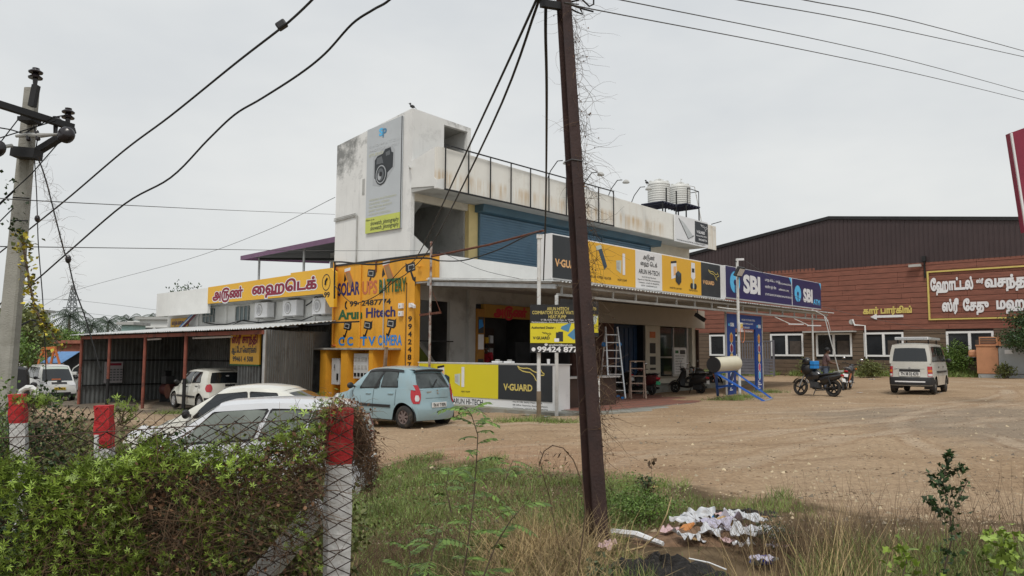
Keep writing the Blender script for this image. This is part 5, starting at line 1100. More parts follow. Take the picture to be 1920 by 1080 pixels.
text('COIMBATORE SOLAR WATER', ib2, GOLD, onb2(.1, -.25, .004), dl, Vector((0, 0, 1)), .08, ln2-.2, .02); text('ARUN HITECH', ib2, GOLD, onb2(.5, -.12, .004), dl, Vector((0, 0, 1)), .08, .6, .02)
rp = thingB('rusty_post', 'rust streaked thin post with an angle bracket at the canopy corner', 'post', -.35, 5.1, 0)
MB().tube([(-.35, 5.1, -.1), (-.35, 5.1, 5.35)], .04, 8).build('pole', RUSTP, rp); MB().bar((-.35, 5.6, 2.95), (-.35, 4.6, 3.0), .07).build('bracket', RUST, rp); MB().bar((-.35, 5.0, 3.7), (-.35, 4.62, 3.05), .015).build('stay', RUST, rp)
MB().tube([(-.35, 5.1, 4.85), (-.3, 2.5, 5.0), (-.33, .3, 5.2)], .035, 6).build('arm', RUST, rp)

# corner water tap post
tp = thingB('valve_post', 'white service post with a valve at the floor corner behind the iron pole', 'post', -.25, -1.4, 0)
MB().tube([(.35, -1.1, 0), (.35, -1.1, 1.05)], .05, 6).build('pole', WPIPE, tp); MB().bar((.35, -1.1, .92), (.0, -1.2, .7), .11).build('valve', WPIPE, tp, bevel=.02)
cn2 = thingB('brown_counter', 'low brown wooden counter with a steel edge beside the display counter', 'counter', 1, -.6, .1)
MB().box(.62, 3.2, .3, .45, .13, .98).build('front', WOODD, cn2); MB().box(.55, 3.3, .2, .8, .98, 1.03).build('top', ALU, cn2)

# ladders
def ladder_pair(root, base, w, h, spread, yaw, n, m, rail=.045, topw=None):
    base = Vector(base); dx = Vector((math.cos(yaw), math.sin(yaw), 0)); dy = Vector((-dx.y, dx.x, 0)); topw = topw or w*.75
    for sd_, sg in ((-1, 1), (1, 1)):
        top = base+Vector((0, 0, h)); lo = base+dy*spread*sd_
        rr = []
        for q in (-1, 1):
            a = lo+dx*w/2*q; b = top+dx*topw/2*q; MB().bar(a, b, rail, rail*1.4).build('rail', m, root); rr.append((a, b))
        for k in range(1, n+1):
            f = k/(n+1); 
            if sd_ == 1 and k % 2: continue
            MB().bar(rr[0][0].lerp(rr[0][1], f), rr[1][0].lerp(rr[1][1], f), .05, .03).build('rung', m, root)
l1 = gpt(1153, 750); LD = thingW('folding_ladder', 'aluminium folding ladder with blue joints under the canopy', 'ladder', l1.x, l1.y+.4, .12)
lb = Vector((l1.x-.05, l1.y+.45, .135)); ladder_pair(LD, lb, .6, 2.55, .55, R(12), 8, ALU, .05)
for q in (-1, 1):
    MB().sphere((lb.x+q*.28, lb.y, 2.05), .09, 8, 6).build('joint', SIGNBLUE, LD); 
    for sd_ in (-1, 1): MB().box(lb.x+q*.3-.05, lb.x+q*.3+.05, lb.y+sd_*.55-.05, lb.y+sd_*.55+.05, .12, .2).build('foot', SIGNBLUE, LD)
l2 = gpt(1197, 750); LS = thingW('step_ladder', 'small worn wooden step ladder with three treads', 'ladder', l2.x, l2.y, .12)
WDL = mat('paint_spotted_wood', (.38, .28, .22), .8, var=.3, scale=8); ladder_pair(LS, (l2.x+.05, l2.y+.5, .135), .52, 1.32, .35, R(-3), 4, WDL, .045, .48); MB().box(l2.x-.22, l2.x+.32, l2.y+.38, l2.y+.62, 1.43, 1.47).build('top_tread', WOOD, LS)
nb = thingB('notice_board', 'white notice board with printed lines standing by the glass front', 'notice', 16.6, 5.6, .6)
MB().box(16.2, 17.4, 5.9, 5.95, .75, 2.0).build('panel', SIGNW, nb); MB().box(16.15, 17.45, 5.95, 5.99, .1, 2.05).build('frame', ALU, nb)
MB().box(16.75, 17.25, 5.89, 5.9, 1.72, 1.92).build('heading', CHAR, nb); MB().box(16.3, 16.6, 5.89, 5.9, 1.76, 1.9).build('heading', DGREEN, nb)
for i in range(7): text(['SERVICE CHARGES', 'CASH DEPOSIT 10AM', 'HOLIDAY LIST 2024', 'LOCKER FACILITY', 'CUSTOMER CARE', 'TOLL FREE 1800', 'THANK YOU'][i], nb, CHAR, (16.3, 5.9, 1.6-i*.13), LX, LY, .06, .9-.12*(i % 3), .015)
# ================================================================== VEHICLES
def interp(tab, x):
    if x <= tab[0][0]: return tab[0][1]
    for (a, va), (b, vb) in zip(tab, tab[1:]):
        if x <= b: t = (x-a)/(b-a); t = t; return va+(vb-va)*t
    return tab[-1][1]
def sinterp(tab, x):
    return (interp(tab, x-.04)+interp(tab, x)+interp(tab, x+.04))/3
def wheel(root, x, y, r, w, side, capm, spokes=6, rimr=.62):
    t = MB(); t.lathe([(r*rimr, -w/2), (r*.9, -w/2), (r*.98, -w*.36), (r, -w*.2), (r, w*.2), (r*.98, w*.36), (r*.9, w/2), (r*rimr, w/2), (r*rimr, -w/2)], (x, y, r), 'Y', 28)
    ty = t.build('wheel', RUBBER, root, smooth=50); o = side*(w/2)
    MB().lathe([(r*rimr, o*.5), (r*rimr*.95, o*.98), (r*rimr*.86, o*.9), (r*rimr*.8, o*.55), (0, o*.5)], (x, y, r), 'Y', 24).build('rim', capm, ty, smooth=40)
    s = MB()
    for k in range(spokes):
        a = 2*math.pi*k/spokes+.3; s.bar((x+.02*math.cos(a), y+o*.9, r+.02*math.sin(a)), (x+r*rimr*.88*math.cos(a), y+o*.86, r+r*rimr*.88*math.sin(a)), r*.16, .02, up=(0, 1, 0))
    s.lathe([(r*.16, o*.7), (r*.14, o*1.0), (0, o*1.02)], (x, y, r), 'Y', 12); s.build('hub_cap', capm, ty, kind='stuff')
    return ty
def car(name, label, cat, loc, rotz, sp, paint, group=None):
    root = thing(name, label, cat, loc, rotz, group); g = sp.get; L_, Wd, H = sp['L'], sp['W'], sp['H']; r = sp['r']
    top, xf, xr = sp['top'], sp['xf'], sp['xr']; wf, wr = sp['wf'], sp['wr']; sill = g('sill', .22); ra = r+g('gap', .07); hw = Wd/2
    yz = g('yz', [(0, .90), (.25, .97), (.5, 1.0), (.75, .985), (1, .94)])
    def XF(z): return L_/2-.10-sinterp(xf, z)
    def XR(z): return -L_/2+.08+sinterp(xr, z)
    def ztop(x): return sinterp(top, x)
    def yw(x, z, zt):
        d = min(x-XR(z), XF(z)-x); e = max(0, 1-max(d, 0)/.5); return hw*interp(yz, z/max(zt, .01))*(1-.15*e**2.2)
    def S(s, z, side, o=0):
        x = XR(z)+(XF(z)-XR(z))*s; return Vector((x, side*(yw(x, z, ztop(x))+o), z))
    def capR(c, z, o=0): p = S(0, z, 1); return Vector((p.x-.09*(1-c*c)-o, c*p.y, z))
    def capF(c, z, o=0): p = S(1, z, 1); return Vector((p.x+.11*(1-c*c)+o, c*p.y, z))
    def zbot(x):
        z = sill
        for xc in (wf, wr):
            q = ra*ra-(x-xc)**2
            if q > 0: z = max(z, r+math.sqrt(q))
        return z
    N, K = 76, 9; body = MB()
    for side in (-1, 1):
        P = []
        for i in range(N+1):
            s = i/N; x0 = -L_/2+.08+(L_-.18)*s; zb, zt = zbot(x0), ztop(x0); row = []
            for j in range(K+1):
                z = zb+(zt-zb)*j/K; x = XR(z)+(XF(z)-XR(z))*s; row.append(Vector((x, side*yw(x, z, zt), z)))
            P.append(row)
        body.grid(P)
        if side == -1: PL = P
        else: PRr = P
    T = []
    for i in range(N+1):
        a, b = PL[i][K], PRr[i][K]; T.append([Vector((a.x, a.y+(b.y-a.y)*j/8, a.z+.035*(1-(2*j/8-1)**4))) for j in range(9)])
    body.grid(T)
    for i, sg, bl in ((0, -1, .09), (N, 1, .11)):
        C_ = []
        for j in range(K+1):
            a, b = PL[i][j], PRr[i][j]; C_.append([Vector((a.x+sg*bl*(1-(2*q/8-1)**2), a.y+(b.y-a.y)*q/8, a.z+(.035*(1-(2*q/8-1)**4) if j == K else 0))) for q in range(9)])
        body.grid(C_)
    # greenhouse
    xC0, xA0, xC1, xA1, wb, wt_ = sp['gh']; drop = g('drop', .05); zr0 = H-.05
    def GP(a, b, side, o=0):
        x = (xC0+(xC1-xC0)*b)*(1-a)+(xA0+(xA1-xA0)*b)*a; xb = xC0*(1-a)+xA0*a
        zz = (ztop(xb)-.03)*(1-b)+(zr0-drop*(2*a-1)**2-(g('rear_drop', 0)*(1-a)**2))*b
        y = (wb*(1-b)+wt_*b+.03*math.sin(math.pi*b))*(1-.07*abs(2*a-1)**3)
        return Vector((x, side*(y+o), zz))
    def GE(a, c, b, o=0):       # end glass: a=0 rear, 1 front
        p = GP(a, b, 1); sg = 1 if a else -1; bl = (.10 if a else .06); return Vector((p.x+sg*(bl*(1-c*c)+o), c*p.y, p.z+.03*b*(1-c*c)))
    gh = MB()
    for side in (-1, 1): gh.grid([[GP(i/16, j/6, side) for j in range(7)] for i in range(17)])
    for a in (0, 1): gh.grid([[GE(a, q/5-1, j/6) for j in range(7)] for q in range(11)])
    rf = []
    for i in range(17):
        a = i/16; p = GP(a, 1, 1); row = []
        for q in range(11):
            c = q/5-1; bl = (.10*max(0, a-.8)/.2 if a > .8 else -.06*max(0, .2-a)/.2)*(1-c*c)
            row.append(Vector((p.x+bl, c*p.y, p.z+.03*(1-c*c)+.028*(1-c**6)*(1 if 0 < i < 16 else .2))))
        rf.append(row)
    gh.grid(rf)
    body.add(gh.v, gh.f)
    bo = body.build('body', paint, root, smooth=38, fixn=True)
    if g('cabin'): 
        cb_ = MB()
        for side in (-1, 1): cb_.grid([[GP(i/16, j/6, side, .003) for j in range(7)] for i in range(17)])
        cb_.build('canvas_side', sp['cabin'], root, smooth=40)
    # wells, floor
    u = MB(); u.box(-L_/2+.25, L_/2-.3, -hw*.85, hw*.85, sill-.03, sill+.14); u.build('underbody', PLASB, root)
    for xc in (wf, wr):
        wl = MB()
        for side in (-1, 1):
            P = [[Vector((xc+(ra+.015)*math.cos(t), side*y, r+(ra+.015)*math.sin(t))) for y in (hw*.55, hw*.93)] for t in np.linspace(-.3, math.pi+.3, 15)]; wl.grid(P)
            wl.poly([Vector((xc+(ra+.01)*math.cos(t), side*hw*.58, r+(ra+.01)*math.sin(t))) for t in np.linspace(-.2, math.pi+.2, 13)])
        wl.build('wheel_well', PLASB, root)
    # glass
    gm_ = g('glass', GLASS)
    for w_ in sp['win']:
        (a00, a10, a01, a11, b0, b1) = w_
        for side in (-1, 1):
            P = []
            for i in range(7):
                f = i/6; P.append([GP((a00+(a10-a00)*f)*(1-h)+(a01+(a11-a01)*f)*h, b0+(b1-b0)*h, side, .010) for h in (0, .33, .66, 1)])
            wo_ = MB().grid(P).build('window', gm_, root, smooth=60)
            if g('rim', 1):
                A = [P[0][0], P[0][3], P[6][3], P[6][0], P[0][0]]; rm = MB()
                for p, q in zip(A, A[1:]): rm.bar(p, q, .03, .012, up=(0, 1, 0))
                rm.build('rubber_seal', PLASB, wo_)
    for a, key in ((0, 'rearw'), (1, 'frontw')):
        c0, b0, b1 = sp[key]; P = [[GE(a, c0*(q/5-1)*(1-.05*(j/3)), b0+(b1-b0)*j/3, .012) for j in range(4)] for q in range(11)]
        MB().grid(P).build('rear_window' if a == 0 else 'windscreen', gm_, root, smooth=60)
    # seams, handles
    for x in sp['seams']:
        for side in (-1, 1):
            P = []
            for j in range(9):
                zb = zbot(x)+.05; zt = ztop(x)-.03; z = zb+(zt-zb)*j/8; y = yw(x, z, ztop(x))+.003; P.append([(x-.007, side*y, z), (x+.007, side*y, z)])
            MB().grid(P).build('door_seam', PLASB, root)
    for (x, z) in sp['handles']:
        for side in (-1, 1): y = yw(x, z, ztop(x)); MB().box(x-.09, x+.09, side*y-.012, side*y+.028, z-.016, z+.016).build('door_handle', g('handlem', paint), root, bevel=.008)
    if g('mould'):
        x0, x1, z0 = sp['mould']
        for side in (-1, 1):
            P = [[(x0+(x1-x0)*i/14, side*(yw(x0+(x1-x0)*i/14, z0, ztop(x0+(x1-x0)*i/14))+o), z) for (o, z) in ((0, z0-.035), (.018, z0-.03), (.018, z0+.03), (0, z0+.035))] for i in range(15)]
            MB().grid(P).build('side_moulding', PLASB, root)
    if g('band'):      # dark bumpers
        for (z0, z1, end) in sp['band']:
            F_ = capR if end == 'r' else capF; s0, s1 = (0, .06) if end == 'r' else (1, .94)
            cols = [S(s1+(s0-s1)*k/3, 0, -1) for k in range(3)]
            P = []
            for j in range(4):
                z = z0+(z1-z0)*j/3; o = .02
                row = [S(s1+(s0-s1)*k/4, z, -1, o) for k in range(4)]+[F_(q/5-1, z, o) for q in range(11)]+[S(s0+(s1-s0)*(k+1)/4, z, 1, o) for k in range(4)]; P.append(row)
            MB().grid(P).build('bumper', PLASB, root, smooth=40)
    for side in (-1, 1):
        x, z = sp['mirror']; y = side*(hw*.93)
        m_ = MB(); m_.sphere((x, y+side*.12, z), .1, 10, 8, (.55, 1, .8)); m_.bar((x, y-side*.05, z-.04), (x, y+side*.1, z), .04); mo = m_.build('wing_mirror', g('mirrorm', PLASB), root, smooth=60)
    def lamp(end, c0, z0, z1, sdep, m, nm, zs=None, o=.012, taper=0):
        F_ = capR if end == 'r' else capF
        for side in (-1, 1):
            P = []
            for j in range(7):
                z = z0+(z1-z0)*j/6; k = 1-taper*(1-j/6)
                c_in = c0 if not zs else c0+zs*(j/6)
                if taper < 0: k = math.sin(math.pi*(.14+.72*j/6))**.8; c_in = 1-(1-c0)*k*(1-.35*j/6)
                row = [F_(side*(c_in+(1-c_in)*q/5), z, o)+Vector((0, side*o*.5, 0)) for q in range(6)]
                s0, s1 = (0, sdep*k) if end == 'r' else (1, 1-sdep*k)
                row += [S(s0+(s1-s0)*q/3, z, side, o) for q in range(1, 4)]; P.append(row)
            MB().grid(P).build(nm, m, root, smooth=60)
    for a in sp['lamps']: lamp(*a)
    # plate
    for a in sp.get('plates', []):
        end, z, w_, h_, m_, txt = a; F_ = capR if end == 'r' else capF; p = F_(0, z, .015); sg = -1 if end == 'r' else 1
        po = MB().box(min(p.x, p.x+sg*.015), max(p.x, p.x+sg*.015), -w_/2, w_/2, z-h_/2, z+h_/2).build('number_plate', m_, root, bevel=.004)
        if txt: text(txt, po, BLACK, (p.x+sg*.017, -sg*w_*.43, z-h_*.3), Vector((0, -sg*-1 if end != 'r' else -1, 0)) if end == 'r' else Vector((0, 1, 0)), Vector((0, 0, 1)), h_*.6, w_*.86, .03)
    for side in (-1, 1):
        for xc in (wf, wr): wheel(root, xc, side*(hw-.11), r, g('tw', .17), side, g('rimm', ALU), g('spokes', 6))
    if g('extra'): sp['extra'](root, S, capR, capF, GP, GE, paint)
    return root
def paint(name, c, var=.03): return mat(name, c, .28, var=var, scale=.8, coat=.6, dirt=((.3, .24, .17), .22, 1.3, .54))
P_BLUE = paint('pale_blue_car_paint', (.27, .39, .43)); P_WHITE = paint('white_car_paint', (.66, .66, .63)); P_SILV = paint('silver_white_car_paint', (.62, .63, .65)); P_CREAM = paint('ivory_car_paint', (.66, .65, .58)); P_PEARL = paint('pearl_silver_van_paint', (.54, .53, .48)); P_BLK = paint('black_gloss_paint', (.014, .014, .015))

# --- pale blue hatchback
def ex_blue(root, S, capR, capF, GP, GE, pm):
    sp_ = MB(); P = [[GE(0, c, 1)+Vector((-.0+dx, 0, dz)) for dx, dz in ((.14, .03), (-.10, .02), (-.1, -.02), (.02, -.05))] for c in np.linspace(-.93, .93, 9)]; sp_.grid(P).build('roof_spoiler', pm, root, smooth=40)
    P = [[GE(0, c, 1)+Vector((dx, 0, dz)) for dx, dz in ((-.103, .01), (-.103, -.025), (.0, -.06))] for c in np.linspace(-.93, .93, 9)]; MB().grid(P).build('spoiler_edge', PLASB, root)
    for side in (-1, 1):
        P = [[GP(a, b, side, .03) for b in (.88, .99)] for a in np.linspace(.12, .93, 12)]; MB().grid(P).build('rain_visor', PLASB, root)
        P = [[GP(.545+(k-.5)*.045, b, side, .014) for k in (0, 1)] for b in np.linspace(.04, .92, 5)]; MB().grid(P).build('door_pillar', PLASB, root)
    w_ = MB(); p = GE(0, .12, .15, .03); q = GE(0, -.25, .5, .03); w_.bar(p, q, .02); w_.build('wiper', PLASB, root)
    for k, (z, o_) in enumerate(((.98, 0), (.72, .0))):
        P = [[capR(c, z, .003), capR(c, z+.008, .003)] for c in np.linspace(-.62, .62, 9)]; MB().grid(P).build('tailgate_seam', PLASB, root)
    for zz in (.90, .84): MB().mbox(Matrix.Translation(capR(0, zz, .01)), .01, .05, .035).build('badge', CHROME, root)
    for c in (.45,): MB().mbox(Matrix.Translation(capR(c, .87, .008)), .008, .16, .025).build('badge', CHROME, root)
    P = [[capR(c, z, .004) for z in (.50, .62)] for c in np.linspace(-.38, .38, 7)]; MB().grid(P).build('plate_recess_shade', mat('recess_shade_blue', (.16, .24, .27), .5), root)  # flush patch: shade of the plate recess painted as darker body blue
hatch = dict(L=3.43, W=1.49, H=1.475, r=.275, wf=1.12, wr=-1.22, sill=.2,
    top=[(-1.7, .86), (-1.5, .96), (-.6, .95), (.5, .90), (.72, .88), (1.3, .78), (1.6, .68)],
    xf=[(0, .1), (.25, .02), (.45, 0), (.6, .05), (.75, .25)], xr=[(0, .14), (.28, .02), (.5, .0), (.6, .05), (.85, .07), (1., .12)],
    gh=(-1.52, .90, -1.26, .18, .70, .56), drop=.055, win=[(.50, .80, .56, .90, .10, .86), (.22, .465, .24, .53, .12, .86)], glass=mat('grey_car_glass', (.05, .06, .06), .06, var=.7, scale=2.2), rearw=(.84, .1, .84), frontw=(.9, .08, .93),  # uneven lighter grey in the side glass colour stands for reflections
    seams=(.62, -.16, -.95), handles=((.02, .80), (-.78, .82)), mould=(-.8, .75, .52), mirror=(.60, .98), spokes=7, rimm=mat('dusty_brown_hubcap', (.16, .12, .11), .5, var=.2),
    lamps=[('r', .80, .60, 1.04, .05, TAILR, 'tail_lamp', 0, .012, -1), ('r', .88, .66, .80, .01, LENS, 'reverse_lamp', 0, .02, -1), ('f', .55, .55, .75, .1, LENS, 'headlight')],
    plates=[('r', .56, .5, .12, PLATE, 'TN 41 T 9376')], extra=ex_blue)
a = gpt(760, 803); hd_ = R(90+52)          # heading in world angle
hv = Vector((math.cos(hd_), math.sin(hd_), 0)); lv_ = Vector((-hv.y, hv.x, 0))
c_ = a-hv*hatch['wr']-lv_*(.745-.11)
car('blue_hatchback', 'pale blue hatchback with a flat rear tyre by the ochre wall', 'car', (c_.x, c_.y, G(c_.x, c_.y)+.01), hd_, hatch, P_BLUE)

# --- white hatchback in the shed
def ex_getz(root, S, capR, capF, GP, GE, pm):
    MB().mbox(Matrix.Translation(capR(0, .93, .012)), .02, .34, .07).build('handle_recess', PLASB, root); MB().mbox(Matrix.Translation(capR(0, .93, .025)), .01, .07, .04).build('badge', CHROME, root)
    MB().mbox(Matrix.Translation(GE(0, 0, .97)+Vector((.03, 0, .03))), .16, .5, .02).build('spoiler', PLASB, root)
    fn = lambda u, v, l=0: GE(0, u, v, .018+l)
    flat([[(.1*math.cos(t), .62+.06*math.sin(t)) for t in np.linspace(0, 2*math.pi, 12)]], GREYW, fn, root, 'sticker')
    MB().lathe([(.07, 0), (.07, .01), (0, .012)], S(.18, .86, 1), 'Y', 12).build('sticker', GREYW, root)
getz = dict(L=3.8, W=1.66, H=1.5, r=.29, wf=1.2, wr=-1.2, sill=.2,
    top=[(-1.85, .95), (-1.6, 1.0), (-.6, .97), (.6, .90), (.85, .87), (1.4, .78), (1.8, .66)],
    xf=[(0, .1), (.25, .02), (.45, 0), (.6, .06), (.75, .3)], xr=[(0, .14), (.28, .0), (.52, .0), (.6, .06), (.9, .08), (1.05, .12)],
    gh=(-1.68, 1.0, -1.42, .3, .78, .62), drop=.05, win=[(.50, .84, .56, .93, .10, .86), (.20, .465, .22, .53, .12, .86)], rearw=(.88, .1, .88), frontw=(.9, .08, .93),
    seams=(.7, -.2, -1.05), handles=((.02, .84), (-.9, .88)), handlem=PLASB, mould=(-.85, .82, .50), mirror=(.72, 1.0), spokes=8, band=[(.42, .50, 'r')],
    lamps=[('r', .83, .70, .97, .05, TAILR, 'tail_lamp', 0, .012, -1), ('f', .6, .6, .78, .1, LENS, 'headlight')], plates=[('r', .78, .48, .13, PLATE, 'TN 38 AV 2755')], extra=ex_getz)
a = gpt(377, 772); hd_ = R(90+44); hv = Vector((math.cos(hd_), math.sin(hd_), 0)); lv_ = Vector((-hv.y, hv.x, 0)); c_ = a-hv*getz['wr']-lv_*.72
car('white_hatchback', 'white hatchback with black side strips parked in the car shed', 'car', (c_.x, c_.y, G(c_.x, c_.y)+.01), hd_, getz, P_CREAM)

# --- two cars behind the fence
def ex_sedan(root, S, capR, capF, GP, GE, pm):
    text('DAMGER', root, mat('red_sticker', (.5, .03, .03), .5), GE(0, .35, .22, .02), Vector((0, -1, 0)), Vector((.5, 0, .4)).normalized(), .06, .5, .02)
sedan = dict(L=4.3, W=1.69, H=1.49, r=.3, wf=1.3, wr=-1.25, sill=.2,
    top=[(-2.1, .90), (-1.9, .97), (-1.2, .98), (.6, .93), (.95, .9), (1.6, .80), (2.05, .62)],
    xf=[(0, .12), (.25, .02), (.45, 0), (.62, .08), (.8, .4)], xr=[(0, .14), (.28, .02), (.55, .0), (.7, .04), (.98, .14)],
    gh=(-1.85, 1.25, -.72, .35, .79, .62), drop=.06, rear_drop=.0, win=[(.52, .86, .55, .95, .10, .86), (.30, .495, .16, .50, .12, .86)], rearw=(.9, .08, .93), frontw=(.9, .08, .93),
    seams=(.85, -.15, -1.05), handles=((.02, .82), (-.9, .84)), mirror=(.82, 1.0), spokes=8, mirrorm=PLASB,
    lamps=[('r', .7, .72, .92, .06, TAILR, 'tail_lamp'), ('f', .5, .58, .78, .12, LENS, 'headlight')], plates=[('r', .6, .5, .13, PLATE, 'TN 66 F 1234')], extra=ex_sedan)
sy = 13.9; sx_ = (498-960)/1418*sy
car('white_sedan', 'ivory white fastback sedan, second car behind the creeper fence', 'car', (sx_-.15, sy, -.36), R(180-4), sedan, P_CREAM)
near = dict(L=3.75, W=1.62, H=1.52, r=.28, wf=1.18, wr=-1.2, sill=.2,
    top=[(-1.85, .95), (-1.6, 1.0), (-.6, .97), (.55, .92), (.8, .88), (1.4, .76), (1.8, .62)],
    xf=[(0, .1), (.25, .02), (.45, 0), (.6, .08), (.78, .35)], xr=[(0, .14), (.28, .0), (.52, .0), (.6, .06), (.9, .06), (1.05, .08)],
    gh=(-1.68, 1.12, -1.5, .2, .76, .62), drop=.05, win=[(.50, .86, .55, .95, .10, .84), (.25, .465, .23, .52, .10, .84), (.10, .225, .07, .205, .2, .84)], rearw=(.88, .1, .88), frontw=(.9, .08, .93),
    seams=(.72, -.12, -.98), handles=((.05, .84), (-.85, .86)), mirror=(.78, .98), mirrorm=P_SILV, spokes=8, glass=mat('greenish_glass', (.16, .18, .16), .06, var=.35, scale=1.5),
    lamps=[('r', .8, .72, .98, .06, TAILR, 'tail_lamp', -.03), ('f', .45, .55, .74, .14, LENS, 'headlight')], plates=[('r', .62, .5, .13, PLATE, 'TN 37 BK 501')])
sy = 11.2; sx_ = (483-960)/1418*sy
car('silver_hatchback', 'silver white hatchback nearest the creeper fence', 'car', (sx_-.1, sy, -.47), R(181), near, P_SILV)

# --- silver van on the right
def ex_van(root, S, capR, capF, GP, GE, pm):
    rk = MB().box(-1.2, .9, -.52, .56, 1.93, 2.03).build('roof_rack_board', LETW, root, bevel=.01)
    MB().box(-1.205, -1.2, -.5, .54, 1.945, 2.015).build('edge_strip', CHROME, rk); MB().box(-1.1, .8, -.6, -.52, 1.94, 2.02).build('side_rail', GENG, rk)
    for x in (-1.0, .6):
        for y in (-.5, .5): MB().bar((x, y, 1.78), (x, y, 1.95), .04).build('rack_foot', IRON, rk)
    P = [[capR(c, z, .022) for z in (.42, .45, .465)] for c in np.linspace(-.78, .78, 11)]; MB().grid(P).build('bumper_strip', LETW, root)
    MB().mbox(Matrix.Translation(capR(0, .83, .02)), .03, .66, .09).build('plate_light_bar', PLASB, root)
    for c, w_ in ((.72, .14),): MB().mbox(Matrix.Translation(capR(c, .90, .012)), .008, w_, .025).build('badge', CHROME, root)
    MB().mbox(Matrix.Translation(capR(0, .93, .012)), .008, .06, .05).build('badge', CHROME, root)
    P = [[capR(c, z, .004) for z in (.885, .893)] for c in np.linspace(-.75, .75, 9)]; MB().grid(P).build('tailgate_seam', PLASB, root)
    MB().box(-1.3, .9, -.45, .45, .25, .4).build('spare_wheel_pan', DARKM, root)
van = dict(L=3.68, W=1.475, H=1.82, r=.285, wf=1.0, wr=-1.22, sill=.3, yz=[(0, .93), (.3, .985), (.6, 1.0), (.85, .99), (1, .97)],
    top=[(-1.8, 1.10), (-1.5, 1.12), (1.2, 1.12), (1.5, 1.05), (1.75, .9)], xf=[(0, .06), (.3, 0), (.6, .02), (.9, .1), (1.1, .25)], xr=[(0, .1), (.3, .0), (.56, .0), (.6, .04), (1.12, .06)],
    gh=(-1.70, 1.62, -1.58, .95, .71, .62), drop=.03, win=[(.62, .87, .62, .93, .10, .86), (.33, .59, .33, .59, .10, .86), (.06, .30, .08, .30, .10, .86)], rearw=(.84, .12, .80), frontw=(.9, .08, .9),
    seams=(1.0, .2, -.75), handles=((.35, .95), (-.6, .95)), handlem=PLASB, mirror=(1.15, 1.18), mould=(-1.0, 1.0, .78), spokes=5, rimm=STEEL,
    band=[(.32, .60, 'r'), (.28, .52, 'f')], lamps=[('r', .88, .62, .98, .035, TAILR, 'tail_lamp'), ('r', .9, .78, .86, .03, AMBER, 'indicator', 0, .018), ('r', .9, .64, .72, .03, LENS, 'reverse_lamp', 0, .018), ('f', .6, .65, .82, .08, LENS, 'headlight')],
    plates=[('r', .72, .66, .17, PLATE, 'TN 38 DJ 4270')], extra=ex_van)
a = gpt(1751, 740); hd_ = R(90-38); hv = Vector((math.cos(hd_), math.sin(hd_), 0)); lv_ = Vector((-hv.y, hv.x, 0)); c_ = a-hv*van['wr']+lv_*(.7375-.1)
car('silver_van', 'pearl silver minivan seen from behind with a white board on its roof', 'van', (c_.x, c_.y, G(c_.x, c_.y)+.01), hd_, van, P_PEARL)

# --- far left vehicles
def ex_mini(root, S, capR, capF, GP, GE, pm):
    P = [[capF(c, z, .012) for z in (.86, .90, .96, 1.0)] for c in np.linspace(-.5, .5, 9)]; MB().grid(P).build('grille', PLASB, root); MB().mbox(Matrix.Translation(capF(0, 1.02, .02)), .02, .2, .08).build('badge', CHROME, root)
    P = [[GE(1, c, b, .02) for b in (.80, .93)] for c in np.linspace(-.85, .85, 9)]; MB().grid(P).build('sun_strip', PALEG, root)
    P = [[capF(c, z, .012) for z in (.36, .5)] for c in np.linspace(-.7, .7, 9)]; MB().grid(P).build('lower_grille', PLASB, root)
    MB().mbox(Matrix.Translation(GE(1, -.1, .16, .02)), .02, .4, .08).build('dashboard_sign', SALMON, root)
mini = dict(L=4.4, W=1.68, H=1.86, r=.31, wf=1.35, wr=-1.25, sill=.3,
    top=[(-2.1, 1.10), (-1.8, 1.14), (1.0, 1.12), (1.35, 1.08), (1.9, .95), (2.1, .85)], xf=[(0, .1), (.3, 0), (.6, 0), (.85, .06), (1., .3)], xr=[(0, .1), (.3, .0), (1.1, .05)],
    gh=(-2.02, 1.6, -1.9, .85, .79, .66), drop=.04, win=[(.62, .86, .62, .93, .10, .86), (.33, .59, .33, .59, .10, .86), (.08, .30, .08, .30, .10, .86)], rearw=(.85, .1, .86), frontw=(.92, .08, .95),
    seams=(1.05, .1, -.95), handles=((.3, .98),), mirror=(1.2, 1.2), spokes=6, band=[(.3, .42, 'f')], lamps=[('f', .62, .82, 1.0, .08, LENS, 'headlight'), ('r', .85, .8, 1.1, .03, TAILR, 'tail_lamp')], plates=[('f', .68, .5, .13, PLATEY, 'TN 39 BZ 8')], extra=ex_mini)
p_ = at(96, 700, 39.5); car('white_taxi_van', 'white taxi van facing the camera left of the shed', 'van', (p_.x, p_.y, -.83), R(-48), mini, P_WHITE)
p_ = at(168, 700, 42.5)
car('white_car', 'white car mostly hidden by the left post of the shed', 'car', (p_.x+.5, p_.y+1, -.86), R(-60), dict(getz, extra=None, mirrorm=P_WHITE, plates=[]), P_WHITE)
od = thingW('open_car_door', 'open white car door with its mirror beside the leftmost shed post', 'car door', at(150, 700, 39.5).x, 39.5, -.8)
q = at(150, 700, 39.4)
def dpt(px, py): return at(px, py, 39.4)
MB().prism([(p.x, p.z) for p in (dpt(131, 722), dpt(131, 702), dpt(137, 690), dpt(150, 681), dpt(156, 700), dpt(156, 730), dpt(133, 731))], lambda u, v, d: (u, d, v), 39.4, 39.5).build('panel', P_WHITE, od); MB().prism([(p.x, p.z) for p in (dpt(134, 700), dpt(139, 691), dpt(150, 684), dpt(154, 700))], lambda u, v, d: (u, d, v), 39.37, 39.4).build('window', GLASS, od); MB().box(dpt(134, 700).x, dpt(147, 700).x, 39.2, 39.35, dpt(140, 703).z, dpt(140, 697).z).build('mirror', P_WHITE, od, bevel=.03)
def ex_jeep(root, S, capR, capF, GP, GE, pm): pass
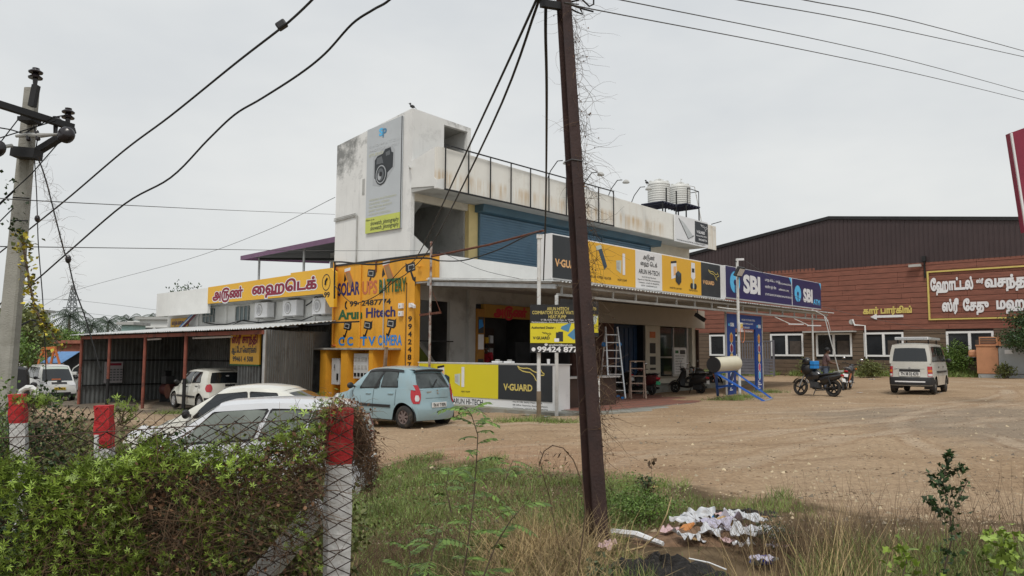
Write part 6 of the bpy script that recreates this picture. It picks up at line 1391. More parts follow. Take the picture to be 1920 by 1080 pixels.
CANV = mat('black_canvas', (.018, .018, .02), .8, var=.2, scale=2, bump=.3)
jeep = dict(L=3.7, W=1.6, H=1.82, r=.36, wf=1.15, wr=-1.1, sill=.42, gap=.05, yz=[(0, .95), (.5, 1.), (1, .98)],
    top=[(-1.8, 1.0), (.6, 1.0), (.8, 1.05), (1.7, .98)], xf=[(0, .1), (1., .06)], xr=[(0, .04), (1., .0)],
    gh=(-1.72, .75, -1.62, .45, .76, .70), drop=.03, win=[(.5, .9, .5, .93, .12, .82), (.1, .45, .1, .45, .12, .8)], rearw=(.72, .15, .82), frontw=(.9, .1, .9), cabin=CANV,
    seams=(.5, -.3), handles=((-.1, .9),), mirror=(.6, 1.25), spokes=6, glass=mat('hazy_plastic_window', (.05, .06, .055), .25, var=.3), lamps=[('r', .85, .6, .75, .02, TAILR, 'tail_lamp'), ('f', .7, .7, .85, .03, LENS, 'headlight')], plates=[])
p_ = at(30, 700, 21.5); jp = car('soft_top_jeep', 'black soft top jeep with pale wheel arches beside the concrete pole', 'jeep', (p_.x-.5, p_.y, G(p_.x, p_.y)-.05), R(122), jeep, CANV)
for c in list(jp.children):
    if c.name.startswith('body'): c.data.materials[0] = CANV
sp_ = MB().tube([at(36, 745, 19.3), at(40, 733, 19.3), at(50, 727, 19.3), at(60, 727, 19.3), at(68, 733, 19.3), at(72, 745, 19.3)], .07, 8); OFFm = jp.matrix_basis
fd = bpy.data.objects.new('mudguard', sp_.build('mudguard', P_WHITE).data)
for o_ in [o for o in bpy.data.objects if o.name.startswith('mudguard') and o.name != fd.name]: bpy.data.objects.remove(o_)
fd.name = 'mudguard'; COL.objects.link(fd); fd.parent = jp; fd.matrix_parent_inverse = (Matrix.Translation(jp.location) @ Matrix.Rotation(jp.rotation_euler.z, 4, 'Z')).inverted()

# ------------------------------------------------------------------ two-wheelers
def spin(mb, R_, r_, c, n=26, m=6, sy=1.):
    P = []
    for i in range(n+1):
        a = 2*math.pi*i/n; P.append([Vector((c[0]+(R_+r_*math.cos(b))*math.cos(a), c[1]+r_*sy*math.sin(b), c[2]+(R_+r_*math.cos(b))*math.sin(a))) for b in np.linspace(0, 2*math.pi, m+1)])
    return mb.grid(P)
def bwheel(root, x, R_, w, m, spokes, name='wheel'):
    ty = spin(MB(), R_-w*.5, w*.5, (x, 0, R_)).build(name, RUBBER, root, smooth=60, fixn=True); rm = spin(MB(), R_-w*1.12, w*.22, (x, 0, R_), 24, 4, 1.6).build('rim', m, ty, smooth=60)
    s = MB()
    for k in range(spokes):
        a = 2*math.pi*k/spokes; s.bar((x+.03*math.cos(a), 0, R_+.03*math.sin(a)), (x+(R_-w*1.15)*math.cos(a+.15), 0, R_+(R_-w*1.15)*math.sin(a+.15)), .045 if spokes < 8 else .006, .03 if spokes < 8 else .006, up=(0, 1, 0))
    s.lathe([(.05, -.07), (.06, 0), (.05, .07)], (x, 0, R_), 'Y', 12); s.build('spokes', m, ty, kind='stuff'); return ty
def loft(sec, m=10):      # sec: (x, zlow, zhigh, halfwidth)
    P = []
    for (x, z0, z1, w_) in sec: P.append([Vector((x, w_*math.cos(a), (z0+z1)/2+(z1-z0)/2*math.sin(a))) for a in np.linspace(0, 2*math.pi, m+1)])
    mb = MB(); mb.grid(P); mb.poly(P[0][:-1]); mb.poly(P[-1][:-1]); return mb
def motorcycle(name, label, loc, rotz, tankm, group, luggage=False, steer=0, lean=R(8), spokes=5, rimm=IRON, group2=None):
    b = thing(name, label, 'motorcycle', loc, rotz, group); b.rotation_euler = (lean, 0, rotz)
    xf_, xr_, r = .66, -.66, .305
    bwheel(b, xf_, r, .085, rimm, spokes); bwheel(b, xr_, r, .11, rimm, spokes)
    for s in (-1, 1): MB().tube([(xf_, s*.09, r), (xf_-.22, s*.09, .82), (xf_-.26, s*.09, .95)], .022, 8).build('fork', STEEL, b)
    MB().tube([(xf_-.28, -.36, 1.05), (xf_-.34, -.2, 1.06), (xf_-.27, 0, .99), (xf_-.34, .2, 1.06), (xf_-.28+steer, .36, 1.05)], .014, 6).build('handlebar', IRON, b)
    for s in (-1, 1):
        mm_ = MB().tube([(xf_-.3, s*.24, 1.06), (xf_-.28, s*.32, 1.22)], .008, 5).build('mirror_stem', IRON, b); MB().sphere((xf_-.28, s*.34, 1.26), .06, 8, 6, (.4, 1.2, .8)).build('mirror', CHROME if not luggage else PLASB, b, smooth=60)
        MB().tube([(xf_-.33, s*.27, 1.055), (xf_-.285, s*.38, 1.05)], .02, 6).build('grip', PLASB, b)
        MB().sphere((xf_-.12, s*.16, .86), .035, 8, 6).build('indicator', AMBER, b)
    hl_ = MB().lathe([(.02, -.1), (.08, -.06), (.1, .02), (.09, .06), (0, .07)], (xf_-.13, 0, .88), 'X', 14); hl_.build('headlight', LENS if not luggage else P_BLK, b, smooth=50)
    loft([(xf_-.24, .8, 1.0, .05), (xf_-.18, .8, 1.04, .1), (xf_-.1, .84, 1.0, .08)]).build('cowl', tankm, b, smooth=60)
    loft([(-.14, .7, .82, .07), (-.06, .56, .92, .13), (.12, .5, .98, .17), (.3, .52, 1.0, .17), (.44, .62, .94, .09)], 14).build('fuel_tank', tankm, b, smooth=60)
    loft([(-.86, .80, .86, .05), (-.8, .76, .88, .1), (-.45, .74, .84, .13), (-.15, .70, .80, .12), (-.02, .72, .84, .09)], 12).build('seat', PLASB, b, smooth=60)
    loft([(-.98, .74, .80, .03), (-.85, .64, .84, .09), (-.5, .48, .8, .13), (-.25, .38, .76, .14), (-.12, .55, .68, .08)], 12).build('side_panel', tankm, b, smooth=60)
    e = MB(); e.box(-.12, .2, -.12, .12, .28, .5); e.mbox(Matrix.Translation((.13, 0, .58)) @ Matrix.Rotation(R(-25), 4, 'Y'), .17, .2, .24)
    for k in range(5): e.mbox(Matrix.Translation((.13, 0, .5+k*.035)) @ Matrix.Rotation(R(-25), 4, 'Y'), .21, .24, .008)
    e.lathe([(.11, -.15), (.11, .15)], (.02, 0, .38), 'Y', 14); e.build('engine', DARKM, b, kind='stuff')
    MB().tube([(.2, -.1, .5), (.3, -.12, .35), (.1, -.14, .22), (-.3, -.15, .25)], .022, 6).build('exhaust_pipe', STEEL, b); MB().tube([(-.3, -.15, .25), (-.9, -.19, .38)], [.03, .05], 10).build('silencer', IRON if luggage else STEEL, b)
    fr_ = MB(); fr_.tube([(.4, 0, .86), (.3, 0, .5), (.15, 0, .26), (-.25, 0, .26), (-.3, 0, .6)], .02, 6); fr_.tube([(.4, 0, .8), (-.1, 0, .7), (-.8, 0, .74)], .02, 6)
    for s in (-1, 1): fr_.tube([(-.25, s*.08, .3), (xr_, s*.08, r)], .02, 6)
    fr_.build('frame', IRON, b, kind='stuff')
    for s in (-1, 1): MB().tube([(xr_, s*.11, r+.02), (xr_+.16, s*.12, .68)], .025, 8).build('shock_absorber', SALMON if not luggage else IRON, b)
    mg_ = MB(); mg_.grid([[Vector((xf_+.345*math.cos(a), y, r+.345*math.sin(a))) for y in (-.055, 0, .055)] for a in np.linspace(.4, 2.7, 10)]); mg_.build('front_mudguard', tankm, b, smooth=60)
    mg_ = MB(); mg_.grid([[Vector((xr_+.37*math.cos(a), y, r+.37*math.sin(a))) for y in (-.07, 0, .07)] for a in np.linspace(1.2, 3.3, 10)]); mg_.build('rear_mudguard', PLASB, b, smooth=60)
    MB().box(-1.0, -.95, -.07, .07, .73, .80).build('tail_lamp', TAILR, b, bevel=.01); MB().mbox(Matrix.Translation((-1.04, 0, .6)) @ Matrix.Rotation(R(20), 4, 'Y'), .012, .2, .13).build('number_plate', PLATE, b)
    MB().tube([(-.7, -.12, .86), (-.9, -.12, .9), (-1.0, 0, .92), (-.9, .12, .9), (-.7, .12, .86)], .014, 6).build('grab_rail', ALU, b)
    MB().bar((-.05, .12, .26), (-.12, .34, .02), .025).build('side_stand', IRON, b); MB().bar((0, -.25, .3), (0, .25, .3), .025).build('foot_pegs', IRON, b)
    if luggage:
        g_ = MB(); P = MB().sphere((0, 0, 0), 1, 12, 9); g_.v = [Vector((xf_-.3+v[0]*.27, v[1]*.3, .98+v[2]*.28)) for v in P.v]; g_.f = P.f; bg_ = g_.build('bag', PLASB, b, smooth=60)
        tg_ = thing('helmet', 'black helmet resting on the bag of the luggage laden motorcycle', 'helmet', tuple(Vector(loc)+Matrix.Rotation(rotz, 3, 'Z') @ Vector((.3, .05, 1.12))), rotz)
        MB().sphere((0, 0, .12), .14, 12, 8, (1.1, .95, 1)).build('shell', P_BLK, tg_, smooth=60); MB().mbox(Matrix.Translation((.1, 0, .1)), .1, .2, .08).build('visor', GLASS, tg_, bevel=.02)
        tb_ = thing('blue_box', 'small blue box strapped on the motorcycle tank behind the helmet', 'box', tuple(Vector(loc)+Matrix.Rotation(rotz, 3, 'Z') @ Vector((.06, -.05, .98))), rotz); MB().box(-.08, .1, -.15, .15, .0, .27).build('box', SIGNBLUE, tb_, bevel=.01); MB().bar((.01, -.155, .13), (.01, .155, .13), .19, .02).build('strap', BLACK, tb_)
    return b
def scooter(name, label, loc, rotz, m, group, plate=PLATE):
    b = thing(name, label, 'scooter', loc, rotz, group); b.rotation_euler = (R(7), 0, rotz)
    bwheel(b, .60, .235, .09, GREYW if False else IRON, 5); bwheel(b, -.60, .235, .1, IRON, 5)
    loft([(-.88, .66, .74, .05), (-.82, .5, .78, .13), (-.6, .40, .80, .19), (-.35, .32, .78, .19), (-.18, .28, .7, .15), (-.1, .26, .5, .12)], 16).build('rear_body', m, b, smooth=60)
    loft([(-.15, .24, .34, .14), (.1, .22, .30, .16), (.3, .24, .34, .15)], 12).build('floorboard', PLASB, b, smooth=60)
    P = []
    for (x, z, w_) in ((.30, .26, .14), (.38, .45, .19), (.36, .65, .2), (.31, .82, .15), (.27, .95, .09)): P.append([Vector((x-.05+.11*(1-(q/4-1)**2), (q/4-1)*w_, z)) for q in range(9)])
    MB().grid(P).build('leg_shield', m, b, smooth=60); P2 = [[p+Vector((-.05, 0, 0)) for p in r_] for r_ in P]; MB().grid(P2).build('inner_panel', PLASB, b, smooth=60)
    mg_ = MB(); mg_.grid([[Vector((.6+.29*math.cos(a), y, .25+.29*math.sin(a)-.03*abs(y)/.09)) for y in (-.09, -.05, 0, .05, .09)] for a in np.linspace(.2, 3.0, 12)]); mg_.build('front_mudguard', m, b, smooth=60)
    MB().tube([(.6, .06, .24), (.5, .05, .5), (.4, 0, .7)], .022, 6).build('fork', IRON, b)
    loft([(.18, .93, 1.0, .05), (.24, .9, 1.06, .12), (.33, .9, 1.05, .1), (.38, .93, 1.0, .05)], 12).build('handlebar_cowl', m, b, smooth=60)
    for s in (-1, 1):
        MB().tube([(.26, s*.08, 1.0), (.2, s*.34, 1.03)], .018, 6).build('grip', PLASB, b); MB().tube([(.24, s*.2, 1.03), (.24, s*.26, 1.2)], .007, 5).build('mirror_stem', IRON, b); MB().sphere((.24, s*.27, 1.24), .055, 8, 6, (.4, 1.1, .8)).build('mirror', CHROME, b, smooth=60)
    MB().lathe([(.06, 0), (.05, .03), (0, .035)], (.37, 0, .97), 'X', 12).build('headlight', LENS, b)
    loft([(-.82, .78, .84, .07), (-.7, .76, .88, .13), (-.35, .74, .84, .14), (-.1, .72, .82, .12), (-.04, .72, .78, .07)], 12).build('seat', PLASB, b, smooth=60)
    MB().tube([(-.6, -.16, .82), (-.85, -.13, .86), (-.9, 0, .87), (-.85, .13, .86), (-.6, .16, .82)], .014, 6).build('grab_rail', ALU, b)
    MB().box(-.91, -.86, -.1, .1, .62, .70).build('tail_lamp', TAILR, b, bevel=.01); MB().mbox(Matrix.Translation((-.93, 0, .48)), .012, .2, .13).build('number_plate', plate, b)
    MB().tube([(-.2, -.16, .25), (-.75, -.2, .3)], .045, 8).build('silencer', IRON, b); MB().box(-.7, -.3, -.1, .12, .16, .36).build('engine', DARKM, b, bevel=.03)
    MB().bar((-.15, 0, .22), (-.22, .2, .01), .02).build('stand', IRON, b); return b
P_RED = paint('maroon_scooter_paint', (.13, .025, .03)); P_GREY = paint('graphite_scooter_paint', (.03, .03, .032))
a = gpt(1562, 744); f_ = gpt(1507, 740)
def place2(rear, front):
    d = front-rear; return (math.atan2(d.y, d.x), (rear+front)/2)
md = Vector((math.cos(R(124)), math.sin(R(124)), 0)); c_ = a+md*.66
motorcycle('black_motorcycle', 'black motorcycle loaded with bags and a helmet on the open lot', (c_.x, c_.y, G(c_.x, c_.y)), R(124), P_BLK, 'motorcycles and scooters', True)
a = gpt(1586, 731); md = Vector((math.cos(R(60)), math.sin(R(60)), 0)); c_ = a+md*.62
motorcycle('grey_motorcycle', 'motorcycle with wire wheels beside the man in a checked shirt', (c_.x, c_.y, G(c_.x, c_.y)), R(58), P_BLK, 'motorcycles and scooters', False, .05, R(8), 5, ALU)
zf = .125
def fpt(px, py): return gpt(px, py)
def ongr(px, py, z): d = ray(px, py); k = (z-EYE)/d[2]; return Vector(CAM+d*k)
a = ongr(1313, 739, zf); b_ = ongr(1252, 736, zf)
dd = (b_-a).normalized(); c_ = a+dd*.6; scooter('black_scooter', 'graphite black scooter side on in front of the white notice board', (c_.x, c_.y, zf), math.atan2(dd.y, dd.x), P_GREY, 'motorcycles and scooters')
a = ongr(1222, 741, zf); dd = Vector((math.cos(R(118)), math.sin(R(118)), 0)); c_ = a+dd*.6; scooter('maroon_scooter', 'maroon scooter with a green number plate behind the step ladder', (c_.x, c_.y, zf), R(118), P_RED, 'motorcycles and scooters', mat('green_plate', (.02, .3, .14), .5, var=0))
a = ongr(1166, 738, zf); dd = Vector((math.cos(R(105)), math.sin(R(105)), 0)); c_ = a+dd*.6; motorcycle('dark_motorcycle', 'dark motorcycle in the shade behind the folding ladder', (c_.x, c_.y, zf), R(115), P_BLK, 'motorcycles and scooters')
a = ongr(1345, 731, zf+.05); c_ = a+Vector((0, 1.6, 0)); motorcycle('parked_motorcycle', 'black motorcycle behind the solar water heater, only its front showing', (c_.x-.2, c_.y, zf), R(200), P_BLK, 'motorcycles and scooters', False, 0, R(8))
rod = thingW('leaning_rod', 'thin pale rod leaning from the canopy end down to the motorcycle', 'rod', at(1576, 700, 30).x, 30, .3)
MB().tube([at(1546, 594, 31.2), at(1549, 605, 31.0), at(1558, 640, 30.6), at(1577, 712, 30.2)], .02, 5).build('rod', GREYW, rod)

# ================================================================== PEOPLE
def skin_body(name, joints, edges, m, root, sub=2, rootv=0):
    me = bpy.data.meshes.new(name); me.from_pydata([j[:3] for j in joints], edges, []); o = bpy.data.objects.new(name, me); COL.objects.link(o); o.parent = root
    md_ = o.modifiers.new('skin', 'SKIN'); sv = me.skin_vertices[0].data
    for i, j in enumerate(joints): sv[i].radius = (j[3], j[4] if len(j) > 4 else j[3]); sv[i].use_root = (i == rootv)
    s_ = o.modifiers.new('sub', 'SUBSURF'); s_.levels = sub; s_.render_levels = sub; me.materials.append(m); md_.use_smooth_shade = True; OFF[o.name] = Vector((0, 0, 0)); return o
def person(label, loc, rotz, shirt, trousers, pose):
    p = thing('person', label, 'person', loc, rotz); L2, R2 = pose['lhand'], pose['rhand']; le, re = pose['lelb'], pose['relb']; hx, hz = pose.get('head', (0.03, 1.56)); lean = pose.get('lean', 0)
    j = [(0, 0, .95, .14, .12), (lean*.4, 0, 1.12, .13, .11), (lean, 0, 1.34, .15, .11), (lean+.01, 0, 1.45, .06), (hx-.01, 0, hz-.04, .055), (hx+.01, 0, hz+.04, .085), (hx, 0, hz+.13, .08),
         (lean, .19, 1.40, .055), le+(.042,), L2+(.032,), (lean, -.19, 1.40, .055), re+(.042,), R2+(.032,),
         (0, .09, .88, .09), (pose.get('kl', .02), .11, .48, .062), (0, .12, .08, .045), (.12, .13, .04, .035), (0, -.09, .88, .09), (pose.get('kr', .04), -.11, .48, .062), (-.02, -.12, .08, .045), (.1, -.13, .04, .035)]
    e = [(0, 1), (1, 2), (2, 3), (3, 4), (4, 5), (5, 6), (2, 7), (7, 8), (8, 9), (2, 10), (10, 11), (11, 12), (0, 13), (13, 14), (14, 15), (15, 16), (0, 17), (17, 18), (18, 19), (19, 20)]
    skin_body('body', j, e, SKIN, p)
    def mid(a, b, t): return tuple(a[k]+(b[k]-a[k])*t for k in range(3))
    sl, sr = mid(j[7], j[8], .9), mid(j[10], j[11], .9)
    js = [(0, 0, .90, .165, .14), (lean*.4, 0, 1.12, .155, .13), (lean, 0, 1.33, .17, .13), (lean, 0, 1.42, .085), (lean, .17, 1.385, .085), sl+(.065,), (lean, -.17, 1.385, .085), sr+(.065,)]
    skin_body('shirt', js, [(0, 1), (1, 2), (2, 3), (2, 4), (4, 5), (2, 6), (6, 7)], shirt, p)
    jt = [(0, 0, .93, .155, .13)]+[tuple(j[13][:3])+(.105,), tuple(j[14][:3])+(.08,), tuple(j[15][:3])+(.065,), tuple(j[17][:3])+(.105,), tuple(j[18][:3])+(.08,), tuple(j[19][:3])+(.065,)]
    skin_body('trousers', jt, [(0, 1), (1, 2), (2, 3), (0, 4), (4, 5), (5, 6)], trousers, p)
    h = MB().sphere((hx-.015, 0, hz+.105), .108, 12, 9, (1.0, .86, .95)); h.v = [v for v in h.v]; hm = h.build('hair', HAIR, p, smooth=60)
    for s in (-1, 1):
        MB().sphere((hx-.0, s*.085, hz+.03), .022, 6, 5, (.7, .4, 1.2)).build('ear', SKIN, p, smooth=60); MB().sphere((hx+.09, s*.032, hz+.055), .011, 6, 5).build('eye', LETW, p); MB().sphere((hx+.099, s*.032, hz+.055), .006, 5, 4).build('pupil', BLACK, p)
    MB().add([(hx+.085, -.014, hz+.025), (hx+.085, .014, hz+.025), (hx+.118, 0, hz+.022), (hx+.09, 0, hz+.06)], [(0, 2, 3), (1, 3, 2), (0, 1, 2)]).build('nose', SKIN, p, smooth=60); MB().mbox(Matrix.Translation((hx+.085, 0, hz-.008)), .01, .05, .012).build('mouth', MAROON, p)
    for s, hd2, el in ((1, L2, le), (-1, R2, re)):
        d = (Vector(hd2)-Vector(el)).normalized(); side_ = d.cross(Vector((0, 0, 1))); side_ = side_.normalized() if side_.length > .1 else Vector((0, 1, 0)); cur = Vector((0, 0, -1))
        pr_ = Vector(hd2); hj = [tuple(pr_)+(.026,), tuple(pr_+d*.05)+(.03, .018)]; he = [(0, 1)]
        for k, ln in enumerate((.075, .085, .08, .062)):
            o_ = side_*(k-1.5)*.02; a1 = pr_+d*.085+o_; a2 = a1+d*ln*.5+cur*.012; a3 = a2+d*ln*.25+cur*ln*.4
            n0_ = len(hj); hj += [tuple(a1)+(.0095,), tuple(a2)+(.0085,), tuple(a3)+(.007,)]; he += [(1, n0_), (n0_, n0_+1), (n0_+1, n0_+2)]
        n0_ = len(hj); t1 = pr_+d*.035-side_*.035*s; hj += [tuple(t1)+(.011,), tuple(t1+d*.035-side_*.015*s+cur*.01)+(.009,)]; he += [(0, n0_), (n0_, n0_+1)]
        skin_body('hand', hj, he, SKIN, p, 1)
    for s in (-1, 1):
        b = MB(); b.sphere((.06, s*.125, .03), .05, 8, 6, (2.2, .9, .7)); b.build('sandal', DARKM, p, smooth=60)
    return p
SHIRT1 = mat('checked_mauve_shirt', (.16, .10, .10), .9, var=.35, scale=22); JEANS = mat('faded_jeans', (.10, .13, .19), .9, var=.2)
q = at(1547, 700, 31.3); person('man in a mauve checked shirt standing behind the motorcycle, reaching to its handlebar', (q.x, q.y, G(q.x, q.y)), R(-12), SHIRT1, JEANS, dict(lhand=(.46, .1, 1.08), lelb=(.22, .22, 1.14), rhand=(.44, -.12, 1.04), relb=(.16, -.24, 1.12), lean=.06, head=(.12, 1.54)))
q = W(4.55, 7.35); person('worker in a red shirt standing inside the dim shop doorway', (q.x, q.y, .3), BA+R(200), mat('crimson_shirt', (.42, .01, .03), .8, var=.15, scale=8), DARKM, dict(lhand=(.12, .25, .85), lelb=(.02, .25, 1.1), rhand=(.2, -.2, .95), relb=(.0, -.25, 1.12), head=(.05, 1.55)))
# ================================================================== POLES AND WIRES
CONC = mat('pole_concrete', (.34, .33, .29), .9, var=.1, scale=2, bump=.4, bscale=30, dirt=((.22, .21, .17), .6, 2, .5), stretch=(1, 1, 3))
cp0, cp1 = at(8, 733, 9.2), at(60, 166, 9.2); dirp = (cp1-cp0).normalized(); cpb = cp0-dirp*((cp0.z+.5)/dirp.z)
CP = thingW('concrete_pole', 'weathered concrete electricity pole with insulators and cross arms at the far left', 'pole', cpb.x, cpb.y, -.35)
Ln = (cp1-cpb).length
def oct_(w, d, c=.25): return [(-w, -d+c*d), (-w+c*w, -d), (w-c*w, -d), (w, -d+c*d), (w, d-c*d), (w-c*w, d), (-w+c*w, d), (-w, d-c*d)]
mb = MB(); P = []
for i in range(13):
    f_ = i/12; c = cpb.lerp(cp1, f_); k = 1-f_; w, d = .072+.05*k, .055+.035*k; o8 = oct_(w, d); P.append([c+Vector((u, v, 0)) for u, v in o8+[o8[0]]])
mb.grid(P); mb.poly(P[-1][:-1]); mb.build('shaft', CONC, CP, smooth=30)
def A(px, py, Y=9.1): return at(px, py, Y)
MB().bar(A(-90, 168, 8.2), A(137, 239, 9.3), .08, .075).build('cross_arm', IRON, CP); MB().bar(A(60, 290, 9.2), A(137, 243, 9.0), .08, .075).build('cross_arm', IRON, CP); MB().bar(A(28, 286, 9.05), A(72, 290, 9.05), .18, .12).build('clamp', IRON, CP)
MB().bar(A(42, 226, 9.05), A(68, 226, 9.05), .2, .05).build('clamp', IRON, CP); MB().bar(A(68, 160, 9.05), A(60, 200, 9.05), .07, .07).build('top_bracket', IRON, CP)
PORC = mat('brown_porcelain', (.02, .016, .018), .25, var=.1)
def insul(px, py, Y, r=.082, n=2, name='insulator'):
    p = A(px, py, Y); pf = [(0, .06), (.04, .06)]
    for k in range(n): z = .03-k*.07; pf += [(r*.5, z+.015), (r, z-.015), (r*.95, z-.03), (.03, z-.03)]
    pf += [(.02, -.2), (0, -.2)]; MB().lathe(pf, p, n=14).build(name, PORC, CP, smooth=40)
insul(67, 137, 9.05); insul(128, 212, 9.25, .075); insul(105, 228, 9.2, .085, 1)
for (px, py, Y) in ((124, 253, 8.9), (-6, 278, 8.6)):
    p = A(px, py, Y); MB().lathe([(.0, -.06), (.07, -.05), (.10, -.02), (.10, .02), (.06, .06), (0, .07)], p, 'Y', 16).build('disc_insulator', PORC, CP, smooth=50)
for (x0, y0, x1, y1) in ((52, 246, 54, 265), (68, 244, 72, 264)): MB().bar(A(x0, y0, 8.95), A(x1, y1, 8.95), .05).build('strain_insulator', PORC, CP, bevel=.02)
MB().tube([A(30, 255, 8.95), A(52, 253, 8.95), A(78, 254, 8.95), A(108, 252, 8.95)], [.02, .03, .03, .015], 8).build('strain_insulator', GREYW, CP)
MB().tube([A(-10, 282, 8.7), A(8, 275, 8.8), A(22, 273, 8.9)], .025, 6).build('strain_insulator', GREYW, CP)
wrs = MB()
for pts in ([(52, 253), (20, 243), (-10, 238)], [(45, 250), (100, 220), (128, 215)], [(-5, 260), (60, 240), (105, 226)], [(0, 268), (40, 216)], [(115, 262), (60, 325), (-5, 385)], [(28, 357), (-5, 388)], [(25, 390), (-5, 420)], [(24, 370), (55, 372)], [(20, 413), (52, 414)], [(63, 235), (70, 262), (66, 288)]):
    wrs.tube([A(x, y, 9.0) for x, y in pts], .008, 4, False)
wrs.build('jumper_wires', IRON, CP, kind='stuff')
MB().mbox(Matrix.Translation(A(78, 609, 9.4)) @ Matrix.Rotation(R(-8), 4, 'Y'), .16, .14, .05).build('lamp_head', DARKM, CP, bevel=.015); MB().tube([A(88, 607, 9.4), A(60, 600, 9.35), A(34, 612, 9.25)], .014, 5).build('lamp_arm', IRON, CP)
def wire(name, label, pts, r, m=CABLE, cat='cable', group=None, n=6):
    P = [at(*p) for p in pts]; Q = []
    for i in range(len(P)-1):          # catmull-rom
        p0, p1, p2, p3 = P[max(i-1, 0)], P[i], P[i+1], P[min(i+2, len(P)-1)]
        for k in range(6):
            t = k/6; Q.append(.5*((2*p1)+(-p0+p2)*t+(2*p0-5*p1+4*p2-p3)*t*t+(-p0+3*p1-3*p2+p3)*t**3))
    Q.append(P[-1]); o = MB(); off = Q[0]; root = thing(name, label, cat, off, 0, group, off); o.tube(Q, r, max(n, 5)).build('strand', m, root, smooth=95); return root
w1 = wire('overhead_cable', 'thick black overhead cable with an inline connector box, upper left', [(-60, 520, 14), (17, 460, 13), (70, 418, 12), (133, 367, 11), (233, 282, 9.8), (320, 217, 8.9), (440, 120, 7.8), (515, 62, 7.1), (545, 38, 6.8), (585, 0, 6.4), (640, -60, 6)], .012, group='thick black overhead cables')
p = at(528, 47, 6.9); cbx = MB().mbox(Matrix.Translation(p) @ Matrix.Rotation(R(-35), 4, 'Y'), .10, .07, .075).build('connector_box', PLASB, w1, bevel=.015)
wire('overhead_cable', 'thick black overhead cable sagging below the one with the connector box', [(-50, 598, 13), (0, 570, 12.5), (59, 532, 12), (122, 478, 11.3), (233, 383, 10.3), (320, 333, 9.7), (390, 262, 9.2), (440, 215, 8.8), (490, 185, 8.5), (560, 140, 8), (610, 100, 7.6), (660, 45, 7.2), (700, 18, 7), (730, 0, 6.8), (780, -50, 6.5)], .012, group='thick black overhead cables')
wire('service_wire', 'thin wire from the left pole to the tower, higher of two near level ones', [(-20, 370, 9), (62, 376, 9.2), (300, 388, 14), (450, 395, 20), (628, 402, 29.5)], .007, WIRE, 'wire', 'thin service wires', 3)
wire('service_wire', 'thin wire running near level to the balcony wall', [(-10, 462, 9), (300, 466, 14), (600, 470, 22), (785, 470, 24.5)], .007, WIRE, 'wire', 'thin service wires', 3)
wire('service_wire', 'thin wire rising from the left trees to the stair tower', [(70, 580, 60), (140, 545, 55), (350, 487, 45), (500, 432, 38), (628, 370, 29.5)], .012, WIRE, 'wire', 'thin service wires', 3)
for i, pts in enumerate(([(1085, 8, 7.1), (1110, 17, 7.3), (1500, 92, 11), (1760, 148, 15), (1990, 205, 22)], [(1100, -14, 7.2), (1165, 0, 7.6), (1560, 80, 12), (1760, 128, 15), (1990, 192, 22)], [(1300, -18, 7.5), (1385, 0, 8), (1650, 48, 11), (1990, 122, 17)], [(1430, -20, 7.5), (1508, 0, 8), (1720, 42, 11), (1990, 115, 17)])):
    wire('power_line', 'bare power line crossing the sky at upper right, '+('lowest', 'second from below', 'second from above', 'uppermost')[i]+' of four', pts, .0065, WIRE, 'wire', 'bare power lines', 4)
wire('stay_cable', 'left black stay cable of the pair from the iron pole to the ochre wall', [(1012, -20, 7), (1002, 8, 7.1), (900, 230, 10), (784, 478, 20), (754, 503, 23), (711, 551, 23.6)], .014, group='stay cables')
wire('stay_cable', 'right black stay cable of the pair from the iron pole to the ochre wall', [(1018, -20, 7), (1008, 8, 7.1), (920, 240, 10), (808, 462, 19), (766, 510, 22.4), (740, 527, 23.2), (711, 551, 23.8), (680, 566, 24.6), (655, 565, 25.2), (627, 535, 26.2)], .014, group='stay cables')
wire('drop_cable', 'thick black cable dropping from the iron pole to the signboard', [(1024, -10, 7.0), (1023, 60, 7.3), (1025, 200, 9), (1023, 400, 15), (1019, 525, 20.6)], [.015]*1 if 0 else .016)
wire('sagging_cable', 'black cable from the rusty post up to the top of the white sign post', [(823, 489, 23.6), (870, 488, 22.8), (930, 470, 21.5), (980, 446, 20.4), (1010, 435, 19.5)], .02)
wire('wall_cable', 'black cable looping along the top of the ochre wall', [(627, 560, 26.3), (628, 500, 26.2), (634, 491, 26), (700, 496, 24.8), (760, 486, 23.6), (800, 484, 23), (823, 489, 22.8)], .03)
wire('thin_wire', 'thin drooping wire over the white balcony wall', [(822, 470, 24), (900, 505, 24), (985, 525, 22.5), (1010, 530, 21)], .008, WIRE, 'wire', None, 3)
wire('thin_wire', 'thin wire arcing from the floodlight pole over the bank sign', [(1400, 490, 28.5), (1440, 518, 30), (1500, 560, 31.5), (1600, 590, 34), (1780, 630, 42), (1900, 690, 46)], .008, WIRE, 'wire', None, 3)
wire('bent_conduit', 'pale bent conduit at the right end of the canopy', [(1522, 580, 34.4), (1545, 592, 34.2), (1553, 605, 34), (1557, 622, 34)], .013, WPIPE)

